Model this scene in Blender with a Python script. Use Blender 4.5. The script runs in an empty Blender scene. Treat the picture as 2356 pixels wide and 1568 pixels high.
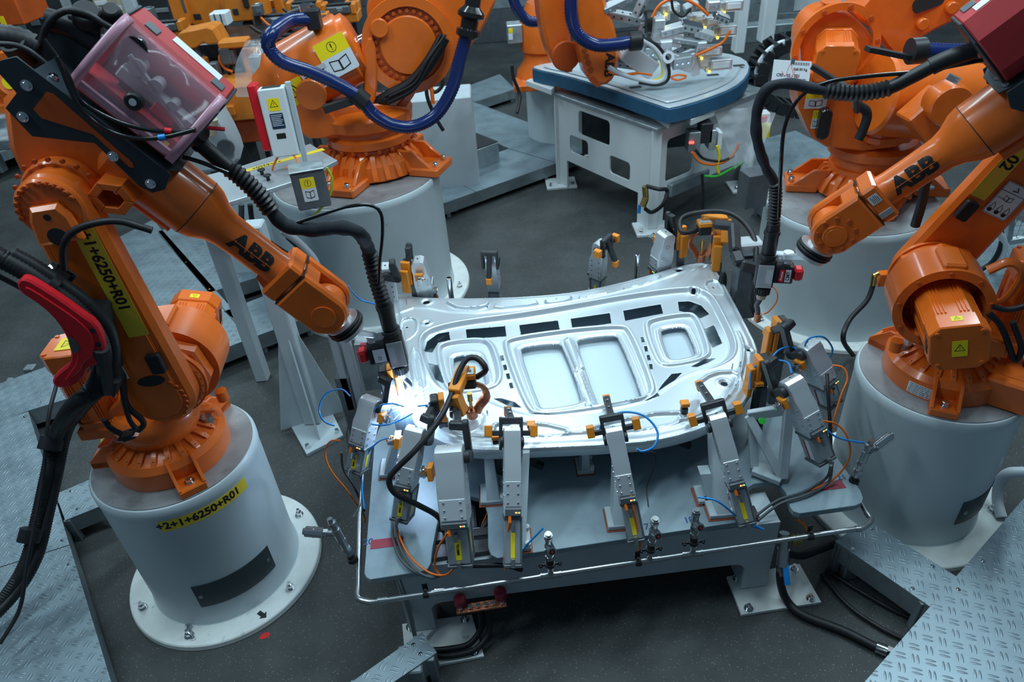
import bpy, bmesh, math, random
import numpy as np
from mathutils import Vector, Matrix
random.seed(7)
sc = bpy.context.scene
COL = sc.collection
R = math.radians
# ---------------------------------------------------------------- camera
FPX, PITCH, ROLL, CH = 1612.8, .6187, -.0838, 3.4
cp, sp = math.cos(PITCH), math.sin(PITCH)
FW = Vector((0, cp, -sp)); _r = Vector((1, 0, 0)); _u = _r.cross(FW)
c_, s_ = math.cos(ROLL), math.sin(ROLL)
RT = c_*_r + s_*_u; UP = -s_*_r + c_*_u
CAM = Vector((0, 0, CH))
cd = bpy.data.cameras.new('camera'); cam = bpy.data.objects.new('camera', cd); COL.objects.link(cam)
cd.sensor_width = 36; cd.lens = FPX/2356*36; cd.clip_start = .05; cd.clip_end = 100
cam.matrix_world = Matrix(((RT.x, UP.x, -FW.x, 0), (RT.y, UP.y, -FW.y, 0), (RT.z, UP.z, -FW.z, CH), (0, 0, 0, 1)))
cd.dof.use_dof = True; cd.dof.focus_distance = 3.6; cd.dof.aperture_fstop = 2.8
sc.camera = cam
# ---------------------------------------------------------------- view + world
vs = sc.view_settings
vs.view_transform = 'Standard'; vs.look = 'None'; vs.gamma = 1; vs.exposure = 0.05; vs.use_curve_mapping = False
w = bpy.data.worlds.new('hall_ambient'); sc.world = w; w.use_nodes = True
w.node_tree.nodes['Background'].inputs[0].default_value = (.40, .62, .84, 1)
w.node_tree.nodes['Background'].inputs[1].default_value = .13
# ---------------------------------------------------------------- ceiling lamps of the hall
def area(loc, sx, sy, power, col=(.70, .91, 1.0), rot=(0, 0, 0)):
    l = bpy.data.lights.new('ceiling_lamp', 'AREA'); l.shape = 'RECTANGLE'; l.size = sx; l.size_y = sy; l.energy = power; l.color = col
    o = bpy.data.objects.new('ceiling_lamp', l); COL.objects.link(o); o.location = loc; o.rotation_euler = rot
    return o
LAMPS = [(-3.5, 2.0), (0.4, 3.2), (4.2, 3.6), (-4.5, 7.5), (0.0, 8.0), (4.5, 8.5), (0, 13), (-7, 12), (7, 12)]
for lx, ly in LAMPS:
    area((lx, ly, 6.6), .35, 3.4, 138, rot=(0, 0, R(-40)))
area((1.2, 4.6, 6.4), 2.6, 1.6, 75, rot=(R(-8), 0, R(5)))
# ---------------------------------------------------------------- pixel -> point on a real plane
def U(px, py, z):
    d = FW + RT*((px-1178)/FPX) - UP*((py-784)/FPX)
    return CAM + d*((z-CH)/d.z)
def V(px, py, pt, n):
    d = FW + RT*((px-1178)/FPX) - UP*((py-784)/FPX)
    pt = Vector(pt); n = Vector(n)
    return CAM + d*(((pt-CAM).dot(n))/d.dot(n))
def VY(px, py, y):
    return V(px, py, (0, y, 0), (0, 1, 0))
# ---------------------------------------------------------------- materials
def mat(name, col, rough=.5, metal=0.0, noise=0.0, nscale=8, bump=0.0, bscale=60, coat=0.0, emit=None, es=1.0, dirt=None, dscale=3, dlo=.55, dhi=.75, alpha=None, trans=0.0, rvar=0.0, ior=1.45):
    m = bpy.data.materials.new(name); m.use_nodes = True
    nt = m.node_tree; N = nt.nodes; L = nt.links; b = N['Principled BSDF']
    c = (*col, 1) if len(col) == 3 else col
    b.inputs['Base Color'].default_value = c; b.inputs['Roughness'].default_value = rough; b.inputs['Metallic'].default_value = metal
    b.inputs['Coat Weight'].default_value = coat; b.inputs['Coat Roughness'].default_value = .12
    b.inputs['IOR'].default_value = ior
    if trans: b.inputs['Transmission Weight'].default_value = trans
    if alpha is not None: b.inputs['Alpha'].default_value = alpha
    if emit: b.inputs['Emission Color'].default_value = (*emit, 1); b.inputs['Emission Strength'].default_value = es
    tc = None
    def coord():
        nonlocal tc
        if tc is None: tc = N.new('ShaderNodeTexCoord')
        return tc.outputs['Object']
    src = None
    if noise or dirt:
        n = N.new('ShaderNodeTexNoise'); n.inputs['Scale'].default_value = nscale; n.inputs['Detail'].default_value = 6
        L.new(coord(), n.inputs['Vector'])
        r = N.new('ShaderNodeMapRange'); r.inputs[1].default_value = .3; r.inputs[2].default_value = .7
        r.inputs[3].default_value = 1-noise; r.inputs[4].default_value = 1+noise
        L.new(n.outputs['Fac'], r.inputs[0])
        mx = N.new('ShaderNodeMix'); mx.data_type = 'RGBA'; mx.blend_type = 'MULTIPLY'; mx.inputs[0].default_value = 1
        mx.inputs[6].default_value = c; L.new(r.outputs[0], mx.inputs[7]); src = mx.outputs[2]
        if rvar:
            r2 = N.new('ShaderNodeMapRange'); r2.inputs[1].default_value = .3; r2.inputs[2].default_value = .7
            r2.inputs[3].default_value = rough-rvar; r2.inputs[4].default_value = rough+rvar
            L.new(n.outputs['Fac'], r2.inputs[0]); L.new(r2.outputs[0], b.inputs['Roughness'])
    if dirt:
        n2 = N.new('ShaderNodeTexNoise'); n2.inputs['Scale'].default_value = dscale; n2.inputs['Detail'].default_value = 9; n2.inputs['Roughness'].default_value = .65
        L.new(coord(), n2.inputs['Vector'])
        r3 = N.new('ShaderNodeMapRange'); r3.inputs[1].default_value = dlo; r3.inputs[2].default_value = dhi
        L.new(n2.outputs['Fac'], r3.inputs[0])
        mx2 = N.new('ShaderNodeMix'); mx2.data_type = 'RGBA'; L.new(r3.outputs[0], mx2.inputs[0]); L.new(src, mx2.inputs[6]); mx2.inputs[7].default_value = (*dirt, 1)
        src = mx2.outputs[2]
    if src: L.new(src, b.inputs['Base Color'])
    if bump:
        n3 = N.new('ShaderNodeTexNoise'); n3.inputs['Scale'].default_value = bscale; n3.inputs['Detail'].default_value = 3
        L.new(coord(), n3.inputs['Vector'])
        bp = N.new('ShaderNodeBump'); bp.inputs['Strength'].default_value = bump; bp.inputs['Distance'].default_value = .004
        L.new(n3.outputs['Fac'], bp.inputs['Height']); L.new(bp.outputs[0], b.inputs['Normal'])
    return m
M = {}
M['orange'] = mat('robot_orange', (.76, .145, .012), .34, noise=.10, nscale=5, bump=.05, bscale=90, coat=.45)
M['orange2'] = mat('robot_orange_darker', (.50, .082, .010), .5, noise=.12, nscale=7, bump=.05, bscale=90)
M['fixorange'] = mat('fixture_orange', (.80, .26, .018), .42, noise=.08, nscale=9, coat=.1)
M['modorange'] = mat('module_orange', (.66, .20, .018), .42, noise=.1, nscale=9, coat=.1)
M['white'] = mat('pedestal_paint', (.55, .635, .67), .42, noise=.05, nscale=2.5, dirt=(.28, .31, .32), dscale=6, dlo=.66, dhi=.86, coat=.1)
M['paint'] = mat('light_grey_paint', (.46, .53, .57), .45, noise=.06, nscale=4)
M['whitep'] = mat('white_paint', (.66, .72, .74), .42, noise=.04, nscale=4)
M['plate'] = mat('table_plate_grey', (.225, .30, .345), .42, noise=.10, nscale=3, dirt=(.16, .21, .25), dscale=5, dlo=.5, dhi=.8)
M['topsteel'] = mat('pedestal_top_steel', (.30, .31, .325), .5, metal=.3, noise=.16, nscale=6, dirt=(.19, .195, .20), dscale=9, dlo=.52, dhi=.72)
M['concrete'] = mat('flange_white_paint', (.74, .78, .76), .6, noise=.07, nscale=9, dirt=(.34, .35, .34), dscale=16, dlo=.64, dhi=.76)
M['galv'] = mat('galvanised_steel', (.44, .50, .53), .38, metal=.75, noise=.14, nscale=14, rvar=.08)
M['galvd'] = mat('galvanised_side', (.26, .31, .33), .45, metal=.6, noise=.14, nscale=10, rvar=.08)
M['alu'] = mat('milled_aluminium', (.70, .75, .79), .30, metal=.55, noise=.02, nscale=4)
M['alu2'] = mat('dull_aluminium', (.40, .44, .47), .4, metal=.5, noise=.04, nscale=5)
M['chrome'] = mat('bright_steel', (.75, .77, .79), .12, metal=1)
M['steel'] = mat('pipe_steel', (.58, .60, .62), .2, metal=1, noise=.08, nscale=20, rvar=.06)
M['black'] = mat('black_plastic', (.016, .018, .021), .42, noise=.2, nscale=10)
M['blackg'] = mat('black_gloss', (.011, .012, .014), .2, coat=.3)
M['rubber'] = mat('black_rubber', (.014, .015, .018), .5, noise=.2, nscale=20)
M['cloth'] = mat('black_sleeve', (.012, .016, .024), .75, bump=.6, bscale=220)
M['castblack'] = mat('black_cast_arm', (.028, .032, .037), .45, noise=.25, nscale=14, bump=.1, bscale=100)
M['bracket'] = mat('anthracite_bracket', (.022, .034, .044), .42, noise=.1, nscale=6)
M['dplate'] = mat('dark_cover_plate', (.035, .055, .062), .38, noise=.12, nscale=5)
M['red'] = mat('red_plastic', (.62, .012, .022), .38, noise=.08, nscale=8, coat=.15)
M['dred'] = mat('dull_red', (.28, .018, .04), .45, noise=.1, nscale=8)
M['fred'] = mat('feeder_red', (.42, .03, .035), .5, noise=.1, nscale=6)
M['blue'] = mat('blue_hose', (.005, .020, .11), .25, noise=.06, nscale=20, coat=.3)
M['cyan'] = mat('blue_air_tube', (.012, .24, .68), .3, coat=.2)
M['ocab'] = mat('orange_cable', (.86, .17, .012), .4)
M['gcab'] = mat('grey_cable', (.075, .085, .095), .45)
M['ygcab'] = mat('yellow_green_cable', (.42, .52, .02), .4)
M['green'] = mat('green_mark', (.03, .42, .04), .5)
M['yellow'] = mat('label_yellow', (.80, .60, .05), .42, noise=.03, nscale=9)
M['yellowb'] = mat('bright_yellow_label', (.92, .72, .01), .42)
M['label'] = mat('label_white', (.66, .71, .76), .45)
M['ink'] = mat('label_ink', (.012, .012, .013), .5)
M['inkblue'] = mat('marker_ink_blue', (.01, .05, .16), .5)
M['redink'] = mat('red_ink', (.6, .02, .02), .5)
M['screenblue'] = mat('blue_notice', (.012, .035, .075), .4)
M['copper'] = mat('copper_braid', (.52, .20, .11), .38, metal=.85, noise=.25, nscale=60, bump=.6, bscale=160)
M['brass'] = mat('brass', (.62, .42, .14), .28, metal=1)
M['panelblue'] = mat('blue_foam_rim', (.022, .10, .19), .5, noise=.12, nscale=8)
M['shim'] = mat('brown_shim', (.30, .07, .03), .5)
M['dark'] = mat('deep_dark_steel', (.02, .023, .026), .6)
M['mid'] = mat('mid_grey_steel', (.12, .135, .15), .45, metal=.4, noise=.15, nscale=10)
M['steel'] = mat('pipe_steel', (.42, .45, .47), .24, metal=.9)
M['iron'] = mat('oiled_iron', (.075, .075, .08), .35, metal=.8, noise=.3, nscale=16)
M['nylon'] = mat('white_nylon', (.72, .74, .72), .4)
M['cream'] = mat('cream_plastic', (.42, .37, .28), .5)
M['glass'] = mat('clear_cover', (.80, .50, .62), .08, alpha=.13, coat=.5)
M['glassf'] = mat('pink_cover_frame', (.62, .34, .44), .3, alpha=.72, coat=.3)
M['bag'] = mat('clear_bag', (.80, .86, .90), .10, alpha=.34, coat=1.0)
M['led_r'] = mat('red_led', (.8, .02, .02), .4, emit=(1, .05, .04), es=5)
M['led_g'] = mat('green_led', (.02, .8, .1), .4, emit=(.1, 1, .2), es=4)
M['led_y'] = mat('amber_led', (.9, .6, .02), .4, emit=(1, .7, .05), es=4)
# bare sheet metal of the pressed panel
M['sheet'] = mat('pressed_sheet_metal', (.62, .69, .74), .34, metal=.5, noise=.02, nscale=3)
M['sheet2'] = mat('lower_sheet_metal', (.56, .66, .72), .40, metal=.35, noise=.02, nscale=3)
def mat_floor():
    m = mat('concrete_floor', (.054, .060, .061), .6, noise=.25, nscale=1.6, dirt=(.026, .030, .031), dscale=1.3, dlo=.42, dhi=.70, bump=.5, bscale=90)
    nt = m.node_tree; N = nt.nodes; L = nt.links; b = N['Principled BSDF']
    tc = N.new('ShaderNodeTexCoord')
    v = N.new('ShaderNodeTexVoronoi'); v.inputs['Scale'].default_value = 70; L.new(tc.outputs['Object'], v.inputs['Vector'])
    n = N.new('ShaderNodeTexNoise'); n.inputs['Scale'].default_value = 60; n.inputs['Detail'].default_value = 6; L.new(tc.outputs['Object'], n.inputs['Vector'])
    ma = N.new('ShaderNodeMapRange'); ma.inputs[1].default_value = .26; ma.inputs[2].default_value = .08; ma.inputs[3].default_value = 0; ma.inputs[4].default_value = .75
    L.new(v.outputs['Distance'], ma.inputs[0])
    gt = N.new('ShaderNodeMath'); gt.operation = 'GREATER_THAN'; gt.inputs[1].default_value = .50; L.new(n.outputs['Fac'], gt.inputs[0])
    mu = N.new('ShaderNodeMath'); mu.operation = 'MULTIPLY'; L.new(gt.outputs[0], mu.inputs[0]); L.new(ma.outputs[0], mu.inputs[1])
    mx = N.new('ShaderNodeMix'); mx.data_type = 'RGBA'; mx.inputs[7].default_value = (.26, .27, .27, 1); L.new(mu.outputs[0], mx.inputs[0])
    L.new(b.inputs['Base Color'].links[0].from_socket, mx.inputs[6]); L.new(mx.outputs[2], b.inputs['Base Color'])
    return m
M['floor'] = mat_floor()
# ---------------------------------------------------------------- mesh builder
SG = [(a, b, c) for a in (-1, 1) for b in (-1, 1) for c in (-1, 1)]
def _boxtopo():
    idx = {}
    k = 0
    for s in SG:
        for a in range(3):
            idx[(s, a)] = k; k += 1
    F = []
    for a in range(3):
        b, c = (a+1) % 3, (a+2) % 3
        for sa in (-1, 1):
            q = []
            for sb, sc_ in ((-1, -1), (1, -1), (1, 1), (-1, 1)):
                s = [0, 0, 0]; s[a] = sa; s[b] = sb; s[c] = sc_
                q.append(idx[(tuple(s), a)])
            F.append(q if sa > 0 else q[::-1])
        for sb in (-1, 1):
            for sc_ in (-1, 1):
                s0 = [0, 0, 0]; s0[b] = sb; s0[c] = sc_; s0[a] = -1; s1 = list(s0); s1[a] = 1
                q = [idx[(tuple(s0), b)], idx[(tuple(s1), b)], idx[(tuple(s1), c)], idx[(tuple(s0), c)]]
                F.append(q)
    for s in SG: F.append([idx[(s, 0)], idx[(s, 1)], idx[(s, 2)]])
    return F
BT = _boxtopo()
def frame(o, x, y=None, z=None):
    """matrix with given origin; x primary, z (or y) hint"""
    x = Vector(x).normalized()
    if z is not None:
        z = Vector(z); y = z.cross(x).normalized(); z = x.cross(y)
    else:
        y = Vector(y); z = x.cross(y).normalized(); y = z.cross(x)
    o = Vector(o)
    return Matrix(((x.x, y.x, z.x, o.x), (x.y, y.y, z.y, o.y), (x.z, y.z, z.z, o.z), (0, 0, 0, 1)))
def catmull(pts, k=8):
    P = [Vector(p) for p in pts]
    if len(P) < 3: return [P[0].lerp(P[-1], i/k) for i in range(k+1)]
    P = [2*P[0]-P[1]] + P + [2*P[-1]-P[-2]]
    out = []
    for i in range(1, len(P)-2):
        a, b, c, d = P[i-1:i+3]
        for j in range(k):
            t = j/k
            out.append(.5*((2*b)+(c-a)*t+(2*a-5*b+4*c-d)*t*t+(3*b-a-3*c+d)*t**3))
    out.append(P[-2]); return out
def resample(P, step):
    d = [0]
    for a, b in zip(P, P[1:]): d.append(d[-1]+(b-a).length)
    n = max(2, int(d[-1]/step)); out = []; j = 0
    for i in range(n+1):
        s = d[-1]*i/n
        while j < len(P)-2 and d[j+1] < s: j += 1
        t = (s-d[j])/max(1e-9, d[j+1]-d[j]); out.append(P[j].lerp(P[j+1], t))
    return out
class MB:
    def __init__(s, T=None): s.v = []; s.f = []; s.T = T
    def add(s, vs, fs, T=None):
        k = len(s.v); A = s.T
        if T is not None: A = (A @ T) if A is not None else T
        for p in vs:
            p = Vector(p); s.v.append(tuple(A @ p) if A is not None else tuple(p))
        s.f += [tuple(i+k for i in f) for f in fs]; return s
    def box(s, c, sz, T=None, b=None):
        h = [q/2 for q in sz]; b = min(h)*.18 if b is None else b; b = min(b, min(h)*.49, .012)
        vs = []
        for sg in SG:
            for a in range(3):
                p = [sg[i]*(h[i]-(0 if i == a else b)) + c[i] for i in range(3)]
                vs.append(p)
        return s.add(vs, BT, T)
    def bx(s, x0, x1, y0, y1, z0, z1, T=None, b=None):
        return s.box(((x0+x1)/2, (y0+y1)/2, (z0+z1)/2), (abs(x1-x0), abs(y1-y0), abs(z1-z0)), T, b)
    def bar(s, p0, p1, w, h, up=(0, 0, 1), b=None):
        p0, p1 = Vector(p0), Vector(p1); d = p1-p0
        up = Vector(up)
        if abs(d.normalized().dot(up.normalized())) > .99: up = Vector((0, 1, 0))
        return s.box((d.length/2, 0, 0), (d.length, w, h), frame(p0, d, z=up), b)
    def lathe(s, prof, p0=(0, 0, 0), ax=(0, 0, 1), n=24, T=None, caps=True, ang=None):
        ax = Vector(ax).normalized(); h = Vector((1, 0, 0)) if abs(ax.x) < .9 else Vector((0, 1, 0))
        F = frame(p0, h-ax*h.dot(ax), z=ax)
        vs = []; fs = []
        for r, z in prof:
            for i in range(n):
                a = 2*math.pi*i/n; vs.append(F @ Vector((r*math.cos(a), r*math.sin(a), z)))
        for j in range(len(prof)-1):
            for i in range(n):
                a, b = j*n+i, j*n+(i+1) % n; fs.append((a, b, b+n, a+n))
        if caps:
            if prof[0][0] > 1e-6: fs.append(tuple(range(n))[::-1])
            if prof[-1][0] > 1e-6: fs.append(tuple((len(prof)-1)*n+i for i in range(n)))
        return s.add(vs, fs, T)
    def cyl(s, p0, p1, r0, r1=None, n=16, T=None, b=0):
        p0, p1 = Vector(p0), Vector(p1); L = (p1-p0).length; r1 = r0 if r1 is None else r1
        if b: pr = [(r0-b, 0), (r0, b), (r1, L-b), (r1-b, L)]
        else: pr = [(r0, 0), (r1, L)]
        return s.lathe(pr, p0, p1-p0, n, T)
    def ring(s, p0, p1, ro, ri, n=32, T=None):
        p0, p1 = Vector(p0), Vector(p1); L = (p1-p0).length
        return s.lathe([(ri, 0), (ro, 0), (ro, L), (ri, L), (ri, 0)], p0, p1-p0, n, T, caps=False)
    def tube(s, pts, r, n=8, step=.02, rib=0, pitch=.012, T=None, raw=False, rf=None, flat=1.0):
        P = [Vector(p) for p in pts]
        if not raw: P = catmull(P, 10)
        P = resample(P, pitch/2 if rib else step)
        vs = []; fs = []; t0 = (P[1]-P[0]).normalized(); N0 = t0.orthogonal().normalized()
        m = len(P)
        for i, p in enumerate(P):
            t = (P[min(i+1, m-1)]-P[max(i-1, 0)]).normalized()
            N0 = (N0-t*N0.dot(t)).normalized(); B = t.cross(N0)
            rr = r + (rib if (rib and i % 2) else 0)
            if rf: rr = rr*rf(i/(m-1))
            for k in range(n):
                a = 2*math.pi*k/n; vs.append(p+N0*(rr*math.cos(a))+B*(rr*flat*math.sin(a)))
        for j in range(m-1):
            for k in range(n):
                a, b = j*n+k, j*n+(k+1) % n; fs.append((a, b, b+n, a+n))
        fs.append(tuple(range(n))[::-1]); fs.append(tuple((m-1)*n+k for k in range(n)))
        return s.add(vs, fs, T)
    def prism(s, poly, h0, h1, T=None, b=0):
        n = len(poly); A = sum(poly[i][0]*poly[(i+1) % n][1]-poly[(i+1) % n][0]*poly[i][1] for i in range(n))
        if A < 0: poly = poly[::-1]
        def off(d):
            o = []
            for i in range(n):
                p, q, r = Vector(poly[i-1][:2]), Vector(poly[i][:2]), Vector(poly[(i+1) % n][:2])
                e1, e2 = (q-p), (r-q)
                if e1.length < 1e-7 or e2.length < 1e-7: o.append(q); continue
                e1.normalize(); e2.normalize(); n1, n2 = Vector((-e1.y, e1.x)), Vector((-e2.y, e2.x)); k = n1+n2
                k = k/max(.35, k.dot(n1)) if k.length > 1e-6 else n1
                o.append(q+k*d)
            return o
        if b: lay = [(off(b), h0), (off(0), h0+b), (off(0), h1-b), (off(b), h1)]
        else: lay = [(off(0), h0), (off(0), h1)]
        vs = [(p.x, p.y, z) for q, z in lay for p in q]; fs = [tuple(range(n))[::-1], tuple((len(lay)-1)*n+i for i in range(n))]
        for j in range(len(lay)-1):
            for i in range(n):
                a, c = j*n+i, j*n+(i+1) % n; fs.append((a, c, c+n, a+n))
        return s.add(vs, fs, T)
    def sphere(s, c, r, n=12, sc3=(1, 1, 1), T=None):
        m = n//2; vs = [(c[0], c[1], c[2]-r*sc3[2])]; fs = []
        for j in range(1, m):
            ph = -math.pi/2+math.pi*j/m
            for i in range(n):
                a = 2*math.pi*i/n; vs.append((c[0]+r*sc3[0]*math.cos(ph)*math.cos(a), c[1]+r*sc3[1]*math.cos(ph)*math.sin(a), c[2]+r*sc3[2]*math.sin(ph)))
        vs.append((c[0], c[1], c[2]+r*sc3[2])); L = len(vs)-1
        for i in range(n): fs.append((0, 1+(i+1) % n, 1+i)); fs.append((L, L-n+i, L-n+(i+1) % n))
        for j in range(m-2):
            for i in range(n):
                a, b = 1+j*n+i, 1+j*n+(i+1) % n; fs.append((a, b, b+n, a+n))
        return s.add(vs, fs, T)
    def bolt(s, p, ax, r=.012, h=.012, T=None, wash=True):
        ax = Vector(ax).normalized(); p = Vector(p)
        if wash: s.cyl(p, p+ax*h*.25, r*1.5, n=14, T=T)
        s.cyl(p+ax*h*.2, p+ax*h, r, n=12, T=T, b=r*.12)
        s.lathe([(r*.5, 0), (r*.5, h*.02)], p+ax*h, ax, 6, T)
        return s
    def build(s, name, m, parent=None, ang=32, fix=True):
        me = bpy.data.meshes.new(name); me.from_pydata(s.v, [], s.f); me.update()
        if fix:
            bm = bmesh.new(); bm.from_mesh(me); bmesh.ops.recalc_face_normals(bm, faces=bm.faces); bm.to_mesh(me); bm.free()
        me.shade_smooth(); me.set_sharp_from_angle(angle=R(ang))
        me.materials.append(M[m] if isinstance(m, str) else m)
        o = bpy.data.objects.new(name, me); COL.objects.link(o)
        if parent is not None: adopt(o, parent)
        return o
WORLD = {}
def adopt(o, parent):
    o.parent = parent
    q = parent; base = Vector((0, 0, 0))
    while q is not None: base += Vector(q.location); q = q.parent
    o.location = -base
def thing(name, label, cat, loc=(0, 0, 0), group=None):
    o = bpy.data.objects.new(name, None); o.empty_display_size = .05; COL.objects.link(o); o.location = loc
    return tag(o, label, cat, group)
def tag(o, label, cat, group=None, kind=None):
    o['label'] = label; o['category'] = cat
    if group: o['group'] = group
    if kind: o['kind'] = kind
    return o
def struct(o): o['kind'] = 'structure'; return o
def rrect(w, h, r, n=5, cx=0, cy=0):
    o = []
    for sx, sy, a0 in ((1, 1, 0), (-1, 1, 90), (-1, -1, 180), (1, -1, 270)):
        for k in range(n+1):
            a = R(a0+90*k/n); o.append((cx+sx*(w/2-r)+r*math.cos(a), cy+sy*(h/2-r)+r*math.sin(a)))
    return o
def circ(r, n=24, cx=0, cy=0, a0=0, a1=360):
    full = (a1-a0) >= 360
    return [(cx+r*math.cos(R(a0+(a1-a0)*i/(n if full else n-1))), cy+r*math.sin(R(a0+(a1-a0)*i/(n if full else n-1)))) for i in range(n)]
def capsule(p, q, r0, r1, n=14):
    p, q = Vector(p), Vector(q); d = q-p; L = d.length; a = math.atan2(d.y, d.x); b = math.acos(max(-1, min(1, (r0-r1)/L)))
    o = []
    for k in range(n+1): t = a+b+(2*math.pi-2*b)*k/n; o.append((p.x+r0*math.cos(t), p.y+r0*math.sin(t)))
    for k in range(n+1): t = a-b+2*b*k/n; o.append((q.x+r1*math.cos(t), q.y+r1*math.sin(t)))
    return o
def chaikin(P, k=2):
    for _ in range(k):
        o = []
        for i in range(len(P)):
            a, b = Vector(P[i][:2]), Vector(P[(i+1) % len(P)][:2]); o += [tuple(a*.75+b*.25), tuple(a*.25+b*.75)]
        P = o
    return P
_FT = {}
def text_mesh(txt, size, bold=0.0, thick=.0006):
    key = (txt, size, bold)
    if key not in _FT:
        c = bpy.data.curves.new('t', 'FONT'); c.body = txt; c.size = size; c.align_x = 'CENTER'; c.align_y = 'CENTER'; c.extrude = thick/2; c.offset = bold; c.resolution_u = 4
        o = bpy.data.objects.new('t', c); COL.objects.link(o)
        dg = bpy.context.evaluated_depsgraph_get(); me = bpy.data.meshes.new_from_object(o.evaluated_get(dg))
        _FT[key] = ([tuple(v.co) for v in me.vertices], [tuple(p.vertices) for p in me.polygons])
        bpy.data.objects.remove(o); bpy.data.meshes.remove(me); bpy.data.curves.remove(c)
    return _FT[key]
def text(txt, size, T, m='ink', parent=None, name='lettering', bold=0.0, bend=None, sx=1.0):
    v, f = text_mesh(txt, size, bold)
    v = [(x*sx, y, z) for x, y, z in v]
    if bend:
        me = bpy.data.meshes.new('t'); me.from_pydata(v, [], f); bm = bmesh.new(); bm.from_mesh(me); bmesh.ops.triangulate(bm, faces=bm.faces); bmesh.ops.subdivide_edges(bm, edges=bm.edges, cuts=3, use_grid_fill=True)
        v = [tuple(q.co) for q in bm.verts]; f = [tuple(x.index for x in q.verts) for q in bm.faces]; bm.free(); bpy.data.meshes.remove(me)
        v = [tuple(bend(Vector(p))) for p in v]
    return MB().add(v, f, T if not bend else None).build(name, m, parent, fix=False)
def cablething(name, label, cat, pts, r, m, group=None, n=8, rib=0, pitch=.012, step=.02, **k):
    o = MB().tube(pts, r, n=n, rib=rib, pitch=pitch, step=step, **k).build(name, m, ang=60)
    return tag(o, label, cat, group)
def poly_px(pts, z): return [tuple(U(x, y, z)[:2]) for x, y in pts]
# ================================================================ floor
fl = MB().bx(-16, 16, -3, 24, -.2, 0).build('floor', 'floor'); struct(fl)
def tread_mat(name, ang, cell=.062, col=(.27, .345, .39)):
    m = mat(name, col, .36, metal=.45, noise=.12, nscale=5, rvar=.06)
    nt = m.node_tree; N = nt.nodes; L = nt.links; b = N['Principled BSDF']
    def math_(op, a, c=None, v=None):
        n = N.new('ShaderNodeMath'); n.operation = op
        for i, q in enumerate((a, c)):
            if q is None: continue
            if isinstance(q, (int, float)): n.inputs[i].default_value = q
            else: L.new(q, n.inputs[i])
        return n.outputs[0]
    tc = N.new('ShaderNodeTexCoord'); mp = N.new('ShaderNodeMapping'); mp.inputs['Rotation'].default_value = (0, 0, ang); mp.inputs['Scale'].default_value = (1/cell, 1/cell, 1/cell)
    L.new(tc.outputs['Object'], mp.inputs[0]); sp_ = N.new('ShaderNodeSeparateXYZ'); L.new(mp.outputs[0], sp_.inputs[0])
    x, y, z = sp_.outputs
    fx, fy = math_('FLOOR', x), math_('FLOOR', y); u, v_ = math_('SUBTRACT', x, fx), math_('SUBTRACT', y, fy)
    par = math_('PINGPONG', math_('ADD', fx, fy), 1)
    def mix(a, c):
        return math_('ADD', math_('MULTIPLY', a, math_('SUBTRACT', 1, par)), math_('MULTIPLY', c, par))
    a, c = mix(u, v_), mix(v_, u)
    q = None
    for a0 in (.34, .66):
        e = math_('ADD', math_('POWER', math_('ABSOLUTE', math_('DIVIDE', math_('SUBTRACT', a, a0), .09)), 2), math_('POWER', math_('ABSOLUTE', math_('DIVIDE', math_('SUBTRACT', c, .5), .38)), 2))
        h = math_('MAXIMUM', math_('SUBTRACT', 1, e), 0); q = h if q is None else math_('MAXIMUM', q, h)
    q = math_('POWER', q, .6)
    bp = N.new('ShaderNodeBump'); bp.inputs['Strength'].default_value = .7; bp.inputs['Distance'].default_value = .004; L.new(q, bp.inputs['Height']); L.new(bp.outputs[0], b.inputs['Normal'])
    return m
M['tread'] = tread_mat('checker_plate', -R(45)+.1)
M['treadA'] = tread_mat('checker_plate_left', -R(80))
M['treadB'] = tread_mat('checker_plate_right', -R(68))
AX = Vector((math.cos(.6077), math.sin(.6077), 0)); BX = Vector((-AX.y, AX.x, 0))
def board(label, px, z=.2, th=.13, m='tread', seams=(), screws=(), group=None, world=None, name='walkway_board'):
    P = [Vector(p) for p in (world or poly_px(px, z))]
    c = sum(P, Vector((0, 0)))/len(P)
    t = thing(name, label, 'walkway', (c.x, c.y, 0), group)
    MB().prism([tuple(p) for p in P], z-.006, z).build('deck_plate', m, t)
    f = MB()
    n = len(P)
    A = sum(P[i].x*P[(i+1) % n].y-P[(i+1) % n].x*P[i].y for i in range(n)); sgn = 1 if A > 0 else -1
    for i in range(n):
        a, b = P[i], P[(i+1) % n]; e = (b-a)
        if e.length < .02: continue
        nn = Vector((-e.y, e.x)).normalized()*sgn
        q = (a+b)/2+nn*.004
        d = e.normalized()
        f.box((0, 0, 0), (e.length-.002, .006, th), frame((q.x, q.y, z-.007-th/2), (d.x, d.y, 0), z=(0, 0, 1)), .0005)
    for k in range(2):
        q = c+(P[k]-c)*.6; f.bx(q.x-.04, q.x+.04, q.y-.04, q.y+.04, 0, z-.01)
    for p in P:
        q = p+(c-p)*.12; f.bx(q.x-.02, q.x+.02, q.y-.02, q.y+.02, 0, z-.01)
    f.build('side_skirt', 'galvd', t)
    for a, b in seams:
        a, b = U(*a, z), U(*b, z); MB().bar((a.x, a.y, z+.0006), (b.x, b.y, z+.0006), .006, .0016).build('seam', 'dark', t)
    for s in screws:
        q = U(*s, z); MB().bolt((q.x, q.y, z), (0, 0, 1), .007, .006).build('screw', 'chrome', t)
    return t
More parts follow.
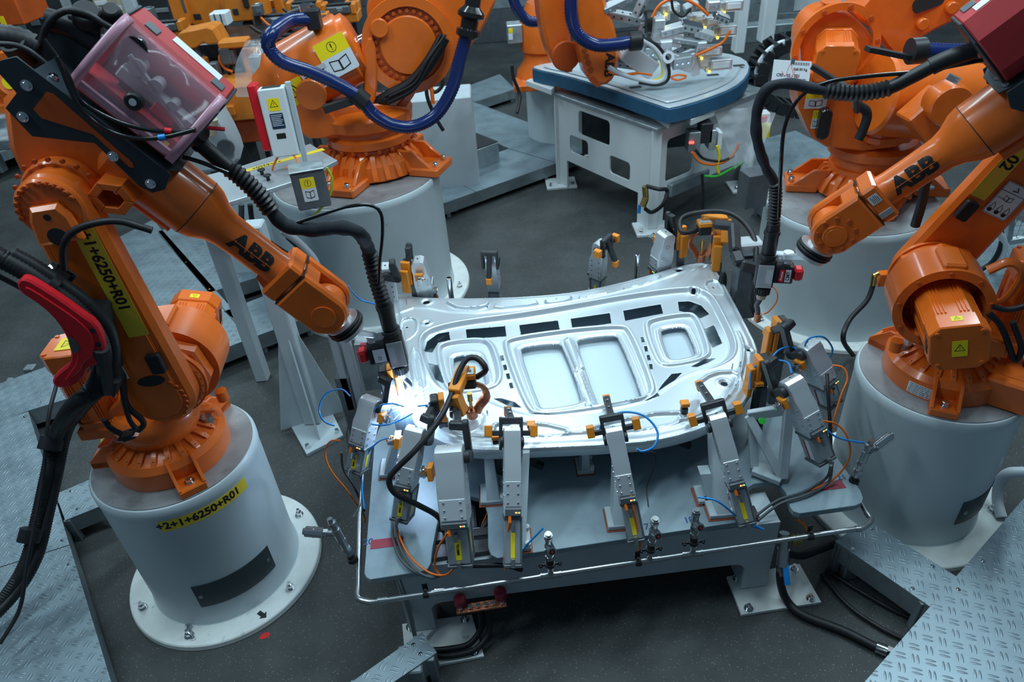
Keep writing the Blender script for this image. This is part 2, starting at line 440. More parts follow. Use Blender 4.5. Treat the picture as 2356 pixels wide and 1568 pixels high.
board('checker plate walkway running behind the left front robot to the grey post, hose crossing it', [(-420, 1010), (0, 881), (150, 827), (250, 690), (245, 560), (352, 505), (590, 772), (463, 822), (65, 944), (-420, 1120)], m='treadA',
      seams=[((364, 536), (569, 774))], screws=[(75, 856), (96, 923), (57, 958), (560, 782), (578, 768)])
board('checker plate slab beside the left tread, above the dark floor gap', [(364, 532), (480, 673), (640, 622), (540, 470)], m='treadA', screws=[(482, 665), (428, 603)])
board('checker plate slab just below the dark floor gap, touching the grey post', [(515, 716), (591, 772), (712, 728), (700, 700), (640, 668)], m='treadA', screws=[(536, 716), (576, 767), (634, 673)])
board('big checker plate walkway in the bottom left corner under the hose bundle', [(-500, 1130), (65, 946), (117, 1112), (258, 1575), (255, 1700), (-500, 1700)], m='treadA',
      seams=[((-300, 1400), (160, 1253))], screws=[(57, 958), (143, 1242), (158, 1297)], z=.2)
board('short checker plate step bridging to the left pedestal', [(128, 1136), (205, 1103), (240, 1160), (150, 1196)], m='treadA', th=.11, screws=[(163, 1129), (178, 1170)])
board('checker plate walkway in the bottom right corner', [(2358, 1143), (1985, 1573), (1960, 1700), (2800, 1700), (2800, 900)], m='treadB', z=.24, th=.16, screws=[(2205, 1355), (2262, 1290)])
board('narrow checker plate step between table pipe and bottom right walkway', [(1922, 1244), (1948, 1226), (2010, 1205), (2203, 1327), (2139, 1394)], m='treadB', z=.235, th=.13, screws=[(1962, 1262), (2007, 1216), (2100, 1353), (2146, 1302)])
board('narrow checker plate step at the bottom edge below the table foot', [(971, 1453), (1005, 1500), (900, 1572), (780, 1680), (740, 1640), (806, 1570)], m='treadB', z=.22, th=.13, screws=[(951, 1482), (967, 1503)])
board('smooth checker plate walkway in the background between dark box and white table', [(930, 495), (1022, 467), (1280, 375), (1170, 342), (930, 425)], screws=[(1030, 394), (1082, 443), (1169, 347), (1251, 382), (1110, 433)], seams=[((1013, 401), (1097, 442))])
board('shiny checker plate walkway behind the dark rubber box', [(1015, 272), (1171, 341), (1281, 374), (1345, 350), (1274, 302), (1182, 269), (1092, 235), (1060, 222), (960, 240)])
board('checker plate walkway crossing in front of the far pedestal', [(1061, 221), (1093, 234), (1185, 205), (1150, 170), (1061, 204)])
board('checker plate walkway between white table and right rear robot', [(1700, 400), (1715, 330), (1830, 300), (2010, 390), (1960, 500), (1800, 430)])
board('small walkway plate left of the right rear pedestal', [(1738, 452), (1782, 430), (1850, 470), (1850, 520), (1800, 500)], th=.15)
board('checker plate walkway on the right edge behind the right front robot', [(2150, 560), (2290, 480), (2450, 560), (2450, 820), (2330, 860), (2240, 740)], m='treadB')
# low galvanised walkway far left
board('grey galvanised walkway edge behind the left robot elbow', [(-200, 280), (100, 250), (130, 300), (-200, 430)], z=.35, th=.12, m='galv')
# ================================================================ pedestals
def pedestal(cx, cy, r, h, rf, label, az=0, flange='concrete', bolts=(), notch=None):
    t = thing('robot_pedestal', label, 'pedestal', (cx, cy, 0))
    c = Vector((cx, cy, 0))
    MB().lathe([(r+.02, .028), (r+.008, .04), (r+.004, .09), (r, .12), (r, h-.075), (r+.004, h-.06), (r+.004, h-.02), (r-.004, h-.006), (r-.018, h-.002)], c, n=96, caps=False).build('column', 'white', t)
    MB().lathe([(r-.012, h-.004), (r-.012, h+.002), (0.001, h+.002)], c, n=96).build('top_plate', 'topsteel', t)
    fo = MB().lathe([(rf, 0), (rf+.004, .004), (rf, .03), (rf-.006, .036), (r-.02, .036)], c, n=96, caps=False).build('floor_flange', flange, t)
    for a in bolts:
        p = c+Vector((math.cos(R(a)), math.sin(R(a)), 0))*(r+(rf-r)*.55)+Vector((0, 0, .036))
        MB().bolt(p, (0, 0, 1), .017, .034).cyl(p+Vector((0, 0, .03)), p+Vector((0, 0, .055)), .009, n=10).build('anchor_bolt', 'chrome', fo)
    return t
HP = .946
LB = Vector((-1.797, 2.722, 0)); RB = Vector((2.261, 2.832, 0))
pl = pedestal(LB.x, LB.y, .409, HP, .544, 'white round pedestal with yellow label and dark plate under left front robot', bolts=(-98, -28, 40, 150, 215), )
pr = pedestal(RB.x, RB.y, .409, HP, .56, 'white round pedestal under right front robot, half hidden plate at its foot', bolts=(-25, 60, 150, 230))
MB_, MR_ = Vector((-1.22, 5.83, 0)), Vector((2.72, 4.96, 0))
pm = pedestal(MB_.x, MB_.y, .71, 1.15, .86, 'large white scuffed pedestal under the big robot left of centre', bolts=(-12, -60, 40))
pb = pedestal(MR_.x, MR_.y, .63, .95, .75, 'large white scuffed pedestal behind the right torch, under the big right robot', bolts=(200, 240, 280))
pf = pedestal(.93, 9.2, .48, .95, .58, 'white pedestal far behind the hanging arm, beside the white table', bolts=(-90, -40))
def onped(px, py, B, r):  # point on the pedestal surface seen at a pixel
    o = Vector((CAM.x-B.x, CAM.y-B.y)); d3 = V(px, py, B, (0, 1, 0))-CAM; d = Vector((d3.x, d3.y))
    a, b, c = d.dot(d), 2*o.dot(d), o.dot(o)-r*r; t = (-b-math.sqrt(max(0, b*b-4*a*c)))/(2*a)
    p = CAM+d3*t; return math.atan2(p.y-B.y, p.x-B.x), p.z
def wrap(B, r, a0, z0, slope=0):
    def f(p):
        a = a0+p.x/r; return Vector((B.x+(r+p.z)*math.cos(a), B.y+(r+p.z)*math.sin(a), z0+p.y+slope*p.x))
    return f
def curved_plate(B, r, a0, a1, z0, z1, th, name, m, parent, n=24, skew=0):
    vs = []; fs = []
    for i in range(n+1):
        t = i/n; a = a0+(a1-a0)*t
        for rr, zz in ((r, z0), (r, z1), (r+th, z1), (r+th, z0)):
            vs.append((B.x+rr*math.cos(a), B.y+rr*math.sin(a), zz+skew*t))
    for i in range(n):
        k = i*4
        for j in range(4): fs.append((k+j, k+(j+1) % 4, k+4+(j+1) % 4, k+4+j))
    fs += [(0, 1, 2, 3), (4*n+3, 4*n+2, 4*n+1, 4*n)]
    return MB().add(vs, fs).build(name, m, parent)
a0, z0 = onped(365, 1210, LB, .41); a1, z1 = onped(566, 1110, LB, .41)
lab = curved_plate(LB, .4095, a0, a1, (z0+z1)/2-.035, (z0+z1)/2+.035, .0012, 'name_label', 'yellow', pl); lab['label'] = 'yellow label reading +2+1+6250+R01'
zc = (z0+z1)/2
text('+2+1+6250+R01', .062, None, parent=lab, bend=wrap(LB, .4108, a0+(a1-a0)*.43, zc), bold=.0022, sx=.98)
a0, z0 = onped(450, 1370, LB, .41); a1, z1 = onped(625, 1280, LB, .41)
dp = curved_plate(LB, .4095, a0, a1, (z0+z1)/2-.088, (z0+z1)/2+.088, .004, 'cover_plate', 'dplate', pl)
for q in (a0+.06, a1-.07):
    p = LB+Vector((.4135*math.cos(q), .4135*math.sin(q), (z0+z1)/2)); MB().bolt(p, (math.cos(q), math.sin(q), 0), .008, .008).build('screw', 'chrome', dp)
a0, z0 = onped(2205, 1190, RB, .41); a1, z1 = onped(2275, 1130, RB, .41)
dp = curved_plate(RB, .4095, a0-.02, a0+.75, (z0+z1)/2-.088, (z0+z1)/2+.088, .004, 'cover_plate', 'dplate', pr)
q = a0+.07; p = RB+Vector((.4135*math.cos(q), .4135*math.sin(q), (z0+z1)/2)); MB().bolt(p, (math.cos(q), math.sin(q), 0), .008, .008).build('screw', 'chrome', dp)
a0, z0 = onped(2040, 700, MR_, .6)
# loose bolt lying on the left flange, painted arrow
q = U(433, 1443, .05); q2 = U(447, 1466, .045)
t = thing('loose_bolt', 'loose hexagon bolt lying on the left pedestal flange', 'bolt', (q.x, q.y, .036))
MB().cyl((q.x, q.y, .052), (q.x-.004, q.y+.012, .052), .019, n=6).cyl((q.x, q.y, .05), (q2.x, q2.y-.01, .045), .010, n=12).build('hex_bolt', 'chrome', t)
q = U(603, 1413, .037); T = frame((q.x, q.y, .0366), BX*-1+AX*.35, z=(0, 0, 1))
ar = MB().prism([(-.03, -.012), (.005, -.012), (.005, -.026), (.035, 0), (.005, .026), (.005, .012), (-.03, .012)], 0, .0006, T).build('painted_arrow', 'dark', pl)
q = U(608, 1462, .003); MB().prism(chaikin([(-.03, -.012), (.03, -.02), (.028, .02), (-.02, .018)], 2), 0, .001, frame((q.x, q.y, .0005), (1, .4, 0), z=(0, 0, 1))).build('red_paint_mark', 'redink', pl)
# ================================================================ welding table
TZ = .62
TA = Vector((math.cos(.084), math.sin(.084), 0)); TB_ = Vector((-TA.y, TA.x, 0)); ZZ = Vector((0, 0, 1))
tab = thing('welding_table', 'grey steel welding table in the centre with cut-out top plate', 'table', (.45, 2.7, 0))
plate = [(838, 1318), (843, 1327), (852, 1332), (968, 1314), (984, 1308), (991, 1294), (995, 1260), (1010, 1185), (1035, 1150), (1075, 1138), (1112, 1148), (1122, 1180), (1123, 1258), (1130, 1276), (1145, 1283), (1700, 1200), (1715, 1196), (1722, 1185), (1718, 1168), (1690, 1138), (1735, 1112), (1785, 1106), (1808, 1132), (1818, 1165), (1826, 1175), (1840, 1180), (1968, 1162), (1983, 1155), (1986, 1145), (1980, 1128), (1900, 1015), (1790, 880), (1690, 770), (985, 770), (930, 900), (872, 985), (862, 1010)]
MB().prism(poly_px(plate, TZ), TZ-.035, TZ, b=.002).build('table_top', 'plate', tab)
def TP(px, py, z): return U(px, py, z)
p0, p1 = U(905, 1312, .55), U(1796, 1200, .55)
dirT = (p1-p0).normalized(); L = (p1-p0).length; FT = frame(p0, dirT, z=ZZ)   # table frame: x along front, y away from camera
mb = MB(FT)
# front beam with arch at the right end (profile in x-z)
prof = [(0, 0), (L, 0), (L, -.52), (L-.14, -.52), (L-.14, -.34), (L-.165, -.31), (L-.2, -.30), (.2, -.30), (.165, -.31), (.14, -.34), (.14, -.52), (0, -.52)]
mb.prism([(x, z) for x, z in prof], 0, .012, Matrix(((1, 0, 0, 0), (0, 0, 1, 0), (0, 1, 0, 0), (0, 0, 0, 1))))
mb.bx(0, L, .013, .20, -.012, 0); mb.bx(0, .012, .013, .2, -.52, -.013); mb.bx(L-.012, L, .013, .2, -.52, -.013); mb.bx(.013, L-.013, .188, .2, -.30, -.013)
mb.bx(.128, .14, .013, .187, -.52, -.31); mb.bx(L-.14, L-.128, .013, .187, -.52, -.31)
mb.build('front_beam', 'paint', tab)
MB(FT).bx(.1, L-.1, .5, .7, -.30, .0).bx(.1, L-.1, 1.2, 1.4, -.30, 0).bx(.25, .42, .2, 1.3, -.22, 0).bx(L-.5, L-.33, .2, 1.3, -.22, 0).bx(.6, .75, .2, 1.2, -.12, 0).build('cross_frame', 'mid', tab)
MB(FT).bx(.15, L-.1, .02, .10, .004, .03).bx(.1, L-.2, .12, .17, .002, .034).build('cable_rail', 'iron', tab)
for px in ([(925, 1434), (1085, 1412), (1114, 1508), (935, 1542)], [(1672, 1325), (1840, 1296), (1890, 1384), (1706, 1413)]):
    pp = poly_px(px, .022); f = MB().prism(pp, 0, .022, b=.002).build('foot_plate', 'concrete', tab)
    c = sum((Vector(p) for p in pp), Vector((0, 0)))/len(pp)
    for p in pp:
        q = Vector(p)+(c-Vector(p))*.22; MB().bolt((q.x, q.y, .022), (0, 0, 1), .016, .026).cyl((q.x, q.y, .04), (q.x, q.y, .062), .008, n=10).build('anchor_bolt', 'chrome', f)
for s in (0, 1):
    x0 = 0 if s == 0 else L-.14
    MB(FT).bx(x0, x0+.14, .95, 1.15, -.53, -.3).build('rear_leg', 'paint', tab)
for px, w_, tx in (((867, 1250), .16, None), ((1890, 1118), .13, None)):
    q = U(*px, TZ); MB().box((0, .0, 0), (w_, .055, .002), frame((q.x+.05, q.y, TZ+.001), dirT, z=ZZ)).build('red_tag', 'dred', tab)
for tx, px, s in (('20', (847, 1246), .05), ('17', (1482, 1212), .05), ('18', (1585, 1196), .05), ('21', (1936, 1098), .05)):
    q = U(*px, TZ); text(tx, s, frame((q.x, q.y, TZ+.0005), dirT, z=ZZ), 'inkblue', tab, 'marker_writing', bold=.001)
# ---- water pipe with elbows, tees and valves
PZ = .56
pip = thing('cooling_water_pipe', 'bright steel water pipe running along the front edge of the table', 'pipe', tuple(U(1400, 1290, PZ)))
a, b = U(843, 1386, PZ), U(1985, 1214, PZ)
pts = [a, b]
MB().tube([a+dirT*.03, b-dirT*.03], .0125, n=14, step=.3, raw=True).build('main_run', 'steel', pip)
e0 = a+dirT*.0; up0 = U(829, 1350, PZ); lft = [a+dirT*.035, a+dirT*.012+TB_*.004, U(825, 1375, PZ), U(825, 1350, PZ)]
MB().tube(lft, .0155, n=14, step=.008).build('elbow', 'steel', pip)
MB().tube([U(825, 1352, PZ), U(828, 1180, PZ), U(838, 1050, PZ)], .0125, n=12, raw=True, step=.3).build('left_run', 'steel', pip)
MB().tube([b-dirT*.035, b+dirT*.0, U(2004, 1196, PZ), U(1994, 1178, PZ)], .0155, n=14, step=.008).build('elbow', 'steel', pip)
MB().tube([U(1996, 1181, PZ), U(1972, 1142, PZ), U(1960, 1120, PZ)], .0125, n=12, raw=True, step=.3).build('right_run', 'steel', pip)
def onpipe(px):
    for i in range(400):
        p = a.lerp(b, i/399)
        v = p-CAM; sx = 1178+FPX*v.dot(RT)/v.dot(FW)
        if sx >= px: return p
    return b
for px in (1265, 1493, 1592):
    p = onpipe(px); q = MB().cyl(p-dirT*.05, p+dirT*.05, .0155, n=16)
    for k in (-.045, .045): q.cyl(p+dirT*(k-.004), p+dirT*(k+.004), .018, n=16)
    q.cyl(p, p+ZZ*.045, .014, n=14).build('tee_fitting', 'steel', pip)
for px in (880, 1010):
    p = onpipe(px); MB().cyl(p-dirT*.02, p+dirT*.02, .016, n=16).cyl(p-dirT*.024, p-dirT*.018, .018, n=16).build('coupling', 'steel', pip)
for px in (978, 1467, 1862):
    p = onpipe(px); MB().ring(p-dirT*.013, p+dirT*.013, .021, .0126, n=16).bar(p+TB_*.015-ZZ*.02, p+TB_*.015+ZZ*.06, .025, .004, up=TB_).bolt(p+ZZ*.02, ZZ, .006, .012).build('pipe_clamp', 'black', pip)
for p in (U(980, 1312, PZ), U(1868, 1172, PZ)):
    MB().bar((p.x, p.y, PZ+.0), (p.x, p.y+.02, TZ-.04), .03, .004).bolt((p.x, p.y-.003, TZ-.06), (0, -1, 0), .008, .006).build('hanger_strap', 'galv', pip)
def valve(base, lean, label, knob=None, kd=(.2, -.9, .3)):
    ax = Vector(lean).normalized(); base = Vector(base)
    t = thing('shutoff_valve', label, 'valve', tuple(base), 'valves on the water pipe')
    mb = MB().cyl(base, base+ax*.06, .013, n=14).build('riser', 'steel', t)
    mb = MB().tube([base+ax*.035, base+ax*.09], .0165, n=14, rib=.002, pitch=.01, raw=True).build('rubber_sleeve', 'rubber', t)
    p = base+ax*.09
    mb = MB().cyl(p, p+ax*.022, .02, n=6).cyl(p+ax*.022, p+ax*.05, .016, n=16).cyl(p+ax*.05, p+ax*.07, .021, n=6)
    mb.sphere(tuple(p+ax*.09), .022, 14).cyl(p+ax*.10, p+ax*.135, .016, n=14).cyl(p+ax*.135, p+ax*.155, .02, n=6).cyl(p+ax*.155, p+ax*.175, .015, n=14)
    for k in range(3): mb.cyl(p+ax*(.14+k*.01), p+ax*(.144+k*.01), .0195, n=14)
    mb.build('valve_body', 'steel', t)
    kd = Vector(kd).normalized(); q = p+ax*.09
    kn = MB().cyl(q, q+kd*.03, .012, n=14).cyl(q+kd*.02, q+kd*.05, .022, n=18, b=.003).build('hand_knob', 'chrome', t)
    MB().cyl(q+kd*.0495, q+kd*.053, .0135, n=16).build('knob_cap', 'black', kn); MB().cyl(q+kd*.053, q+kd*.0545, .006, n=12).build('red_centre', 'redink', kn)
    MB().ring(base+ax*.045, base+ax*.06, .024, .017, n=16).bar(base+ax*.05-dirT*.05, base+ax*.05+dirT*.05, .006, .012).bolt(base+ax*.05-dirT*.045, (0, -1, 0), .007, .012).bolt(base+ax*.05+dirT*.045, (0, -1, 0), .007, .012).build('holding_clip', 'black', t)
    return t
valve(onpipe(1265)+ZZ*.03, (0, .02, 1), 'valve with red centred knob on the pipe, left of the three at the front')
valve(onpipe(1493)+ZZ*.03, (.06, .02, 1), 'valve with red centred knob on the pipe, middle of the three at the front')
valve(onpipe(1592)+ZZ*.03, (.0, .08, 1), 'valve with red centred knob on the pipe, right of the three at the front')
def angle_valve(base, ax, ad, label):
    ax, ad = Vector(ax).normalized(), Vector(ad).normalized(); base = Vector(base)
    t = thing('angle_seat_valve', label, 'valve', tuple(base), 'pneumatic angle valves at the table corners')
    MB().cyl(base, base+ax*.05, .018, n=14).cyl(base+ax*.01, base+ax*.03, .026, n=14).build('rubber_sleeve', 'rubber', t)
    mb = MB(); p = base+ax*.05
    mb.cyl(p, p+ax*.03, .017, n=14).cyl(p+ax*.03, p+ax*.05, .023, n=6).cyl(p+ax*.05, p+ax*.085, .018, n=14).cyl(p+ax*.085, p+ax*.105, .024, n=6).cyl(p+ax*.105, p+ax*.17, .021, n=14)
    mb.cyl(p+ax*.17, p+ax*.2, .017, n=14).cyl(p+ax*.2, p+ax*.215, .023, n=6).cyl(p+ax*.215, p+ax*.24, .014, n=12).cyl(p+ax*.14, p+ax*.14+ad*.07, .015, n=14).cyl(p+ax*.14+ad*.05, p+ax*.14+ad*.07, .02, n=6)
    mb.build('valve_body', 'steel', t)
    q = p+ax*.14+ad*.07
    a = MB().cyl(q, q+ad*.09, .026, n=24, b=.003).cyl(q+ad*.045, q+ad*.05, .0275, n=24).cyl(q+ad*.088, q+ad*.10, .016, n=16).build('actuator', 'chrome', t)
    return t
angle_valve(U(815, 1292, .56), (-.25, .16, 1), (-1, .10, .12), 'chrome angle valve sticking out left of the table corner')
angle_valve(U(1962, 1112, .60), (.12, .05, 1), (.75, .2, .55), 'chrome angle valve pointing up at the right table corner')
# ================================================================ pressed sheet metal panel
PZp = .97
def ppx(P, k=2): return np.array(chaikin([tuple(U(x, y, PZp)[:2]) for x, y in P], k))
def sdf(X, Y, P):
    d = np.full(X.shape, 1e9); ins = np.zeros(X.shape, bool); n = len(P)
    for i in range(n):
        ax, ay = P[i]; bx, by = P[(i+1) % n]; ex, ey = bx-ax, by-ay
        t = np.clip(((X-ax)*ex+(Y-ay)*ey)/max(ex*ex+ey*ey, 1e-12), 0, 1)
        d = np.minimum(d, (X-ax-t*ex)**2+(Y-ay-t*ey)**2)
        if ey != 0:
            c = ((ay > Y) != (by > Y)) & (X < (bx-ax)*(Y-ay)/ey+ax); ins ^= c
    d = np.sqrt(d); return np.where(ins, -d, d)
def sds(X, Y, P):  # distance to open polyline
    d = np.full(X.shape, 1e9)
    for i in range(len(P)-1):
        ax, ay = P[i]; bx, by = P[i+1]; ex, ey = bx-ax, by-ay
        t = np.clip(((X-ax)*ex+(Y-ay)*ey)/max(ex*ex+ey*ey, 1e-12), 0, 1)
        d = np.minimum(d, (X-ax-t*ex)**2+(Y-ay-t*ey)**2)
    return np.sqrt(d)
def ss(a, b, x):
    t = np.clip((x-a)/(b-a), 0, 1); return t*t*(3-2*t)
OUT = ppx([(898, 648), (915, 651), (950, 660), (1000, 664), (1060, 667), (1130, 668), (1210, 666), (1290, 660), (1360, 649), (1430, 632), (1500, 611), (1560, 590), (1600, 580), (1625, 578), (1640, 590), (1662, 628), (1692, 684), (1720, 738), (1742, 780), (1746, 815), (1738, 862), (1722, 900), (1690, 935), (1640, 962), (1580, 985), (1500, 1003), (1400, 1012), (1300, 1017), (1200, 1021), (1120, 1023), (1060, 1018), (1005, 1000), (965, 975), (945, 940), (937, 880), (925, 810), (912, 740), (903, 690)], 1)
H_ = {}
RECESS = ppx([(962, 780), (972, 758), (1000, 745), (1060, 733), (1200, 718), (1330, 696), (1450, 673), (1560, 655), (1605, 653), (1640, 668), (1665, 715), (1692, 770), (1694, 800), (1678, 822), (1640, 838), (1590, 852), (1535, 882), (1500, 912), (1440, 930), (1330, 946), (1270, 953), (1210, 948), (1160, 932), (1110, 912), (1040, 902), (1000, 882), (978, 840)])
W1R = ppx([(1003, 788), (1018, 776), (1060, 770), (1112, 769), (1132, 782), (1150, 840), (1148, 868), (1125, 882), (1050, 890), (1022, 876)])
W23R = ppx([(1158, 782), (1172, 768), (1290, 752), (1320, 748), (1430, 738), (1452, 748), (1504, 872), (1500, 896), (1470, 908), (1340, 930), (1240, 940), (1212, 926)])
W4R = ppx([(1484, 736), (1498, 722), (1580, 706), (1605, 712), (1634, 788), (1625, 810), (1535, 830), (1512, 818)])
holes = {
 'w1': [(1039, 808), (1050, 801), (1090, 799), (1101, 806), (1118, 862), (1108, 870), (1062, 876), (1052, 870)],
 'w2': [(1196, 792), (1206, 784), (1282, 776), (1294, 783), (1338, 898), (1330, 911), (1252, 922), (1240, 915)],
 'w3': [(1327, 774), (1336, 766), (1412, 757), (1424, 763), (1478, 890), (1470, 902), (1384, 914), (1372, 906)],
 'w4': [(1521, 747), (1530, 740), (1570, 733), (1582, 740), (1604, 790), (1596, 799), (1550, 809), (1540, 802)]}
slots = [[(974, 794), (980, 770), (1005, 753), (1031, 749), (1034, 769), (1006, 774), (992, 796)], [(1070, 745), (1161, 739), (1164, 763), (1073, 768)], [(1194, 737), (1283, 727), (1288, 752), (1198, 761)],
 [(1313, 723), (1403, 709), (1407, 733), (1317, 747)], [(1434, 703), (1521, 686), (1527, 708), (1439, 727)], [(1561, 679), (1588, 677), (1615, 686), (1634, 706), (1613, 717), (1590, 706), (1564, 701)],
 [(1621, 743), (1645, 731), (1664, 773), (1641, 784)], [(983, 820), (1005, 826), (1020, 868), (1000, 858)], [(1527, 868), (1547, 846), (1571, 843), (1552, 862), (1535, 880), (1515, 884)],
 [(1591, 829), (1624, 811), (1648, 808), (1632, 818), (1606, 829)], [(1134, 903), (1152, 903), (1183, 912), (1198, 924), (1172, 922)], [(1200, 940), (1222, 939), (1278, 943), (1276, 949), (1225, 950)],
 [(1321, 937), (1410, 926), (1413, 931), (1330, 941)], [(1452, 919), (1480, 911), (1510, 899), (1519, 905), (1490, 917), (1460, 923)]]
for x, y in ((1153, 813), (1160, 834), (1167, 854), (1174, 875), (1478, 770), (1486, 791), (1492, 811), (1498, 831)):
    slots.append([(x-4, y-6), (x+3, y-7), (x+6, y+5), (x-1, y+6)])
rounds = [(978, 676, .024), (1565, 602, .025), (981, 736, .013), (1597, 657, .014), (1724, 795, .012), (953, 900, .012), (1668, 870, .018), (934, 741, .009), (1643, 648, .008), (1120, 693, .004), (1280, 681, .004), (1444, 651, .004), (1694, 876, .006), (1635, 625, .005)]
HOLES = [ppx(P, 1) for P in holes.values()] + [ppx(P, 0) for P in slots]
for x, y, r in rounds:
    c = U(x, y, PZp); HOLES.append(np.array([(c.x+r*math.cos(2*math.pi*i/16), c.y+r*math.sin(2*math.pi*i/16)) for i in range(16)]))
def pline(P): return [tuple(U(x, y, PZp)[:2]) for x, y in P]
RIDGE = [pline([(885, 705), (918, 708), (950, 698), (985, 700), (1030, 710), (1100, 714), (1200, 707), (1300, 694), (1400, 673), (1480, 651), (1545, 625), (1590, 608), (1640, 592), (1660, 585)])]
POCK = [ppx(P, 1) for P in ([(1020, 682), (1030, 678), (1130, 680), (1118, 698), (1055, 700)], [(1140, 682), (1235, 677), (1240, 695), (1130, 704)], [(1250, 676), (1320, 668), (1312, 685), (1255, 694)],
   [(1330, 668), (1405, 654), (1418, 670), (1330, 688)], [(1428, 648), (1530, 610), (1512, 640), (1440, 664)])]
CORN = [ppx(P, 1) for P in ([(918, 730), (930, 722), (955, 722), (960, 740), (955, 760), (935, 775), (922, 772)], [(1618, 640), (1650, 630), (1668, 655), (1665, 668), (1640, 668)], [(1140, 960), (1300, 975), (1310, 1000), (1130, 1003)],
   [(1350, 975), (1560, 935), (1580, 960), (1500, 985), (1360, 1000)], [(1620, 905), (1600, 880), (1640, 850), (1700, 845), (1712, 880), (1690, 905)], [(1050, 950), (1090, 930), (1120, 960), (1090, 985), (1060, 985)], [(945, 790), (965, 800), (985, 880), (965, 890), (950, 850)])]
BEADS = [pline([(1306, 770), (1334, 832)]), pline([(1328, 848), (1358, 918)])]
gx0, gx1 = OUT[:, 0].min()-.02, OUT[:, 0].max()+.02; gy0, gy1 = OUT[:, 1].min()-.02, OUT[:, 1].max()+.02
STEP = .0043
def height(X, Y):
    so = sdf(X, Y, OUT)
    H = np.zeros(X.shape)
    H -= .012*(1-ss(.012, .045, -so))                        # hem flange at the rim
    cx, cy = .33, 3.4
    H += -.030*((X-cx)/1.1)**2 - .015*((Y-cy)/.8)**2
    yr = np.interp(X, [p[0] for p in RIDGE[0]], [p[1] for p in RIDGE[0]])
    H -= .034*ss(-.006, .022, Y-yr)
    r = sds(X, Y, RIDGE[0]); H += .008*np.exp(-(r/.015)**2)
    sr = sdf(X, Y, RECESS); H -= .030*ss(-.002, .032, -sr); H += .005*np.exp(-((sr+.0)/.010)**2)
    for W, dep in ((W1R, .022), (W23R, .020), (W4R, .022)):
        s = sdf(X, Y, W); H += .013*ss(.020, .004, s); H -= (dep+.004)*ss(.004, .024, -s)
    for k in ('w1', 'w2', 'w3', 'w4'):
        s = sdf(X, Y, ppx(holes[k], 1)); H += .008*np.exp(-((s-.026)/.010)**2); H -= .008*(1-ss(0, .009, s))
    for b in BEADS:
        s = sds(X, Y, b); H += .011*np.exp(-((s-.020)/.007)**2)
    for P in POCK:
        s = sdf(X, Y, P); H += .022*ss(0, .012, -s)
    for P in CORN:
        s = sdf(X, Y, P); H -= .012*ss(0, .011, -s); H += .004*np.exp(-(s/.008)**2)
    # bead groove along the near edge
    H += .012*np.exp(-((so+.075)/.009)**2)*(Y < 3.35)
    for x, y, rr in rounds[:7]:
        c = U(x, y, PZp); d = np.hypot(X-c.x, Y-c.y); H += .006*np.exp(-((d-rr-.016)/.008)**2) - .006*(1-ss(rr, rr+.014, d))
    return H
def make_sheet(name, m, z0, hf, holesl, step, parent, outl=OUT, skirt=.02):
    xs = np.arange(gx0, gx1, step); ys = np.arange(gy0, gy1, step); X, Y = np.meshgrid(xs, ys)
    so = sdf(X, Y, outl); best = so.copy()
    PX, PY = X.copy(), Y.copy()
    dele = so > 0
    def snap(P, s):
        near = np.abs(s) < step*.72
        for j, i in zip(*np.nonzero(near)):
            x, y = X[j, i], Y[j, i]; a = P; b = np.roll(P, -1, 0); e = b-a
            t = np.clip(((x-a[:, 0])*e[:, 0]+(y-a[:, 1])*e[:, 1])/np.maximum((e**2).sum(1), 1e-12), 0, 1)
            q = a+e*t[:, None]; k = np.argmin((q[:, 0]-x)**2+(q[:, 1]-y)**2); PX[j, i], PY[j, i] = q[k]
    snap(outl, so); hs = []
    inh = np.zeros(X.shape, bool)
    for P in holesl:
        s = sdf(X, Y, P); snap(P, s); hs.append(P)
    Z = hf(PX, PY)+z0
    ny, nx = X.shape; keep = {}; vs = []; fs = []
    CX = (PX[:-1, :-1]+PX[1:, :-1]+PX[:-1, 1:]+PX[1:, 1:])/4; CY = (PY[:-1, :-1]+PY[1:, :-1]+PY[:-1, 1:]+PY[1:, 1:])/4
    ok = sdf(CX, CY, outl) < 0
    for P in hs: ok &= sdf(CX, CY, P) > 0
    idx = -np.ones(X.shape, int)
    for j, i in zip(*np.nonzero(ok)):
        q = []
        for a, b in ((j, i), (j, i+1), (j+1, i+1), (j+1, i)):
            if idx[a, b] < 0: idx[a, b] = len(vs); vs.append((PX[a, b], PY[a, b], Z[a, b]))
            q.append(int(idx[a, b]))
        fs.append(tuple(q))
    mb = MB(); mb.v = [tuple(float(c) for c in v) for v in vs]; mb.f = fs
    o = mb.build(name, m, parent, ang=50)
    md = o.modifiers.new('thickness', 'SOLIDIFY'); md.thickness = .0025; md.offset = -1
    return o
pan = thing('sheet_metal_panel', 'large silver pressed sheet metal panel with windows and slots clamped on the table', 'panel', (.33, 3.3, PZp))
make_sheet('inner_sheet', 'sheet', PZp, height, HOLES, STEP, pan)
OUT2 = OUT+(np.array([.33, 3.3])-OUT)*.012
def h2(X, Y):
    z = -.030*((X-.33)/1.1)**2 - .015*((Y-3.4)/.8)**2
    s = np.minimum(np.minimum(sdf(X, Y, W1R), sdf(X, Y, W23R)), sdf(X, Y, W4R)); return z-.07*ss(-.03, .04, s)*ss(.02, .12, -sdf(X, Y, OUT))
make_sheet('outer_sheet', 'sheet2', PZp-.085, h2, [], .014, pan, outl=OUT2)
ed = MB()
vs = []; fs = []
n = len(OUT)
Hh = height(OUT[:, 0], OUT[:, 1])
H2 = h2(OUT2[:, 0], OUT2[:, 1])
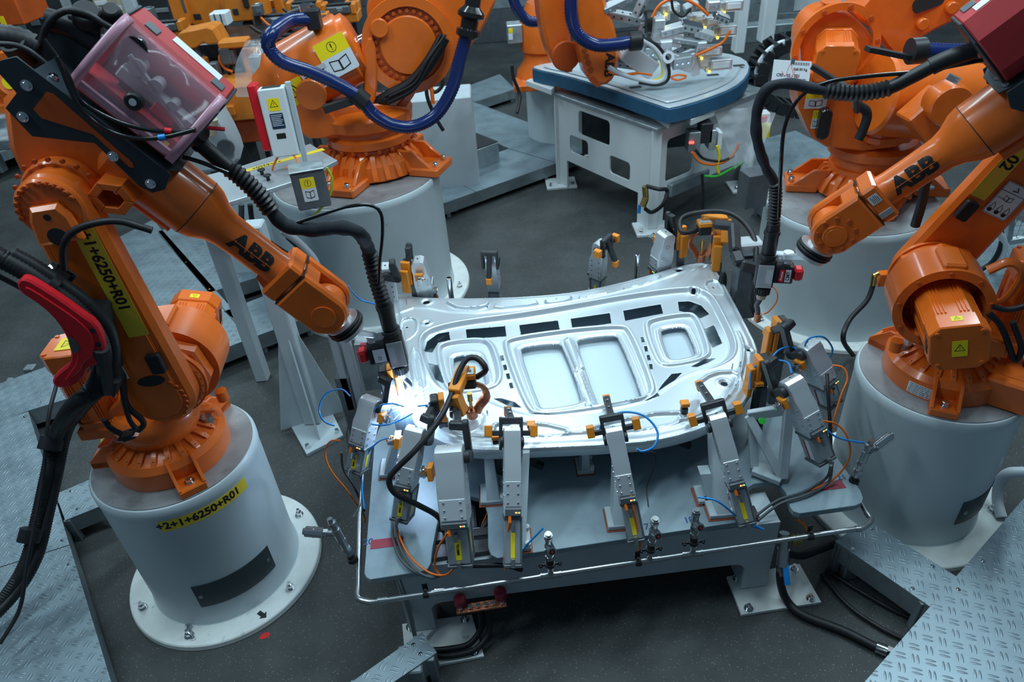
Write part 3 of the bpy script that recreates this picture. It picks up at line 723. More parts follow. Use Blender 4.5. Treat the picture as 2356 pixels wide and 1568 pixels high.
for i in range(n):
    x, y = OUT[i]; x2, y2 = OUT2[i]
    ox, oy = (x-.33)*.006, (y-3.3)*.006
    vs += [(x, y, PZp+Hh[i]), (x+ox, y+oy, PZp+Hh[i]-.012), (x+ox, y+oy, PZp+Hh[i]-.03), (x2, y2, PZp-.085+H2[i])]
for i in range(n):
    k, k2 = i*4, ((i+1) % n)*4
    for j in range(3): fs.append((k+j, k2+j, k2+j+1, k+j+1))
ed.v = [tuple(map(float, v)) for v in vs]; ed.f = fs
ed.build('folded_edge', 'sheet', pan, ang=60)
for x, y in ((926, 665), (935, 693), (1708, 853), (1703, 838), (1685, 842), (1121, 948)):
    q = U(x, y, PZp-.01); MB().cyl(q-ZZ*.03, q+ZZ*.018, .004, n=8).build('weld_stud', 'steel', pan)
# ================================================================ welding robots (two of one kind)
def L2W(B, az, z):
    a = R(az); return Matrix(((math.cos(a), -math.sin(a), 0, B.x), (math.sin(a), math.cos(a), 0, B.y), (0, 0, 1, z), (0, 0, 0, 1)))
XZ = Matrix(((1, 0, 0, 0), (0, 0, -1, 0), (0, 1, 0, 0), (0, 0, 0, 1)))  # prism poly in (x,z), height runs to -y
def motor(t, T, w, L, name='motor', m='orange', fins=True, logo=None, sticker=None):
    """servo motor: local x = axis, cross section w"""
    mb = MB(T)
    oct_ = [(-w*.5, -w*.32), (-w*.32, -w*.5), (w*.32, -w*.5), (w*.5, -w*.32), (w*.5, w*.32), (w*.32, w*.5), (-w*.32, w*.5), (-w*.5, w*.32)]
    K = Matrix(((0, 0, 1, 0), (1, 0, 0, 0), (0, 1, 0, 0), (0, 0, 0, 1)))
    mb.prism(oct_, 0, L*.1, K, b=.003); mb.prism([(a*.93, b*.93) for a, b in oct_], L*.1, L*.8, K); mb.prism(oct_, L*.78, L, K, b=.006)
    o = mb.build(name, m, t)
    if fins:
        f = MB(T)
        for a in range(4):
            c, s = (1, 0, -1, 0)[a], (0, 1, 0, -1)[a]
            Q = Matrix(((1, 0, 0, 0), (0, c, -s, 0), (0, s, c, 0), (0, 0, 0, 1)))
            for k in (-4, -3, -2, 2, 3, 4):
                f.bx(L*.14, L*.74, k*w*.062-.0035, k*w*.062+.0035, w*.46, w*.492, Q, b=.0012)
        f.build('cooling_fins', m, o)
    for y in (-.36, .36):
        for z in (-.36, .36): inst('screw', m, o, T, (L, y*w, z*w), (1, 0, 0), .010, .006)
    return o
def slab(mb, pts, y0, y1, b=.012, T=None):
    """prism of an x-z outline between y0<y1"""
    mb.prism(pts, -y1, -y0, (T @ XZ) if T is not None else XZ, b=b)
_SM = {}
def inst(name, m, parent, T, p, ax, r, h):
    key = (round(r, 4), round(h, 4), m)
    if key not in _SM:
        mb = MB().cyl((0, 0, 0), (0, 0, h), r, n=10, b=r*.12)
        if h > .003: mb.lathe([(r*.45, 0), (r*.45, .0006)], (0, 0, h), (0, 0, 1), 6)
        o = mb.build(name, m); _SM[key] = o.data; bpy.data.objects.remove(o)
    o = bpy.data.objects.new(name, _SM[key]); COL.objects.link(o)
    P = T @ Vector(p); A = (T.to_3x3() @ Vector(ax)).normalized()
    adopt(o, parent); o.location = Vector(o.location)+P; o.rotation_euler = A.to_track_quat('Z', 'Y').to_euler()
    return o
def ring_pts(c, ax, rad, n, a0=0, a1=360, e=None):
    ax = Vector(ax).normalized(); e = Vector(e) if e else ax.orthogonal().normalized(); f = ax.cross(e)
    return [Vector(c)+e*math.cos(R(a0+(a1-a0)*k/n))*rad+f*math.sin(R(a0+(a1-a0)*k/n))*rad for k in range(n)]
def screws(parent, T, c, ax, rad, n, r=.009, h=.012, a0=0, a1=360, e=None, m='orange2', name='screw'):
    for p in ring_pts(c, ax, rad, n, a0, a1, e): inst(name, m, parent, T, p, ax, r, h)
def sticker(T, w, h, parent, kind, name='warning_sticker', flip=False):
    """T: centre frame, x right, y up, z out of the surface"""
    o = MB(T).prism(rrect(w, h, min(w, h)*.06, 3), 0, .0009).build(name, {'warn': 'yellowb', 'manual': 'label', 'tri': 'yellowb', 'white': 'label'}.get(kind, 'label'), parent)
    k = MB(T)
    def tri(cx, cy, s, mm=None):
        P = [(cx, cy+s*.58), (cx-s*.5, cy-s*.29), (cx+s*.5, cy-s*.29)]; P2 = [(cx+(x-cx)*.78, cy+(y-cy)*.78) for x, y in P]
        for i in range(3):
            j = (i+1) % 3; k.prism([P[i], P[j], P2[j], P2[i]], .0009, .0013)
        k.prism([(cx-s*.03, cy+s*.22), (cx+s*.03, cy+s*.22), (cx+s*.02, cy-s*.05), (cx-s*.02, cy-s*.05)], .0009, .0013); k.prism(circ(s*.03, 8, cx, cy-s*.13), .0009, .0013)
    def lines(x0, x1, y0, y1, n, th=.35):
        dy = (y1-y0)/n
        for i in range(n): k.prism([(x0, y0+dy*i), (x1-(x1-x0)*(.25 if i % 3 == 0 else .04), y0+dy*i), (x1-(x1-x0)*(.25 if i % 3 == 0 else .04), y0+dy*(i+th)), (x0, y0+dy*(i+th))], .0009, .0013)
    if kind == 'warn': tri(0, -h*.02, min(w, h)*.72)
    if kind == 'tri': tri(0, 0, min(w, h)*.72)
    if kind == 'white': lines(-w*.42, w*.42, -h*.38, h*.38, 5)
    if kind == 'manual':   # top yellow, below booklet
        MB(T).prism([(-w/2, h*.05), (w/2, h*.05), (w/2, h/2), (-w/2, h/2)], .0009, .0012).build('yellow_field', 'yellowb', o)
        for i in range(20):
            a, b = 2*math.pi*i/20, 2*math.pi*(i+1)/20; r_ = h*.14
            k.prism([(r_*math.cos(a), h*.27+r_*math.sin(a)), (r_*math.cos(b), h*.27+r_*math.sin(b)), (r_*.88*math.cos(b), h*.27+r_*.88*math.sin(b)), (r_*.88*math.cos(a), h*.27+r_*.88*math.sin(a))], .0012, .0016)
        k.prism([(-.02*h, h*.36), (.02*h, h*.36), (.014*h, h*.24), (-.014*h, h*.24)], .0012, .0016); k.prism(circ(h*.018, 8, 0, h*.20), .0012, .0016)
        for s in (-1, 1):
            P = [(0, -h*.10), (s*w*.3, -h*.04), (s*w*.3, -h*.34), (0, -h*.40)]; P2 = [(s*w*.03, -h*.125), (s*w*.27, -h*.08), (s*w*.27, -h*.31), (s*w*.03, -h*.36)]
            for i in range(4): j = (i+1) % 4; k.prism([P[i], P[j], P2[j], P2[i]], .0009, .0013)
    if kind == 'lift':
        k.prism([(-w/2, h*.22), (w/2, h*.22), (w/2, h*.235), (-w/2, h*.235)], .0009, .0013)
        P, P2 = rrect(w*.97, h*.97, .004, 1), rrect(w*.93, h*.95, .003, 1)
        for i in range(len(P)): j = (i+1) % len(P); k.prism([P[i], P[j], P2[j], P2[i]], .0009, .0013)
        k.tube([(0, h*.42, .001), (.0, h*.36, .001), (.012, h*.32, .001), (0, h*.28, .001), (-.012, h*.30, .001)], .003, n=6)
        for s in (-1, 1):
            P = [(0, h*.10), (s*w*.17, h*.14), (s*w*.17, h*.0), (0, -h*.03)]; P2 = [(s*w*.02, h*.085), (s*w*.15, h*.12), (s*w*.15, h*.015), (s*w*.02, -h*.01)]
            for i in range(4): j = (i+1) % 4; k.prism([P[i], P[j], P2[j], P2[i]], .0009, .0013)
        for cx in (-w*.3, 0, w*.3):
            k.tube([(cx-.012, -h*.38, .001), (cx, -h*.12, .001), (cx+.014, -h*.36, .001), (cx-.006, -h*.30, .001), (cx-.01, -h*.4, .001)], .0016, n=5); k.prism(circ(.010, 10, cx, -h*.37), .0009, .0013)
        lines(-w*.4, 0, h*.0, h*.05, 2)
    if k.v: k.build('sticker_print', 'ink', o, fix=False)
    return o
def weld_robot(nm, label, B, az, S, E, W, fl, base_az, boxdir, rot=False):
    T = L2W(B, az, HP); T0 = L2W(B, base_az, HP)
    t = thing('welding_robot', label, 'robot', (B.x, B.y, HP), 'welding robots beside the table')
    # ---- base
    mb = MB(T0); mb.lathe([(.285, 0), (.29, .02), (.287, .105), (.262, .135), (.235, .14), (.17, .175), (.165, .19)], n=72)
    for a in ((-118, 121, 5) if rot else (-56, 68, 184)):
        c, s = math.cos(R(a)), math.sin(R(a)); Q = frame((0, 0, 0), (c, s, 0), z=ZZ)
        mb.box((.33, 0, .022), (.12, .13, .044), Q, .006)
        mb.prism([(.24, .0), (.385, 0), (.385, .05), (.285, .14), (.2, .145)], -.065, -.05, Q @ XZ, b=.002); mb.prism([(.24, .0), (.385, 0), (.385, .05), (.285, .14), (.2, .145)], .05, .065, Q @ XZ, b=.002)
    for k in range(22):
        a = 2*math.pi*k/22; Q = frame((0, 0, 0), (math.cos(a), math.sin(a), 0), z=ZZ)
        mb.prism([(.15, .13), (.262, .132), (.245, .15), (.17, .187), (.15, .187)], -.013, .013, Q @ XZ, b=.002)
    base = mb.build('base', 'orange', t)
    for a in ((-118, 121, 5) if rot else (-56, 68, 184)):
        c, s = math.cos(R(a)), math.sin(R(a)); p = T0 @ Vector((.34*c, .34*s, .044)); MB().bolt(p, ZZ, .017, .026).build('anchor_bolt', 'chrome', base)
    for k in range(22):
        a = 2*math.pi*(k+.0)/22; inst('screw_hole', 'dark', base, T0, (.238*math.cos(a), .238*math.sin(a), .150), (0, 0, 1), .006, .0028)
    if 0:
        dk = MB(); dk.cyl((.238*math.cos(a), .238*math.sin(a), .150), (.238*math.cos(a), .238*math.sin(a), .1545), .006, n=8)
    # connector box of the base
    bd = R(boxdir); Q = frame((0, 0, 0), (math.cos(bd), math.sin(bd), 0), z=ZZ); Qw = T0 @ Q
    cb = MB(Qw).bx(.2, .47, -.16, .16, .0, .16, b=.012).bx(.25, .40, -.10, .10, .16, .163).build('connector_box', 'orange', base)
    MB(Qw).bx(.472, .60, -.135, .135, .005, .16, b=.006).bx(.555, .57, -.10, .10, .03, .13).build('plug', 'blackg', cb)
    MB(Qw).prism(rrect(.09, .075, .018), .162, .174, Matrix.Translation((.36, .05, 0)), b=.003).build('rubber_pad', 'rubber', cb)
    # ---- turret
    mb = MB(T); mb.lathe([(.165, .16), (.185, .175), (.20, .21), (.205, .27), (.195, .31), (.17, .335)], n=56)
    sx, sz = S
    slab(mb, [(-.20, .25), (.16, .25), (.20, .30), (.30, .38), (sx+.19, sz-.03), (sx+.16, sz+.12), (sx, sz+.20), (sx-.13, sz+.17), (-.10, .42), (-.19, .36)], -.085, -.005, b=.012)
    slab(mb, [(-.17, .27), (.18, .27), (.26, .36), (sx+.06, sz-.12), (-.02, .40), (-.15, .36)], -.02, .22, b=.012)
    mb.ring((sx, -.01, sz), (sx, .22, sz), .215, .172, n=56); mb.cyl((sx, -.0, sz), (sx, .06, sz), .178, n=40)
    mb.bx(sx-.05, sx+.05, .02, .2, sz+.19, sz+.235, b=.01)
    mb.cyl((sx+.12, .12, .20), (sx+.12, .12, .26), .03, n=12)
    tu = mb.build('turret', 'orange', t)
    screws(tu, T, (sx, .06, sz), (0, 1, 0), .155, 8, .013, .03); screws(tu, T, (sx, .22, sz), (0, 1, 0), .194, 9, .011, .008)
    MB(T).cyl((.215, .02, .03), (.215, .02, .185), .03, n=20).build('bumper_pin', 'steel', tu)
    MB(T).tube([(sx-.16, .12, sz+.17), (sx-.24, .12, sz+.22), (sx-.30, .12, sz+.16), (sx-.27, .12, sz+.02), (sx-.18, .12, sz)], .014, n=8, flat=1.6).build('lifting_lug', 'orange', tu)
    Q = T @ frame((sx, .065, sz), (0, 1, 0), z=(.25, 0, 1)); mo = motor(t, Q, .235, .46, 'shoulder_motor')
    text('ABB', .05, Q @ frame((.41, -.119, 0), (0, 0, -1), z=(0, -1, 0)), 'ink', mo, 'maker_lettering', bold=.002)
    sticker(Q @ Matrix(((0, 0, 1, .4625), (1, 0, 0, 0), (0, 1, 0, 0), (0, 0, 0, 1))), .06, .085, mo, 'tri'); sticker(Q @ frame((.40, 0, .118), (0, 1, 0), z=(0, 0, 1)), .045, .035, mo, 'tri')
    Q = T @ frame((-.235, .0, .28), (0, 0, 1), z=(1, 0, 0)); m1 = motor(t, Q, .20, .44, 'rotation_motor')
    sticker(Q @ Matrix(((0, 0, 1, .4425), (1, 0, 0, 0), (0, 1, 0, 0), (0, 0, 0, 1))), .10, .08, m1, 'tri')
    MB(T).bx(-.34, -.10, -.11, .11, .22, .29, b=.012).build('motor_foot', 'orange', t)
    # ---- lower arm
    ex, ez = E; y0, y1 = -.235, -.10
    mb = MB(T); slab(mb, capsule((sx, sz), (ex, ez), .155, .125, 20), y0, y1-.02, b=.022)
    slab(mb, capsule((sx, sz), (ex, ez), .11, .085, 20), y0-.012, y0, b=.008)
    mb.cyl((sx, y1-.04, sz), (sx, -.0, sz), .175, n=44, b=.01); mb.ring((sx, y1-.025, sz), (sx, y1-.005, sz), .185, .15, n=44)
    la = mb.build('lower_arm', 'orange', t)
    screws(la, T, (sx, y1-.025, sz), (0, -1, 0), .165, 26); screws(la, T, (sx, y0-.012, sz), (0, -1, 0), .125, 7, .010, .010, -40, 60, (1, 0, 0))
    u = Vector((ex-sx, 0, ez-sz)); LL = u.length; u.normalize(); v = Vector((u.z, 0, -u.x))   # v forward side of the arm
    c = Vector((sx, y0-.0135, sz))+u*.11+v*.02; MB(T @ frame(c, v, z=(0, -1, 0))).prism([(x*1.5, y*.7) for x, y in circ(.04, 20)], 0, .0012).build('cast_opening', 'dark', la)
    # ---- upper arm
    Ev, Wv = Vector((ex, ez)), Vector(W); D = (Wv-Ev).length; off = .235; Lx = math.sqrt(D*D-off*off)
    a0 = math.atan2(Wv.y-Ev.y, Wv.x-Ev.x); al = math.atan2(off, Lx); da = a0-al
    d = Vector((math.cos(da), 0, math.sin(da))); nn = Vector((-d.z, 0, d.x)); F = Vector((ex, 0, ez))+nn*off
    if nn.z < 0: nn = -nn
    Q = T @ frame(F, d, z=nn)   # upper arm frame: x along the arm, y left, z up
    ua = thing_part('upper_arm', t)
    mb = MB(Q)
    slab(mb, [(-.34, -.09), (-.33, .0), (-.27, .08), (-.18, .115), (.02, .13), (.07, .12), (.10, .0), (.08, -.11), (.06, -.24), (.0, -.33), (-.12, -.34), (-.24, -.24)], -.085, .14, b=.03)
    mb.cyl((-.0, -.085, -off), (-.0, -.15, -off), .145, n=40, b=.008)
    mb.lathe([(.09, 0), (.12, .03), (.132, .09), (.132, .375)], (0, 0, 0), (1, 0, 0), 44, caps=True)
    mb.bx(-.02, .10, -.06, .06, .10, .165, b=.015); mb.bx(.02, .14, -.15, -.09, -.06, .04, b=.02) if rot else None
    mb.cyl((.12, .02, -.155), (.36, .02, -.155), .028, n=14)
    hs = mb.build('elbow_housing', 'orange', t)
    Q2 = T @ frame((ex, 0, ez), (sx-ex, 0, sz-ez), z=(1, 0, 0) if True else nn)
    mb = MB(Q2); mb.ring((0, -.245, 0), (0, -.275, 0), .150, .0, n=44) if False else mb.cyl((0, -.235, 0), (0, -.265, 0), .122, n=44, b=.008)
    slab(mb, [(.12, -.09), (.12, .08), (.02, .075), (-.03, .05), (-.03, -.05), (.02, -.075)], -.30, -.255, b=.014)
    cap = mb.build('elbow_cap', 'orange', hs)
    screws(cap, Q2, (0, -.265, 0), (0, -1, 0), .105, 6, .010, .012, 110, 190, (1, 0, 0)); screws(cap, Q2, (0, -.265, 0), (0, -1, 0), .105, 6, .010, .012, 200, 290, (1, 0, 0)); screws(hs, Q2, (0, -.15, 0), (0, -1, 0), .155, 20)
    MB(Q2).lathe([(.036, 0), (.036, .002)], (.09, -.3005, 0), (0, -1, 0), 24).build('cap_opening', 'dark', hs); MB(Q2).cyl((.01, -.3, 0), (.01, -.302, 0), .013, n=14).build('cap_opening', 'dark', hs)
    MB(Q).ring((.375, 0, 0), (.379, 0, 0), .1325, .11, n=44).build('seam', 'dark', hs)
    if not rot:
        hc = Q.inverted() @ V(262, 450, Q @ Vector((0, -.17, 0)), Q.to_3x3() @ Vector((0, 1, 0)))
        hx = MB(Q @ frame((hc.x, -.085, hc.z), (.8, 0, .6), z=(0, -1, 0))); P6 = [(.085*math.cos(R(a)), .07*math.sin(R(a))) for a in range(0, 360, 60)]; P6i = [(x*.55, y*.55) for x, y in P6]
        for i in range(6): j = (i+1) % 6; hx.prism([P6[i], P6[j], P6i[j], P6i[i]], 0, .12, b=.003)
        hx.build('hollow_boss', 'orange', hs)
    mb = MB(Q); mb.lathe([(.132, .379), (.122, .42), (.092, .475), (.0795, .52), (.077, .62), (.077, .75), (.082, .80), (.095, .87)], (0, 0, 0), (1, 0, 0), 44)
    mb.bx(.79, .868, -.095, .095, -.10, .10, b=.03)
    for s in (-1, 1): mb.prism([(.72, .0), (.86, 0), (.86, .115), (.74, .075)], -.006, .006, frame((0, s*.05, 0), (1, 0, 0), z=(0, 1, 0)), b=.002)
    tb = mb.build('arm_tube', 'orange', t)
    cl = Q.inverted() @ CAM; sY = -1 if cl.y < 0 else 1; a0_ = math.atan2(cl.z, abs(cl.y))-.2; TX = .65
    curv = lambda p: Q @ Vector((TX+(p.x if sY < 0 else -p.x), sY*(.0800+p.z)*math.cos(p.y/.0785+a0_), (.0800+p.z)*math.sin(p.y/.0785+a0_)))
    lt = text('ABB', .108, None, 'ink', tb, 'maker_lettering', bold=.005, bend=curv)
    g = MB()
    def quad(x0, x1, y0, y1):
        g.add([curv(Vector((x, y, .0016))) for x, y in ((x0, y0), (x1, y0), (x1, y1), (x0, y1))], [(0, 1, 2, 3)])
    quad(-.12, .12, -.0016, .0016)
    for cx in (-.079, -.002, .073): quad(cx-.0012, cx+.0012, -.042, .0); quad(cx-.0012, cx+.0012, .0, .042)
    g.build('lettering_gaps', 'orange', lt, fix=False)
    # wrist fork
    mb = MB(Q)
    for y0_, y1_ in ((-.105, -.052), (.052, .105)):
        slab(mb, [(.872, .10), (.872, -.10)]+[(Lx+.105*math.cos(a), .105*math.sin(a)) for a in np.linspace(-1.4, 1.4, 14)], y0_, y1_, b=.012)
    mb.bx(.872, .96, -.06, .06, -.09, .09, b=.02)
    mb.cyl((Lx, -.105, 0), (Lx, -.113, 0), .055, n=28, b=.002); mb.cyl((Lx, .105, 0), (Lx, .113, 0), .04, n=28, b=.002)
    wr = mb.build('wrist_fork', 'orange', t)
    MB(Q).bx(.8685, .8715, -.097, .097, -.101, .101, b=.001).build('seam', 'dark', wr)
    screws(wr, Q, (Lx-.01, .105, 0), (0, 1, 0), .082, 9, .012, .007)
    MB(Q).cyl((Lx-.0, .105, 0), (Lx, .112, 0), .055, n=28, b=.002).build('wrist_cap', 'orange', wr)
    MB(Q).box((.83, .098, -.05), (.06, .006, .03)).build('terminal_plate', 'alu2', wr)
    if rot: sticker(Q @ frame((.83, .0965, .04), (0, 0, 1), z=(0, 1, 0)), .05, .045, wr, 'white', 'type_label')
    # tilt unit and flange
    Wp = T @ (F+d*Lx); fd = Vector(fl).normalized(); ly = (T.to_3x3() @ Vector((0, 1, 0)))
    TF = frame(Wp, fd, y=ly)
    mb = MB(TF); mb.cyl((0, -.05, 0), (0, .05, 0), .088, n=36, b=.006); mb.cyl((.0, 0, 0), (.10, 0, 0), .065, .058, n=32)
    mb.build('tilt_unit', 'orange', t)
    MB(TF).cyl((.10, 0, 0), (.118, 0, 0), .05, n=28).cyl((.118, 0, 0), (.124, 0, 0), .085, n=36).cyl((.165, 0, 0), (.19, 0, 0), .078, n=36, b=.003).build('tool_flange', 'alu', t)
    MB(TF).lathe([(.06, .124), (.088, .126), (.092, .132), (.082, .138), (.093, .146), (.093, .152), (.082, .158), (.088, .164), (.06, .166)], (0, 0, 0), (1, 0, 0), 40).build('rubber_bellows', 'rubber', t)
    return t, T, Q, Wp+fd*.19, TF
def thing_part(n, t): return t
def make_plate_T(Tq, px):
    pass
tL, TL, QL, fL, TFL = weld_robot('L', 'orange welding robot on the left, yellow label down its arm, reaching to the flash', LB, 4, (.17, .52), (.12, 1.46), (.953, .765), (.45, .05, -.9), 0, 128)
tR, TR, QR, fR, TFR = weld_robot('R', 'orange welding robot at the right edge, big finned motor facing the camera, arm reaching left', RB, 163, (.17, .52), (-.231, 1.397), (.687, .819), (-.40, .10, -.9), 0, -42, rot=True)
# yellow name label and bits on the lower arms
def arm_label(t, T, S, E, txt, la, a0, L, x, side=-.2485, flipx=1, size=.075):
    S3, E3 = Vector((S[0], side, S[1])), Vector((E[0], side, E[1])); u = (E3-S3).normalized(); v = Vector((u.z, 0, -u.x))
    c = S3+u*(a0)+v*x
    X = -u*flipx
    Tq = T @ frame(c, X, z=(0, -1, 0))
    o = MB(Tq).prism(rrect(L, .085, .003, 1), 0, .0012).build('name_label', 'yellow', la); o['label'] = 'yellow name label'
    text(txt[0], size, Tq @ Matrix.Translation((txt[1], 0, .0016)), 'ink', o, 'lettering', bold=.002)
    return o
laL = [c for c in tL.children if c.name.startswith('lower_arm')][0]; laR = [c for c in tR.children if c.name.startswith('lower_arm')][0]
arm_label(tL, TL, (.17, .52), (.12, 1.46), ('+2+1+6250+R01', -.035), laL, .655, .62, .068, size=.062)
# black pads
for t_, T_, S_, E_, la_ in ((tL, TL, (.17, .52), (.12, 1.46), laL),):
    S3, E3 = Vector((S_[0], -.247, S_[1])), Vector((E_[0], -.247, E_[1])); u = (E3-S3).normalized(); v = Vector((u.z, 0, -u.x))
    q = S3+u*.20+v*.08; MB(T_ @ frame(q, u, z=(0, -1, 0))).prism(rrect(.10, .06, .012), -.01, .022, b=.004).build('rubber_pad', 'rubber', la_)
# R robot: the visible side of its lower arm is the left (inner) face
S3, E3 = Vector((.17, -.115, .52)), Vector((-.231, -.115, 1.397)); u = (E3-S3).normalized(); v = Vector((u.z, 0, -u.x))
def RA(a, b, z=0): return TR @ frame(S3+u*a+v*b+Vector((0, z, 0)), u, z=(0, 1, 0))
o = MB(RA(.60, .085, .004)).prism(rrect(.34, .075, .003, 1), 0, .0012).build('name_label', 'yellow', laR)
text('02', .072, RA(.60, .085, .0058) @ frame((.02, 0, 0), (-1, 0, 0), z=(0, 0, 1)), 'ink', o, 'lettering', bold=.002)
MB(RA(.36, .085, .0)).prism(rrect(.10, .06, .012), -.0, .03, b=.004).build('rubber_pad', 'rubber', laR)
MB(RA(.75, -.03, .0)).prism(rrect(.13, .075, .03), -.0, .0035).build('cast_opening', 'dark', laR)
sticker(RA(.47, -.035, .004) @ frame((0, 0, 0), (0, -1, 0), z=(0, 0, 1)), .12, .17, laR, 'lift', 'lifting_instruction_sticker')
# text strip on the base of the right robot and little labels
sB = T0R = L2W(RB, 0, HP)
a_ = R(-140)
lb = curved_plate(RB, .2895, a_-.22, a_+.22, HP+.015, HP+.08, .0012, 'axis_list_label', 'label', [c for c in tR.children if c.name.startswith('base')][0])
for k, tx in enumerate(('Axis 1 Shell Omala S4 WE 150', 'Axis 2 Shell Omala S4 WE 150', 'Axis 3 Kyodo Yushi TMO 150', 'Axis 4 Optimol Optigear BM 100', 'Axis 5 Optimol Optigear BM 100', 'Axis 6 Optimol Optigear BM 100')):
    text(tx, .0088, None, 'ink', lb, 'lettering', bend=wrap(RB, .291, a_, HP+.073-k*.0102), bold=.0001)
# ================================================================ torches, wire feeders, hoses
def torch(label, tipp, top, side, camside, reach, bend):
    """tipp: wire tip; top: top of the torch body"""
    tipp, top = Vector(tipp), Vector(top); ax = (top-tipp).normalized(); side = Vector(side); side = (side-ax*side.dot(ax)).normalized()
    t = thing('welding_torch', label, 'torch', tuple(top), 'welding torches on the robots')
    L = (top-tipp).length
    HX, HY = [0, .07, .11, .355, .40, .46, .65, .70, .84], [0, .06, .09, .27*L, .32*L, .40*L, .70*L, .74*L, L]
    def P(h, s=0, c=0): return tipp+ax*float(np.interp(h, HX, HY))+side*s+ax.cross(side)*c
    # neck
    b0 = P(.37)
    MB().tube([P(.055)+Vector(bend)*.0, P(.11)+Vector(bend)*.4, P(.20)+Vector(bend)*.85, P(.30)+Vector(bend)*.3, b0], .0145, n=16, step=.01).build('swan_neck', 'mid', t)
    nz = MB().cyl(P(.012), P(.07), .0185, .021, n=20, b=.001).build('gas_nozzle', 'copper' if camside < 0 else 'galvd', t)
    MB().cyl(P(.0), P(.02), .004, n=8).build('contact_tip', 'brass', nz)
    MB().cyl(P(.355), P(.40), .024, .03, n=20).build('neck_collar', 'cream', t)
    mb = MB().cyl(P(.40), P(.46), .036, .042, n=24, b=.004)
    for k in range(18):
        a = 2*math.pi*k/18; q = side*math.cos(a)+ax.cross(side)*math.sin(a); mb.bar(P(.405)+q*.039, P(.452)+q*.042, .006, .006, up=q)
    mb.build('knurled_ring', 'black', t)
    Qb = frame(P(.46), ax, z=side)
    BL = (P(.65)-P(.46)).length; bd = MB(Qb).bx(0, BL, -.042, .042, -.045, .05, b=.012).build('torch_body', 'black', t)
    cv = MB(Qb).bx(.015, BL*.85, (.048*camside), (.043*camside), -.035, .045, b=.002).build('clear_cover', 'bag', bd)
    MB(Qb).bx(.04, BL*.7, (.0425*camside), (.0415*camside), -.03, .0, b=.0005).build('data_label', 'label', bd)
    MB().cyl(P(.645), P(.68), .044, n=24).cyl(P(.68), P(.70), .05, n=24).cyl(P(.70), P(.80), .038, n=24, b=.003).cyl(P(.80), P(.82), .042, n=24).cyl(P(.82), top+ax*.02, .036, .033, n=24).build('torch_neck_tube', 'black', t)
    # drive unit
    Qd = frame(P(.55), -side, z=ax)
    dr = MB(Qd).bx(.04, .14, -.038, .038, -.045, .055, b=.006).build('drive_box', 'blackg', t)
    rb = MB(Qd).bx(.14, .19, -.034, .034, -.03, .04, b=.012).build('red_cap', 'red', dr)
    if camside > 0:
        pass
    # clamp bracket to the flange
    br = MB(); mid = P(.66, 0)
    br.bar(P(.66), P(.66)-side*.10, .05, .045, up=ax, b=.005).bar(P(.66)-side*.08, Vector(reach), .045, .03, up=ax, b=.004)
    br.cyl(P(.66)-side*.10-ax*.03, P(.66)-side*.10+ax*.03, .026, n=18).cyl(P(.66, 0, -.035)-side*.10, P(.66, 0, .035)-side*.10, .015, n=12)
    br.bolt(P(.66, -.06, -.025*camside), ax.cross(side)*-camside, .008, .008)
    br.build('mounting_bracket', 'alu', t)
    return t, P, ax, side, Qd, Qb, dr
tipL, topL = U(942, 925, .985), None
xL = Vector((tipL.x, tipL.y, 1.85)); topL = V(880, 690, tipL, (-.2, -1, 0))
tipR = U(1741, 741, 1.08); topR = V(1779, 520, tipR, (.2, -1, 0))
def towards(p, q): return (Vector(q)-Vector(p))
tcL, PL, axL, sdL, QdL, QbL, drL = torch('black welding torch held at the bright arc on the left', tipL, topL, (1, .1, 0), 1, fL, (.03, .0, 0))
MB(QdL).bx(.05, .11, .0382, .0392, -.035, .045, b=.0003).build('data_label', 'label', drL); text('CE', .022, QdL @ frame((.08, .0395, -.01), (0, 0, 1), z=(0, 1, 0)), 'ink', drL, 'lettering')
tcR, PR_, axR, sdR, QdR, QbR, drR = torch('black welding torch with CMT plate hanging at the right edge of the panel', tipR, topR, (-1, .25, 0), -1, fR, (-.02, .0, 0))
q = QdR @ frame((.095, -.0388, .005), (0, 0, 1), z=(0, -1, 0))
for off_, w_, m_ in ((-.016, .028, 'label'), (.016, .024, 'red')):
    MB(q).prism([( -.038, off_-w_/2), (.038, off_-w_/2), (.038, off_+w_/2), (-.038, off_+w_/2)], 0, .0008).build('logo_plate', m_, drR)
text('CMT', .026, q @ frame((0, -.016, .001), (1, 0, 0), z=(0, 0, 1)), 'ink', drR, 'lettering', bold=.0006); text('Fronius', .018, q @ frame((0, .016, .001), (1, 0, 0), z=(0, 0, 1)), 'label', drR, 'lettering', bold=.0004)
# ================================================================ welding arc
ap = tipL+Vector((-.006, -.012, -.012))
t = thing('welding_arc', 'dazzling white blue welding flash at the left edge of the panel', 'arc', tuple(ap))
m = mat('arc_plasma', (1, 1, 1), emit=(.62, .82, 1.0), es=60)
rn = random.Random(3)
mb = MB(); mb.sphere(tuple(ap), .05, 24)
mb.build('plasma_core', m, t)
m2 = mat('spark', (1, 1, 1), emit=(.75, .88, 1.0), es=14)
sp_b = MB()
for k in range(70):
    a, el = rn.uniform(0, 6.283), rn.uniform(-.1, 1.2); d = Vector((math.cos(a)*math.cos(el), math.sin(a)*math.cos(el), math.sin(el))); L = rn.uniform(.05, .13)
    sp_b.lathe([(.0011, 0), (.0004, L)], ap+d*.02, d, 5)
sp_b.build('sparks', m2, t)['kind'] = 'stuff'
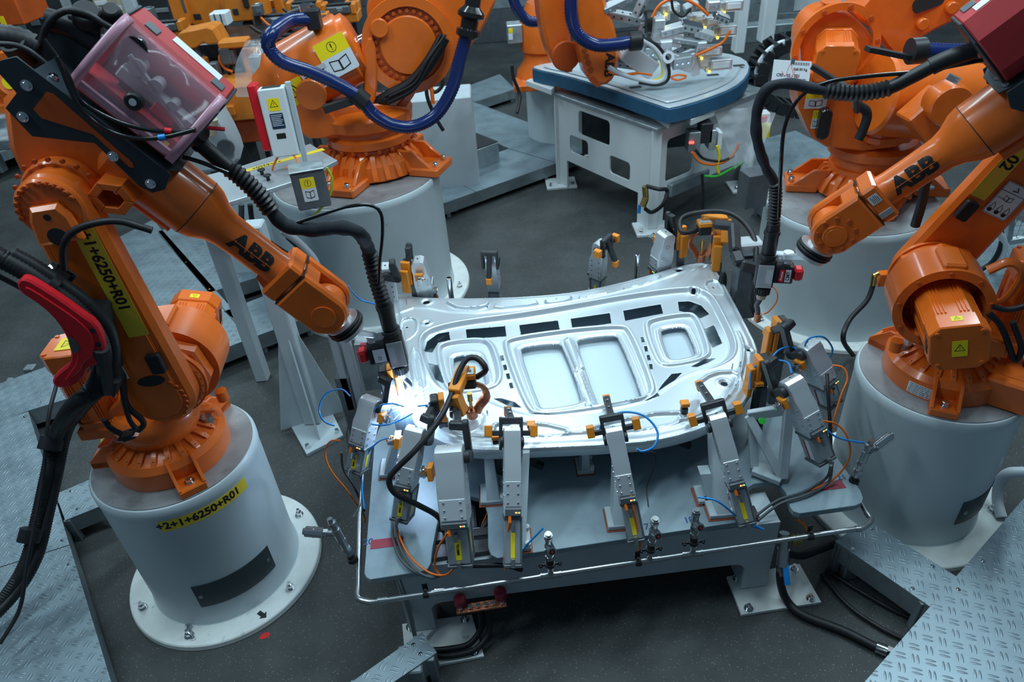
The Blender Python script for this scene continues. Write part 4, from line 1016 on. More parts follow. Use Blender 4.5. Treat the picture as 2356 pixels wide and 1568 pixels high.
# halo of glare around the arc, added as an emission-only volume
vm = bpy.data.materials.new('arc_glare_halo'); vm.use_nodes = True; nt = vm.node_tree; nt.nodes.clear()
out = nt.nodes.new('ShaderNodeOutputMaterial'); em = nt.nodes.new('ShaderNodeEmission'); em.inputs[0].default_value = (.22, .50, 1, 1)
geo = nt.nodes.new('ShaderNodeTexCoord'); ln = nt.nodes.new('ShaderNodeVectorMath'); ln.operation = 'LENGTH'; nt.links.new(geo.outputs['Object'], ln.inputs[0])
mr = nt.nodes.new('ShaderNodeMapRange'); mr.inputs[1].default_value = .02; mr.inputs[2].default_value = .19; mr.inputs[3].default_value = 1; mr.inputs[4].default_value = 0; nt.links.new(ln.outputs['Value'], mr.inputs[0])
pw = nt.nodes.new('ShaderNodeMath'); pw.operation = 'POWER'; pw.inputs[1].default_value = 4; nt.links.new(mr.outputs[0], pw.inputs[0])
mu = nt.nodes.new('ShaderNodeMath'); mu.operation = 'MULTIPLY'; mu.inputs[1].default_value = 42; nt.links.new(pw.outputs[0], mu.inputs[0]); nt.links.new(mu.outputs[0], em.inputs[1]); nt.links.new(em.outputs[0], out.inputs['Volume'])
fu = MB().sphere((0, 0, 0), .19, 24).build('arc_glare_halo', vm, None); fu.location = ap; fu.parent = t; fu.location = (0, 0, 0)
l = bpy.data.lights.new('arc_light', 'POINT'); l.energy = 11; l.color = (.42, .66, 1.0); l.shadow_soft_size = .03
lo = bpy.data.objects.new('arc_light', l); COL.objects.link(lo); lo.location = ap+Vector((0.0, -.02, .06))
# ================================================================ wire feeders on the elbows
def PLN(B, az, off=0):
    a = R(az); l = Vector((-math.sin(a), math.cos(a), 0)); p = B+l*off
    return lambda px, py: V(px, py, p, l)
def feeder(label, Q, cover, parent_robot):
    # anthracite bracket: part of the robot
    mb = MB(Q)
    mb.prism([(-.30, -.17), (.20, -.17), (.24, -.10), (.24, .12), (.16, .16), (-.30, .16)], .135, .141, b=.001)
    mb.add([], [])
    P = [(-.40, .06), (-.385, .10), (-.36, .142), (.22, .142), (.24, .075), (.215, .03), (.17, .02), (-.03, .055), (-.19, -.075), (-.30, -.045), (-.30, .03)]
    for y in (-.172, .162): slab(mb, P, y-.004, y+.004, b=.001)
    br = mb.build('feeder_bracket', 'bracket', parent_robot)
    w = MB(Q); slab(w, [(-.235, .105), (-.215, .115), (.10, .085), (.115, .072), (.10, .062), (-.05, .082), (-.20, .01), (-.235, .02)], -.1785, -.1765, b=0); w.build('bracket_window', 'orange2', br)
    for x, z in ((-.29, .08), (-.245, -.03), (.04, .058), (.19, .06)): MB(Q).bolt((x, -.177, z), (0, -1, 0), .013, .014).build('bracket_screw', 'chrome', br)
    for x, y in ((.20, .0), (.2, .1), (-.25, -.13)): MB(Q).bolt((x, y, .142), (0, 0, 1), .012, .012).build('bracket_screw', 'chrome', br)
    c = Q @ Vector((0, 0, .3))
    t = thing('wire_feeder', label, 'wire feeder', tuple(c), 'red wire feeders on the robots')
    z0 = .165; z1 = .47; x0, x1 = -.21, .21
    bd = MB(Q)
    prof = [(-.02, z0), (.13, z0), (.175, z0+.07), (.175, z1-.08), (.12, z1), (-.02, z1), (-.05, z1-.02), (-.05, z0+.02)]
    K = Matrix(((0, 0, 1, 0), (1, 0, 0, 0), (0, 1, 0, 0), (0, 0, 0, 1)))
    bd.prism(prof, x0+.012, x1-.012, K, b=.006); bd.bx(x0+.02, x1-.02, -.145, .0, z0, z0+.09, b=.006)
    body = bd.build('housing', 'fred', t)
    MB(Q).prism([(p[0]*.96, p[1]) for p in prof], x1-.011, x1, K, b=.003).prism([(-.15, z0+.01), (-.02, z0+.01), (-.02, z1-.04), (-.09, z1-.05), (-.15, z0+.16)], x1-.011, x1-.001, K).build('end_plate', 'bracket', t)
    MB(Q).prism([(p[0]*.96, p[1]) for p in prof], x0, x0+.011, K, b=.003).build('end_plate', 'bracket', t)
    MB(Q).bx(-.06, .14, .05, .11, z1+.0005, z1+.003, b=.0005).build('type_label', 'label', body)
    for xx in (-.15, .12): MB(Q).bx(xx, xx+.05, -.02, .04, z1-.004, z1+.006, b=.002).build('catch', 'mid', body)
    MB(Q).bx(-.12, .12, -.147, -.1455, z0+.025, z0+.065, b=.0005).build('button_strip', 'mid', body)
    if cover:
        # inside: rollers, motor
        ins = MB(Q).bx(-.12, .17, -.11, -.055, z0+.12, z0+.17, b=.006).cyl((-.08, -.12, z0+.2), (-.08, -.06, z0+.2), .03, n=20).cyl((.0, -.12, z0+.19), (.0, -.06, z0+.19), .025, n=20).cyl((.08, -.12, z0+.17), (.08, -.06, z0+.17), .02, n=20).bar((-.12, -.11, z0+.22), (.15, -.11, z0+.13), .02, .015)
        ins.build('drive_rolls', 'alu2', t)
        MB(Q).bx(-.17, .16, -.052, -.048, z0+.07, z0+.20, b=.002).cyl((-.12, -.10, z0+.24), (-.12, -.05, z0+.24), .045, n=20).bx(-.1, .12, -.09, -.05, z0+.05, z0+.10).build('drive_housing', 'blackg', t)
        MB(Q).bx(.03, .12, -.115, -.05, z0+.10, z0+.145, b=.004).build('red_lever', 'red', t)
        MB(Q).cyl((-.02, -.145, z0+.115), (-.02, -.178, z0+.115), .032, n=24, b=.006).build('turn_knob', 'black', t)
        MB(Q).cyl((-.02, -.178, z0+.115), (-.02, -.1795, z0+.115), .013, n=20).build('knob_dot', 'label', t)
        # bulged transparent cover
        def cv(xx0, xx1, rr, nm, mm, n=10):
            vs = []; fs = []
            for xx in (xx0, xx1):
                for i in range(n+1):
                    a = R(100*i/n-4); y = -.045-.115*math.sin(a)*rr; z = z0+.02+(z1-z0-.03)*(1-(1-math.cos(a))*.92)
                    vs.append((xx, y, z))
            for i in range(n): fs.append((i, i+1, n+2+i, n+1+i))
            o = MB(Q).add(vs, fs).build(nm, mm, t)
            md = o.modifiers.new('thickness', 'SOLIDIFY'); md.thickness = .003 if nm == 'clear_cover' else .016; md.offset = 0
            return o
        cv(x0+.02, x1-.03, 1.0, 'clear_cover', 'glass')
        cv(x0+.0, x0+.032, 1.06, 'cover_frame', 'glassf'); cv(x1-.042, x1-.008, 1.06, 'cover_frame', 'glassf')
        MB(Q).bx(x0+.03, x1-.04, -.165, -.15, z0+.025, z0+.05, b=.003).build('cover_frame', 'glassf', t)
        text('Fronius', .035, Q @ frame((.08, -.052, z1-.07), (1, 0, 0), z=(0, -1, 0)), 'label', body, 'maker_lettering', bold=.001)
        MB(Q).prism(rrect(.12, .04, .018), 0, .001, Q.inverted() @ (Q @ frame((.08, -.0515, z1-.07), (1, 0, 0), z=(0, -1, 0)))).build('logo_field', 'red', body)
        sticker(Q @ frame((.13, -.147, z0+.045), (1, 0, 0), z=(0, -1, 0)), .045, .032, body, 'tri')
    return t
fdL = feeder('red wire feeder with clear pink cover on top of the left robot', QL, True, tL)
fdR = feeder('red wire feeder at the top right corner on the right robot', QR @ Matrix.Scale(1, 4), False, tR)
PL4 = PLN(LB, 4); PR163 = PLN(RB, 163)
# ---- torch hoses
def hose(label, pts, segs, r=.030):
    t = thing('torch_hose', label, 'hose', tuple(pts[0]), 'hoses between wire feeders and torches')
    P = resample(catmull(pts, 12), .01); n = len(P)
    for nm, a, b, m, rr, rib, pitch in segs:
        Q_ = P[int(a*(n-1)):int(b*(n-1))+1]
        if rib == 'cloth':
            rn = random.Random(5); ph = [rn.uniform(0, 6) for _ in range(4)]
            MB().tube(Q_, rr, n=14, step=.012, raw=True, rf=lambda u: 1+.06*math.sin(u*31+ph[0])+.05*math.sin(u*53+ph[1])).build(nm, m, t, ang=60)
        else: MB().tube(Q_, rr, n=14, step=.02, rib=rib, pitch=pitch, raw=True).build(nm, m, t, ang=60)
    return t
s0 = QL @ Vector((.21, -.03, .30))
ptsL = [s0, PL4(440, 308), PL4(500, 365), PL4(555, 408), PL4(600, 452), PL4(638, 503), PL4(668, 522), PL4(720, 528), PL4(790, 524), PL4(828, 538), V(848, 575, tipL, (-.2, -1, 0)), V(862, 632, tipL, (-.2, -1, 0)), topL]
hose('black torch hose looping from the left feeder down to the torch beside the flash', ptsL,
     [('rubber_boot', 0, .10, 'rubber', .036, 0, 0), ('rubber_grip', .10, .19, 'black', .032, 0, 0), ('corrugated_guard', .19, .37, 'black', .033, .008, .02), ('fabric_sleeve', .37, .82, 'cloth', .031, 'cloth', 0), ('corrugated_guard', .81, 1.0, 'black', .030, .009, .022)])
s1 = QR @ Vector((.21, .0, .30))
ptsR = [s1, PR163(2170, 140), PR163(2095, 178), PR163(2035, 205), PR163(1960, 214), PR163(1880, 205), PR163(1812, 192), PR163(1765, 205), PR163(1742, 255), PR163(1742, 320), V(1762, 385, tipR, (.2, -1, 0)), V(1784, 430, tipR, (.2, -1, 0)), topR]
hose('black torch hose arching from the top right feeder down to the right torch', ptsR,
     [('rubber_boot', 0, .10, 'rubber', .036, 0, 0), ('rubber_grip', .10, .20, 'black', .030, 0, 0), ('corrugated_guard', .20, .36, 'black', .030, .008, .02), ('fabric_sleeve', .36, .86, 'cloth', .024, 'cloth', 0), ('spring_guard', .85, 1.0, 'black', .024, .010, .018)])
def pxs(F, L): return [F(*p) for p in L]
for lb, pts, r, m in (
 ('black thin tube running in a loop above the left torch hose', pxs(PL4, [(662, 520), (720, 500), (800, 475), (850, 472), (876, 490), (880, 540), (874, 600), (872, 650)]), .0075, 'blackg'),
 ('thin black hose with red band across the left feeder cover', pxs(PLN(LB, 4, -.19), [(100, 90), (150, 160), (185, 230), (260, 275), (340, 298), (400, 303), (450, 300)]), .009, 'blackg'),
 ('thin black hose with blue band below the left feeder cover', pxs(PLN(LB, 4, -.20), [(130, 130), (180, 240), (240, 295), (310, 318), (380, 315), (450, 298)]), .009, 'blackg'),
 ('thin black cable from the left bracket to the corrugated hose', pxs(PLN(LB, 4, -.05), [(345, 335), (400, 355), (460, 372), (525, 398)]), .009, 'blackg'),
 ('thin black hose beside the right torch hose down to the torch', pxs(PR163, [(2300, 130), (2200, 150), (2120, 165), (2000, 175), (1900, 190), (1840, 225), (1806, 290), (1797, 380), (1792, 500)]), .009, 'blackg')):
    cablething('thin_hose', lb, 'hose', pts, r, m)
for F_, px_, m in ((PLN(LB, 4, -.19), ((380, 301), (396, 303)), 'red'), (PLN(LB, 4, -.20), ((366, 317), (382, 315)), 'cyan')):
    a, b = F_(*px_[0]), F_(*px_[1]); o = tag(MB().cyl(a, b, .0125, n=14).build('hose_band', m), ('red' if m == 'red' else 'blue')+' band around a thin hose in front of the left feeder', 'band')
# hose holder clip behind the feeder hose
q = ptsL[0].lerp(ptsL[1], .85); a = (ptsL[1]-ptsL[0]).normalized()
t = thing('hose_holder', 'black clip with red tab gripping the left torch hose near the feeder', 'clip', tuple(q))
MB().ring(q-a*.02, q+a*.02, .05, .034, n=20).box((0, 0, 0), (.05, .05, .04), frame(q+Vector((.03, .05, .05)), a, z=(0, 0, 1))).build('clip_body', 'black', t)
MB().bar(q+Vector((-.03, -.04, -.02)), q+Vector((-.06, -.05, -.07)), .05, .015).bar(q+Vector((.05, .0, .02)), q+Vector((.12, .02, .0)), .035, .006).build('red_tab', 'red', t)
# ---- supply hoses at the top left behind the feeder
tl = PLN(LB, 4, .05)
cablething('supply_hose', 'thick black corrugated hose entering at the left edge near the top', 'hose', pxs(tl, [(-60, 95), (0, 85), (50, 92), (95, 115)]), .040, 'rubber', rib=.006, pitch=.02)
cablething('supply_hose', 'thick black tube running into the top left of the red feeder', 'hose', pxs(tl, [(110, 45), (160, 60), (210, 90), (255, 120)]), .042, 'black')
cablething('supply_cable', 'black cable arching high over the left feeder inlet', 'cable', pxs(PLN(LB, 4, 0), [(95, 100), (110, 55), (150, 25), (200, 32), (240, 55), (290, 80)]), .012, 'rubber')
cablething('supply_cable', 'black cable under the corrugated hose at the left edge', 'cable', pxs(PLN(LB, 4, -.05), [(-20, 100), (50, 108), (110, 150), (150, 200), (165, 240), (210, 290), (330, 320)]), .010, 'rubber')
t = thing('cable_gland', 'black round cable gland plate above the left feeder', 'gland', tuple(tl(205, 45)))
for c_, rr in (((205, 45), .055), ((262, 40), .035)):
    p = tl(*c_); MB().cyl(p, p+Vector((.015, -.03, .035)), rr, rr*.85, n=28, b=.006).build('gland_cap', 'black', t)
p = tl(62, 138); MB().ring(p, p+Vector((0, -.04, .07)), .045, .032, n=24).build('open_sleeve', 'black', t)
MB().bar(tl(85, 140), tl(160, 45), .03, .05).bar(tl(160, 45), tl(235, 70), .05, .05).build('bracket_arm', 'black', t)
MB().prism([tuple(p) for p in [(-.14, -.16), (.12, -.18), (.16, .02), (.02, .18), (-.12, .16)]], -.02, .02, frame(tl(150, 165), Vector((.6, 0, -.8)), y=(.75, 0, .6))).build('shield_plate', 'bracket', t)
# ---- big hose bundle with red holder at the lower arm of the left robot
PB = PLN(LB, 4, -.36)
bun = pxs(PB, [(-80, 545), (0, 592), (60, 625), (120, 665), (180, 710), (225, 765), (238, 830), (215, 890), (165, 940)]) + [U(130, 1000, 1.02), U(108, 1100, .80), U(88, 1190, .62), U(62, 1290, .46), U(15, 1370, .36), U(-60, 1450, .32)]
t = thing('supply_hose_bundle', 'thick black corrugated hose bundle curving beside the left robot to the floor walkway', 'hose', tuple(bun[3]))
MB().tube(bun, .034, n=14, rib=.004, pitch=.014).build('corrugated_hose', 'rubber', t, ang=60)
off = Vector((.05, -.01, .0)); b2 = [p+off*(.9 if i > 6 else .6)+Vector((0, .03, 0)) for i, p in enumerate(bun)]
MB().tube(b2[1:], .026, n=12, rib=.003, pitch=.014).build('corrugated_hose', 'rubber', t, ang=60)
MB().tube([U(130, 885, 1.2), U(112, 960, 1.1), U(98, 1100, .85), U(62, 1300, .55), U(45, 1400, .40), U(0, 1480, .32)], .010, n=8).build('thin_cable', 'rubber', t)
MB().tube([p+Vector((-.03, -.02, -.06)) for p in bun[:4]]+[PB(150, 720)], .010, n=8).build('thin_cable', 'rubber', t)
for i, (px_, z_) in enumerate((((122, 1003), 1.0), ((75, 1215), .6))):
    p = U(*px_, z_); q = U(px_[0]-8, px_[1]+30, z_-.05); MB().tube([p, q], .060, n=16, raw=True, flat=.8).build('hook_strap', 'black', t)
p, q = PB(110, 650), PB(126, 662); MB().cyl(p, q, .046, n=20).build('hook_strap', 'black', t)
redp = [(40, 652), (46, 640), (58, 636), (80, 645), (150, 690), (190, 720), (222, 742), (238, 775), (243, 808), (232, 835), (205, 842), (198, 866), (165, 886), (140, 890), (124, 884), (122, 868), (140, 850), (158, 838), (166, 820), (162, 790), (148, 760), (120, 722), (80, 690), (50, 672)]
t = thing('hose_holder', 'curved red plastic hose guide beside the left robot arm', 'hose guide', tuple(PB(150, 780)))
PB2 = PLN(LB, 4, -.42); yl = Vector((-math.sin(R(4)), math.cos(R(4)), 0)); xl = Vector((math.cos(R(4)), math.sin(R(4)), 0)); o0 = PB2(150, 780)
def toxz(px): p = PB2(*px)-o0; return (p.dot(xl), p.z)
F2 = Matrix(((xl.x, 0, -yl.x, o0.x), (xl.y, 0, -yl.y, o0.y), (xl.z, 1, -yl.z, o0.z), (0, 0, 0, 1)))
pol = chaikin([toxz(p) for p in redp], 1)
MB(F2).prism(pol, -.03, .012, b=.008).build('guide_body', 'red', t)
inn = chaikin([toxz(p) for p in [(60, 652), (80, 660), (150, 706), (190, 735), (214, 760), (222, 790), (216, 815), (196, 826), (188, 850), (150, 872), (165, 850), (182, 826), (182, 790), (165, 755), (120, 705), (70, 672)]], 1)
MB(F2).prism(inn, .012, .020, b=.003).build('raised_rib', 'red', t)
MB(F2).prism(chaikin([toxz(p) for p in [(160, 765), (172, 770), (186, 785), (188, 800), (172, 806), (165, 790)]], 2), .0195, .0215).build('slot', 'mid', t)
for p in ((215, 756), (229, 788), (234, 817)): x, z = toxz(p); MB(F2).prism(circ(.012, 16, x, z), .012, .0135).build('hole', 'dark', t)
MB().tube([PB2(232, 800), PB(250, 900), PB(262, 870)], .03, n=10).build('holder_arm', 'black', t)
q = PLN(LB, 4, -.30); MB().bar(q(215, 700), q(255, 880), .10, .10, up=(0, -1, 0)).build('mount_arm', 'black', t)
MB().bar(PLN(LB, 4, -.27)(248, 860), PLN(LB, 4, -.27)(292, 852), .03, .07).build('clamp_plate', 'chrome', t)
for lb, off, L, r in (('black cable loop from elbow to clamp on the left robot arm', -.31, [(148, 620), (145, 570), (165, 535), (210, 515), (270, 508), (325, 522), (350, 530)], .014), ('black cable pair hanging down at the foot of the left robot', -.30, [(278, 865), (285, 920), (298, 965), (312, 985)], .011), ('black cable loop at the foot of the left robot ending in the clamp', -.28, [(283, 870), (292, 930), (330, 970), (318, 990), (290, 1000), (255, 985), (240, 965)], .013)):
    cablething('robot_cable', lb, 'cable', pxs(PLN(LB, 4, off), L), r, 'rubber')
for lb, px_ in (('zinc plated cable clamp on the upper lower arm of the left robot', [(118, 605), (175, 640)]), ('zinc plated cable clamp at the foot of the left robot', [(280, 1000), (325, 985)])):
    F_ = PLN(LB, 4, -.27); a, b = F_(*px_[0]), F_(*px_[1]); t = thing('cable_clamp', lb, 'clamp', tuple(a))
    MB().bar(a, b, .035, .006, up=(0, -1, 0)).bar(a.lerp(b, .1), a.lerp(b, .1)+Vector((0, -.05, 0)), .03, .005).bar(a.lerp(b, .9), a.lerp(b, .9)+Vector((0, -.05, 0)), .03, .005).build('clamp_bracket', 'chrome', t); MB().bar(a.lerp(b, .2)+Vector((0, -.03, .0)), a.lerp(b, .8)+Vector((0, -.03, .0)), .03, .03).build('rubber_insert', 'black', t)
cablething('earth_cable', 'yellow green earth cable behind the left robot base', 'cable', [U(243, 985, 1.0), U(236, 1005, .99), U(230, 1035, .96)], .005, 'ygcab')
# cables and small things on the right robot
cablething('robot_cable', 'black corrugated cable behind the right robot lower arm', 'cable', pxs(PLN(RB, 163, -.28), [(2150, 380), (2130, 420), (2120, 470), (2105, 520)]), .022, 'rubber', rib=.003)
cablething('robot_cable', 'black cable bending out of the shoulder motor of the right robot', 'cable', pxs(PLN(RB, 163, .25), [(2285, 705), (2320, 712), (2370, 700)]), .014, 'rubber')
cablething('robot_cable', 'black cable hanging between motor and base of the right robot', 'cable', pxs(PLN(RB, 163, .22), [(2275, 720), (2300, 745), (2320, 790), (2335, 830), (2350, 800), (2330, 740)]), .014, 'rubber')
cablething('earth_cable', 'yellow green earth cable on the right robot base', 'cable', [U(2330, 795, 1.15), U(2340, 810, 1.13), U(2346, 832, 1.1)], .005, 'ygcab')
cablething('ground_hose', 'black hose curving down in front of the right rear pedestal', 'hose', [VY(2012, 645, 3.95), VY(1995, 690, 3.9), VY(1955, 735, 3.85), VY(1940, 780, 3.75), U(1962, 816, .05)], .017, 'rubber')
t = thing('hose_connector', 'orange bracket with brass elbow left of the right robot shoulder', 'connector', tuple(VY(2030, 640, 3.95)))
q = VY(2035, 640, 3.97); MB().box(tuple(q), (.09, .06, .10), b=.006).build('orange_bracket', 'orange', t)
MB().cyl(VY(2012, 632, 3.93), VY(2008, 655, 3.93), .018, n=12).cyl(VY(2022, 628, 3.93), VY(2010, 634, 3.93), .014, n=12).build('brass_elbow', 'brass', t)
# ================================================================ pneumatic clamps
def clamp(label, Pc, Ph, tip, w=.062, style='fork', cyl='alu2', yl=True, side=1, arm_up=.05, orange=True, cw=None, led=True, text_=None, redlab=False, white=False, grp='pneumatic clamps around the panel'):
    Pc, Ph, tip = Vector(Pc), Vector(Ph), Vector(tip)
    z = (Ph-Pc).normalized(); x = tip-Ph; x = (x-z*x.dot(z)).normalized(); T = frame(Pc, x, z=z); L = (Ph-Pc).length; I = T.inverted()
    w *= 1.28; cw = cw*1.25 if cw else w*.95; t = thing('pneumatic_clamp', label, 'clamp', tuple(Pc), grp)
    cb = MB(T); cb.bx(-cw*.6, cw*.6, -cw/2, cw/2, .014, L*.36, b=.006); c_ = cb.build('cylinder', cyl, t)
    MB(T).bx(-cw*.66, cw*.66, -cw*.56, cw*.56, -.002, .014, b=.003).build('end_cap', 'mid', c_); MB(T).bx(-cw*.66, cw*.66, -cw*.56, cw*.56, L*.34, L*.36+.006, b=.003).build('end_cap', 'mid', c_)
    tr = MB(T)
    for sx_ in (-1, 1): tr.cyl((sx_*cw*.55, -cw*.54, .0), (sx_*cw*.55, -cw*.54, L*.36), .004, n=8)
    tr.build('tie_rod', 'steel', c_)['kind'] = 'stuff'
    if yl: MB(T).bx(-cw*.12, cw*.12, -cw/2-.0015, -cw/2, L*.08, L*.24, b=.0003).build('type_label', 'yellowb', c_)
    if yl: MB(T).bx(-cw*.602-.0012, -cw*.6, -cw*.13, cw*.13, L*.07, L*.26, b=.0003).build('type_label', 'yellowb', c_)
    if redlab:
        for yy in (-1, 1):
            MB(T).bx(-cw*.3, cw*.25, min(yy*cw/2, yy*(cw/2+.0012)), max(yy*cw/2, yy*(cw/2+.0012)), L*.06, L*.30, b=.0003).build('type_label', 'label', c_); MB(T).bx(cw*.05, cw*.2, min(yy*cw/2, yy*(cw/2+.002)), max(yy*cw/2, yy*(cw/2+.002)), L*.06, L*.30, b=.0003).build('red_stripe', 'dred', c_)
    # milled body and head
    b = MB(T); d = w*1.35
    out = [(-d*.5, L*.37), (d*.42, L*.37), (d*.50, L*.62), (d*.46, L*.80), (d*.5, L*.86), (d*.46, L*.95), (d*.30, L*1.0), (-d*.05, L*1.01), (-d*.22, L*.985), (-d*.30, L*.92), (-d*.34, L*.80), (-d*.5, L*.70)]
    slab(b, out, -w/2, w/2, b=.003)
    bd = b.build('clamp_body', 'alu', t)
    MB(T).bx(-d*.505-.004, -d*.5, -w*.46, w*.46, L*.44, L*.62, b=.001).build('cover_plate', 'alu' if not white else 'label', bd)
    for k in range(3):
        for yy in (-w*.3, w*.3): inst('screw', 'chrome', bd, T, (-d*.505-.004, yy, L*(.465+.065*k)), (-1, 0, 0), .0055, .003)
    for yy in (-1, 1):
        for k in range(4):
            for xx in (-.28, .28): inst('screw', 'chrome', bd, T, (xx*d, yy*w/2, L*(.42+.09*k)), (0, yy, 0), .0055, .003)
    inst('screw', 'chrome', bd, T, (d*.1, 0, L*1.005), (0, 0, 1), .007, .004)
    if led:
        sb = MB(T).bx(-d*.5-.02, -d*.3, -w*.46, w*.46, L*.375, L*.43, b=.003).build('sensor_box', 'mid', t)
        for k, m in enumerate(('led_g', 'led_r', 'led_y')): inst('indicator_light', m, sb, T, (-d*.5-.02, -w*.36+k*.008, L*.40), (-1, 0, 0), .0035, .001)
        MB(T).cyl((-d*.5-.012, w*.2, L*.375), (-d*.5-.016, w*.2, L*.375-.03), .008, n=12).build('plug', 'ocab', sb)
    for kz in (.30, .05):
        MB(T).cyl((-cw*.6, 0, L*kz), (-cw*.6-.024, 0, L*kz), .010, n=12).cyl((-cw*.6-.024, 0, L*kz+.012), (-cw*.6-.024, 0, L*kz-.026), .0105, n=6).build('air_fitting', 'steel', t)
    # arm
    lt = I @ tip; piv = Vector((d*.12, 0, L*.90)); am = MB(T); th = .016
    kn = Vector((d*.55, 0, L*.98+arm_up)); hy = (lt.y)
    if style == 'fork':
        for s in (-1, 1):
            y0 = s*(w/2+th*.62)
            am.prism(capsule((piv.x, piv.z), (d*.62, L*.86), .024, .018, 8), -y0-th/2, -y0+th/2, XZ, b=.003)
            am.prism(capsule((d*.62, L*.86), (kn.x, kn.z), .018, .016, 8), -y0-th/2, -y0+th/2, XZ, b=.003)
        am.bx(kn.x-.016, kn.x+.018, -w/2-th, w/2+th, kn.z-.018, kn.z+.014, b=.005)
        am.bar((kn.x, 0, kn.z), (lt.x, lt.y, lt.z+.03), .034, .034, up=(0, 1, 0), b=.006)
    else:
        y0 = side*(w/2+th*.8)
        am.prism(capsule((piv.x, piv.z), (d*.7, L*.84), .030, .026, 8), -y0-th, -y0+th, XZ, b=.005)
        am.prism(capsule((d*.7, L*.84), (kn.x, kn.z), .026, .022, 8), -y0-th, -y0+th, XZ, b=.005)
        am.bar((kn.x, y0, kn.z-.01), (kn.x, 0, kn.z+.0), .04, .04, up=(1, 0, 0), b=.006)
        am.bar((kn.x, y0*.5, kn.z), (lt.x, lt.y, lt.z+.03), .036, .04, up=(0, 1, 0), b=.008)
    ar = am.build('clamp_arm', 'castblack', t)
    if style == 'fork' and not label.startswith('slim clamp standing') and Pc.z < .7:
        cbx = MB(T).bx(kn.x-.012, kn.x+.012, -.11, .11, kn.z-.075, kn.z-.05, b=.003).build('cross_bar', 'castblack', t)
        for s_ in (-1, 1): MB(T).bx(kn.x-.02, kn.x+.03, s_*.11-.018, s_*.11+.018, kn.z-.08, kn.z-.025, b=.003).build('orange_pad', 'fixorange', cbx)
    so_ = -1 if label.startswith(('slim clamp with', 'leftmost')) else 1
    if w > .08:
        ob = MB(T).bx(-d*.15, d*.3, min(so_*(w/2+.02), so_*(w/2+.045)), max(so_*(w/2+.02), so_*(w/2+.045)), L*.74, L*.86, b=.003).build('valve_block', 'fixorange', t)
        MB(T).box((d*.02, so_*(w/2+.065), L*.80), (.03, .035, .035), b=.004).cyl((d*.02, so_*(w/2+.065), L*.76), (d*.02, so_*(w/2+.065), L*.86), .009, n=12).cyl((d*.02, so_*(w/2+.05), L*.82), (-d*.3, so_*(w/2+.075), L*.83), .007, n=10).build('air_manifold', 'chrome', ob)
    MB(T @ frame((d*.05, 0, L*.80), (1, 0, 0), z=(0, -1, 0))).ring((0, 0, w/2), (0, 0, w/2+.0008), .014, .011, n=20).build('red_circle_mark', 'dred', bd)
    dd = (lt+Vector((0, 0, .03))-kn).normalized()
    for f_ in (.35, .7):
        p = kn.lerp(lt+Vector((0, 0, .03)), f_); up = Vector((0, 0, 1)) if abs(dd.z) < .7 else Vector((-1, 0, 0)); up = (up-dd*up.dot(dd)).normalized(); inst('screw', 'chrome', ar, T, p+up*.018, up, .008, .006)
    if orange:
        sh = MB(T).box((lt.x, lt.y, lt.z+.022), (.034, .038, .05), b=.004).build('orange_block', 'fixorange', t)
        MB(T).box((lt.x, lt.y, lt.z+.0), (.028, .030, .014), b=.002).build('contact_pad', 'black', sh)
    if text_: text(text_, .018, T @ frame((-cw*.602-.0022, 0, L*.165), (0, 0, 1), z=(-1, 0, 0)), 'ink', c_, 'lettering', bold=.0003)
    return t, T, L
def riser(label, foot, top, w=.10, d=.12, face=(0, -1), hz=TZ, wt=.6):
    foot, top = Vector(foot), Vector(top); foot.z = hz; y = Vector((-face[0], -face[1], 0)).normalized(); x = y.cross(ZZ)
    t = thing('clamp_support', label, 'support', tuple(foot), 'grey supports standing on the table')
    F_ = frame(foot, x, z=ZZ); I = F_.inverted(); q = I @ top
    MB(F_).bx(-w*.62, w*.62, -d*.62, d*.62, .0, .004, b=.0005).build('shim', 'shim', t)
    MB(F_).bx(-w*.55, w*.55, -d*.55, d*.55, .004, .030, b=.003).build('foot_block', 'paint', t)
    b = MB(F_)
    a0 = [(-w*.28, -d*.5), (w*.28, -d*.5), (w*.28, d*.5), (-w*.28, d*.5)]; k = wt
    vs = [(x_, y_, .03) for x_, y_ in a0]+[(q.x+x_*k, q.y+y_*k, q.z) for x_, y_ in a0]
    b.add(vs, [(3, 2, 1, 0), (4, 5, 6, 7), (0, 1, 5, 4), (1, 2, 6, 5), (2, 3, 7, 6), (3, 0, 4, 7)]).build('upright', 'paint', t)
    for sy in (-.42, .42):
        p = F_ @ Vector((w*.42, sy*d, .03)); MB().cyl(p, p+ZZ*.022, .014, n=16, b=.002).cyl(p+ZZ*.022, p+ZZ*.026, .007, n=6).build('capped_screw', 'nylon', t)
    return t
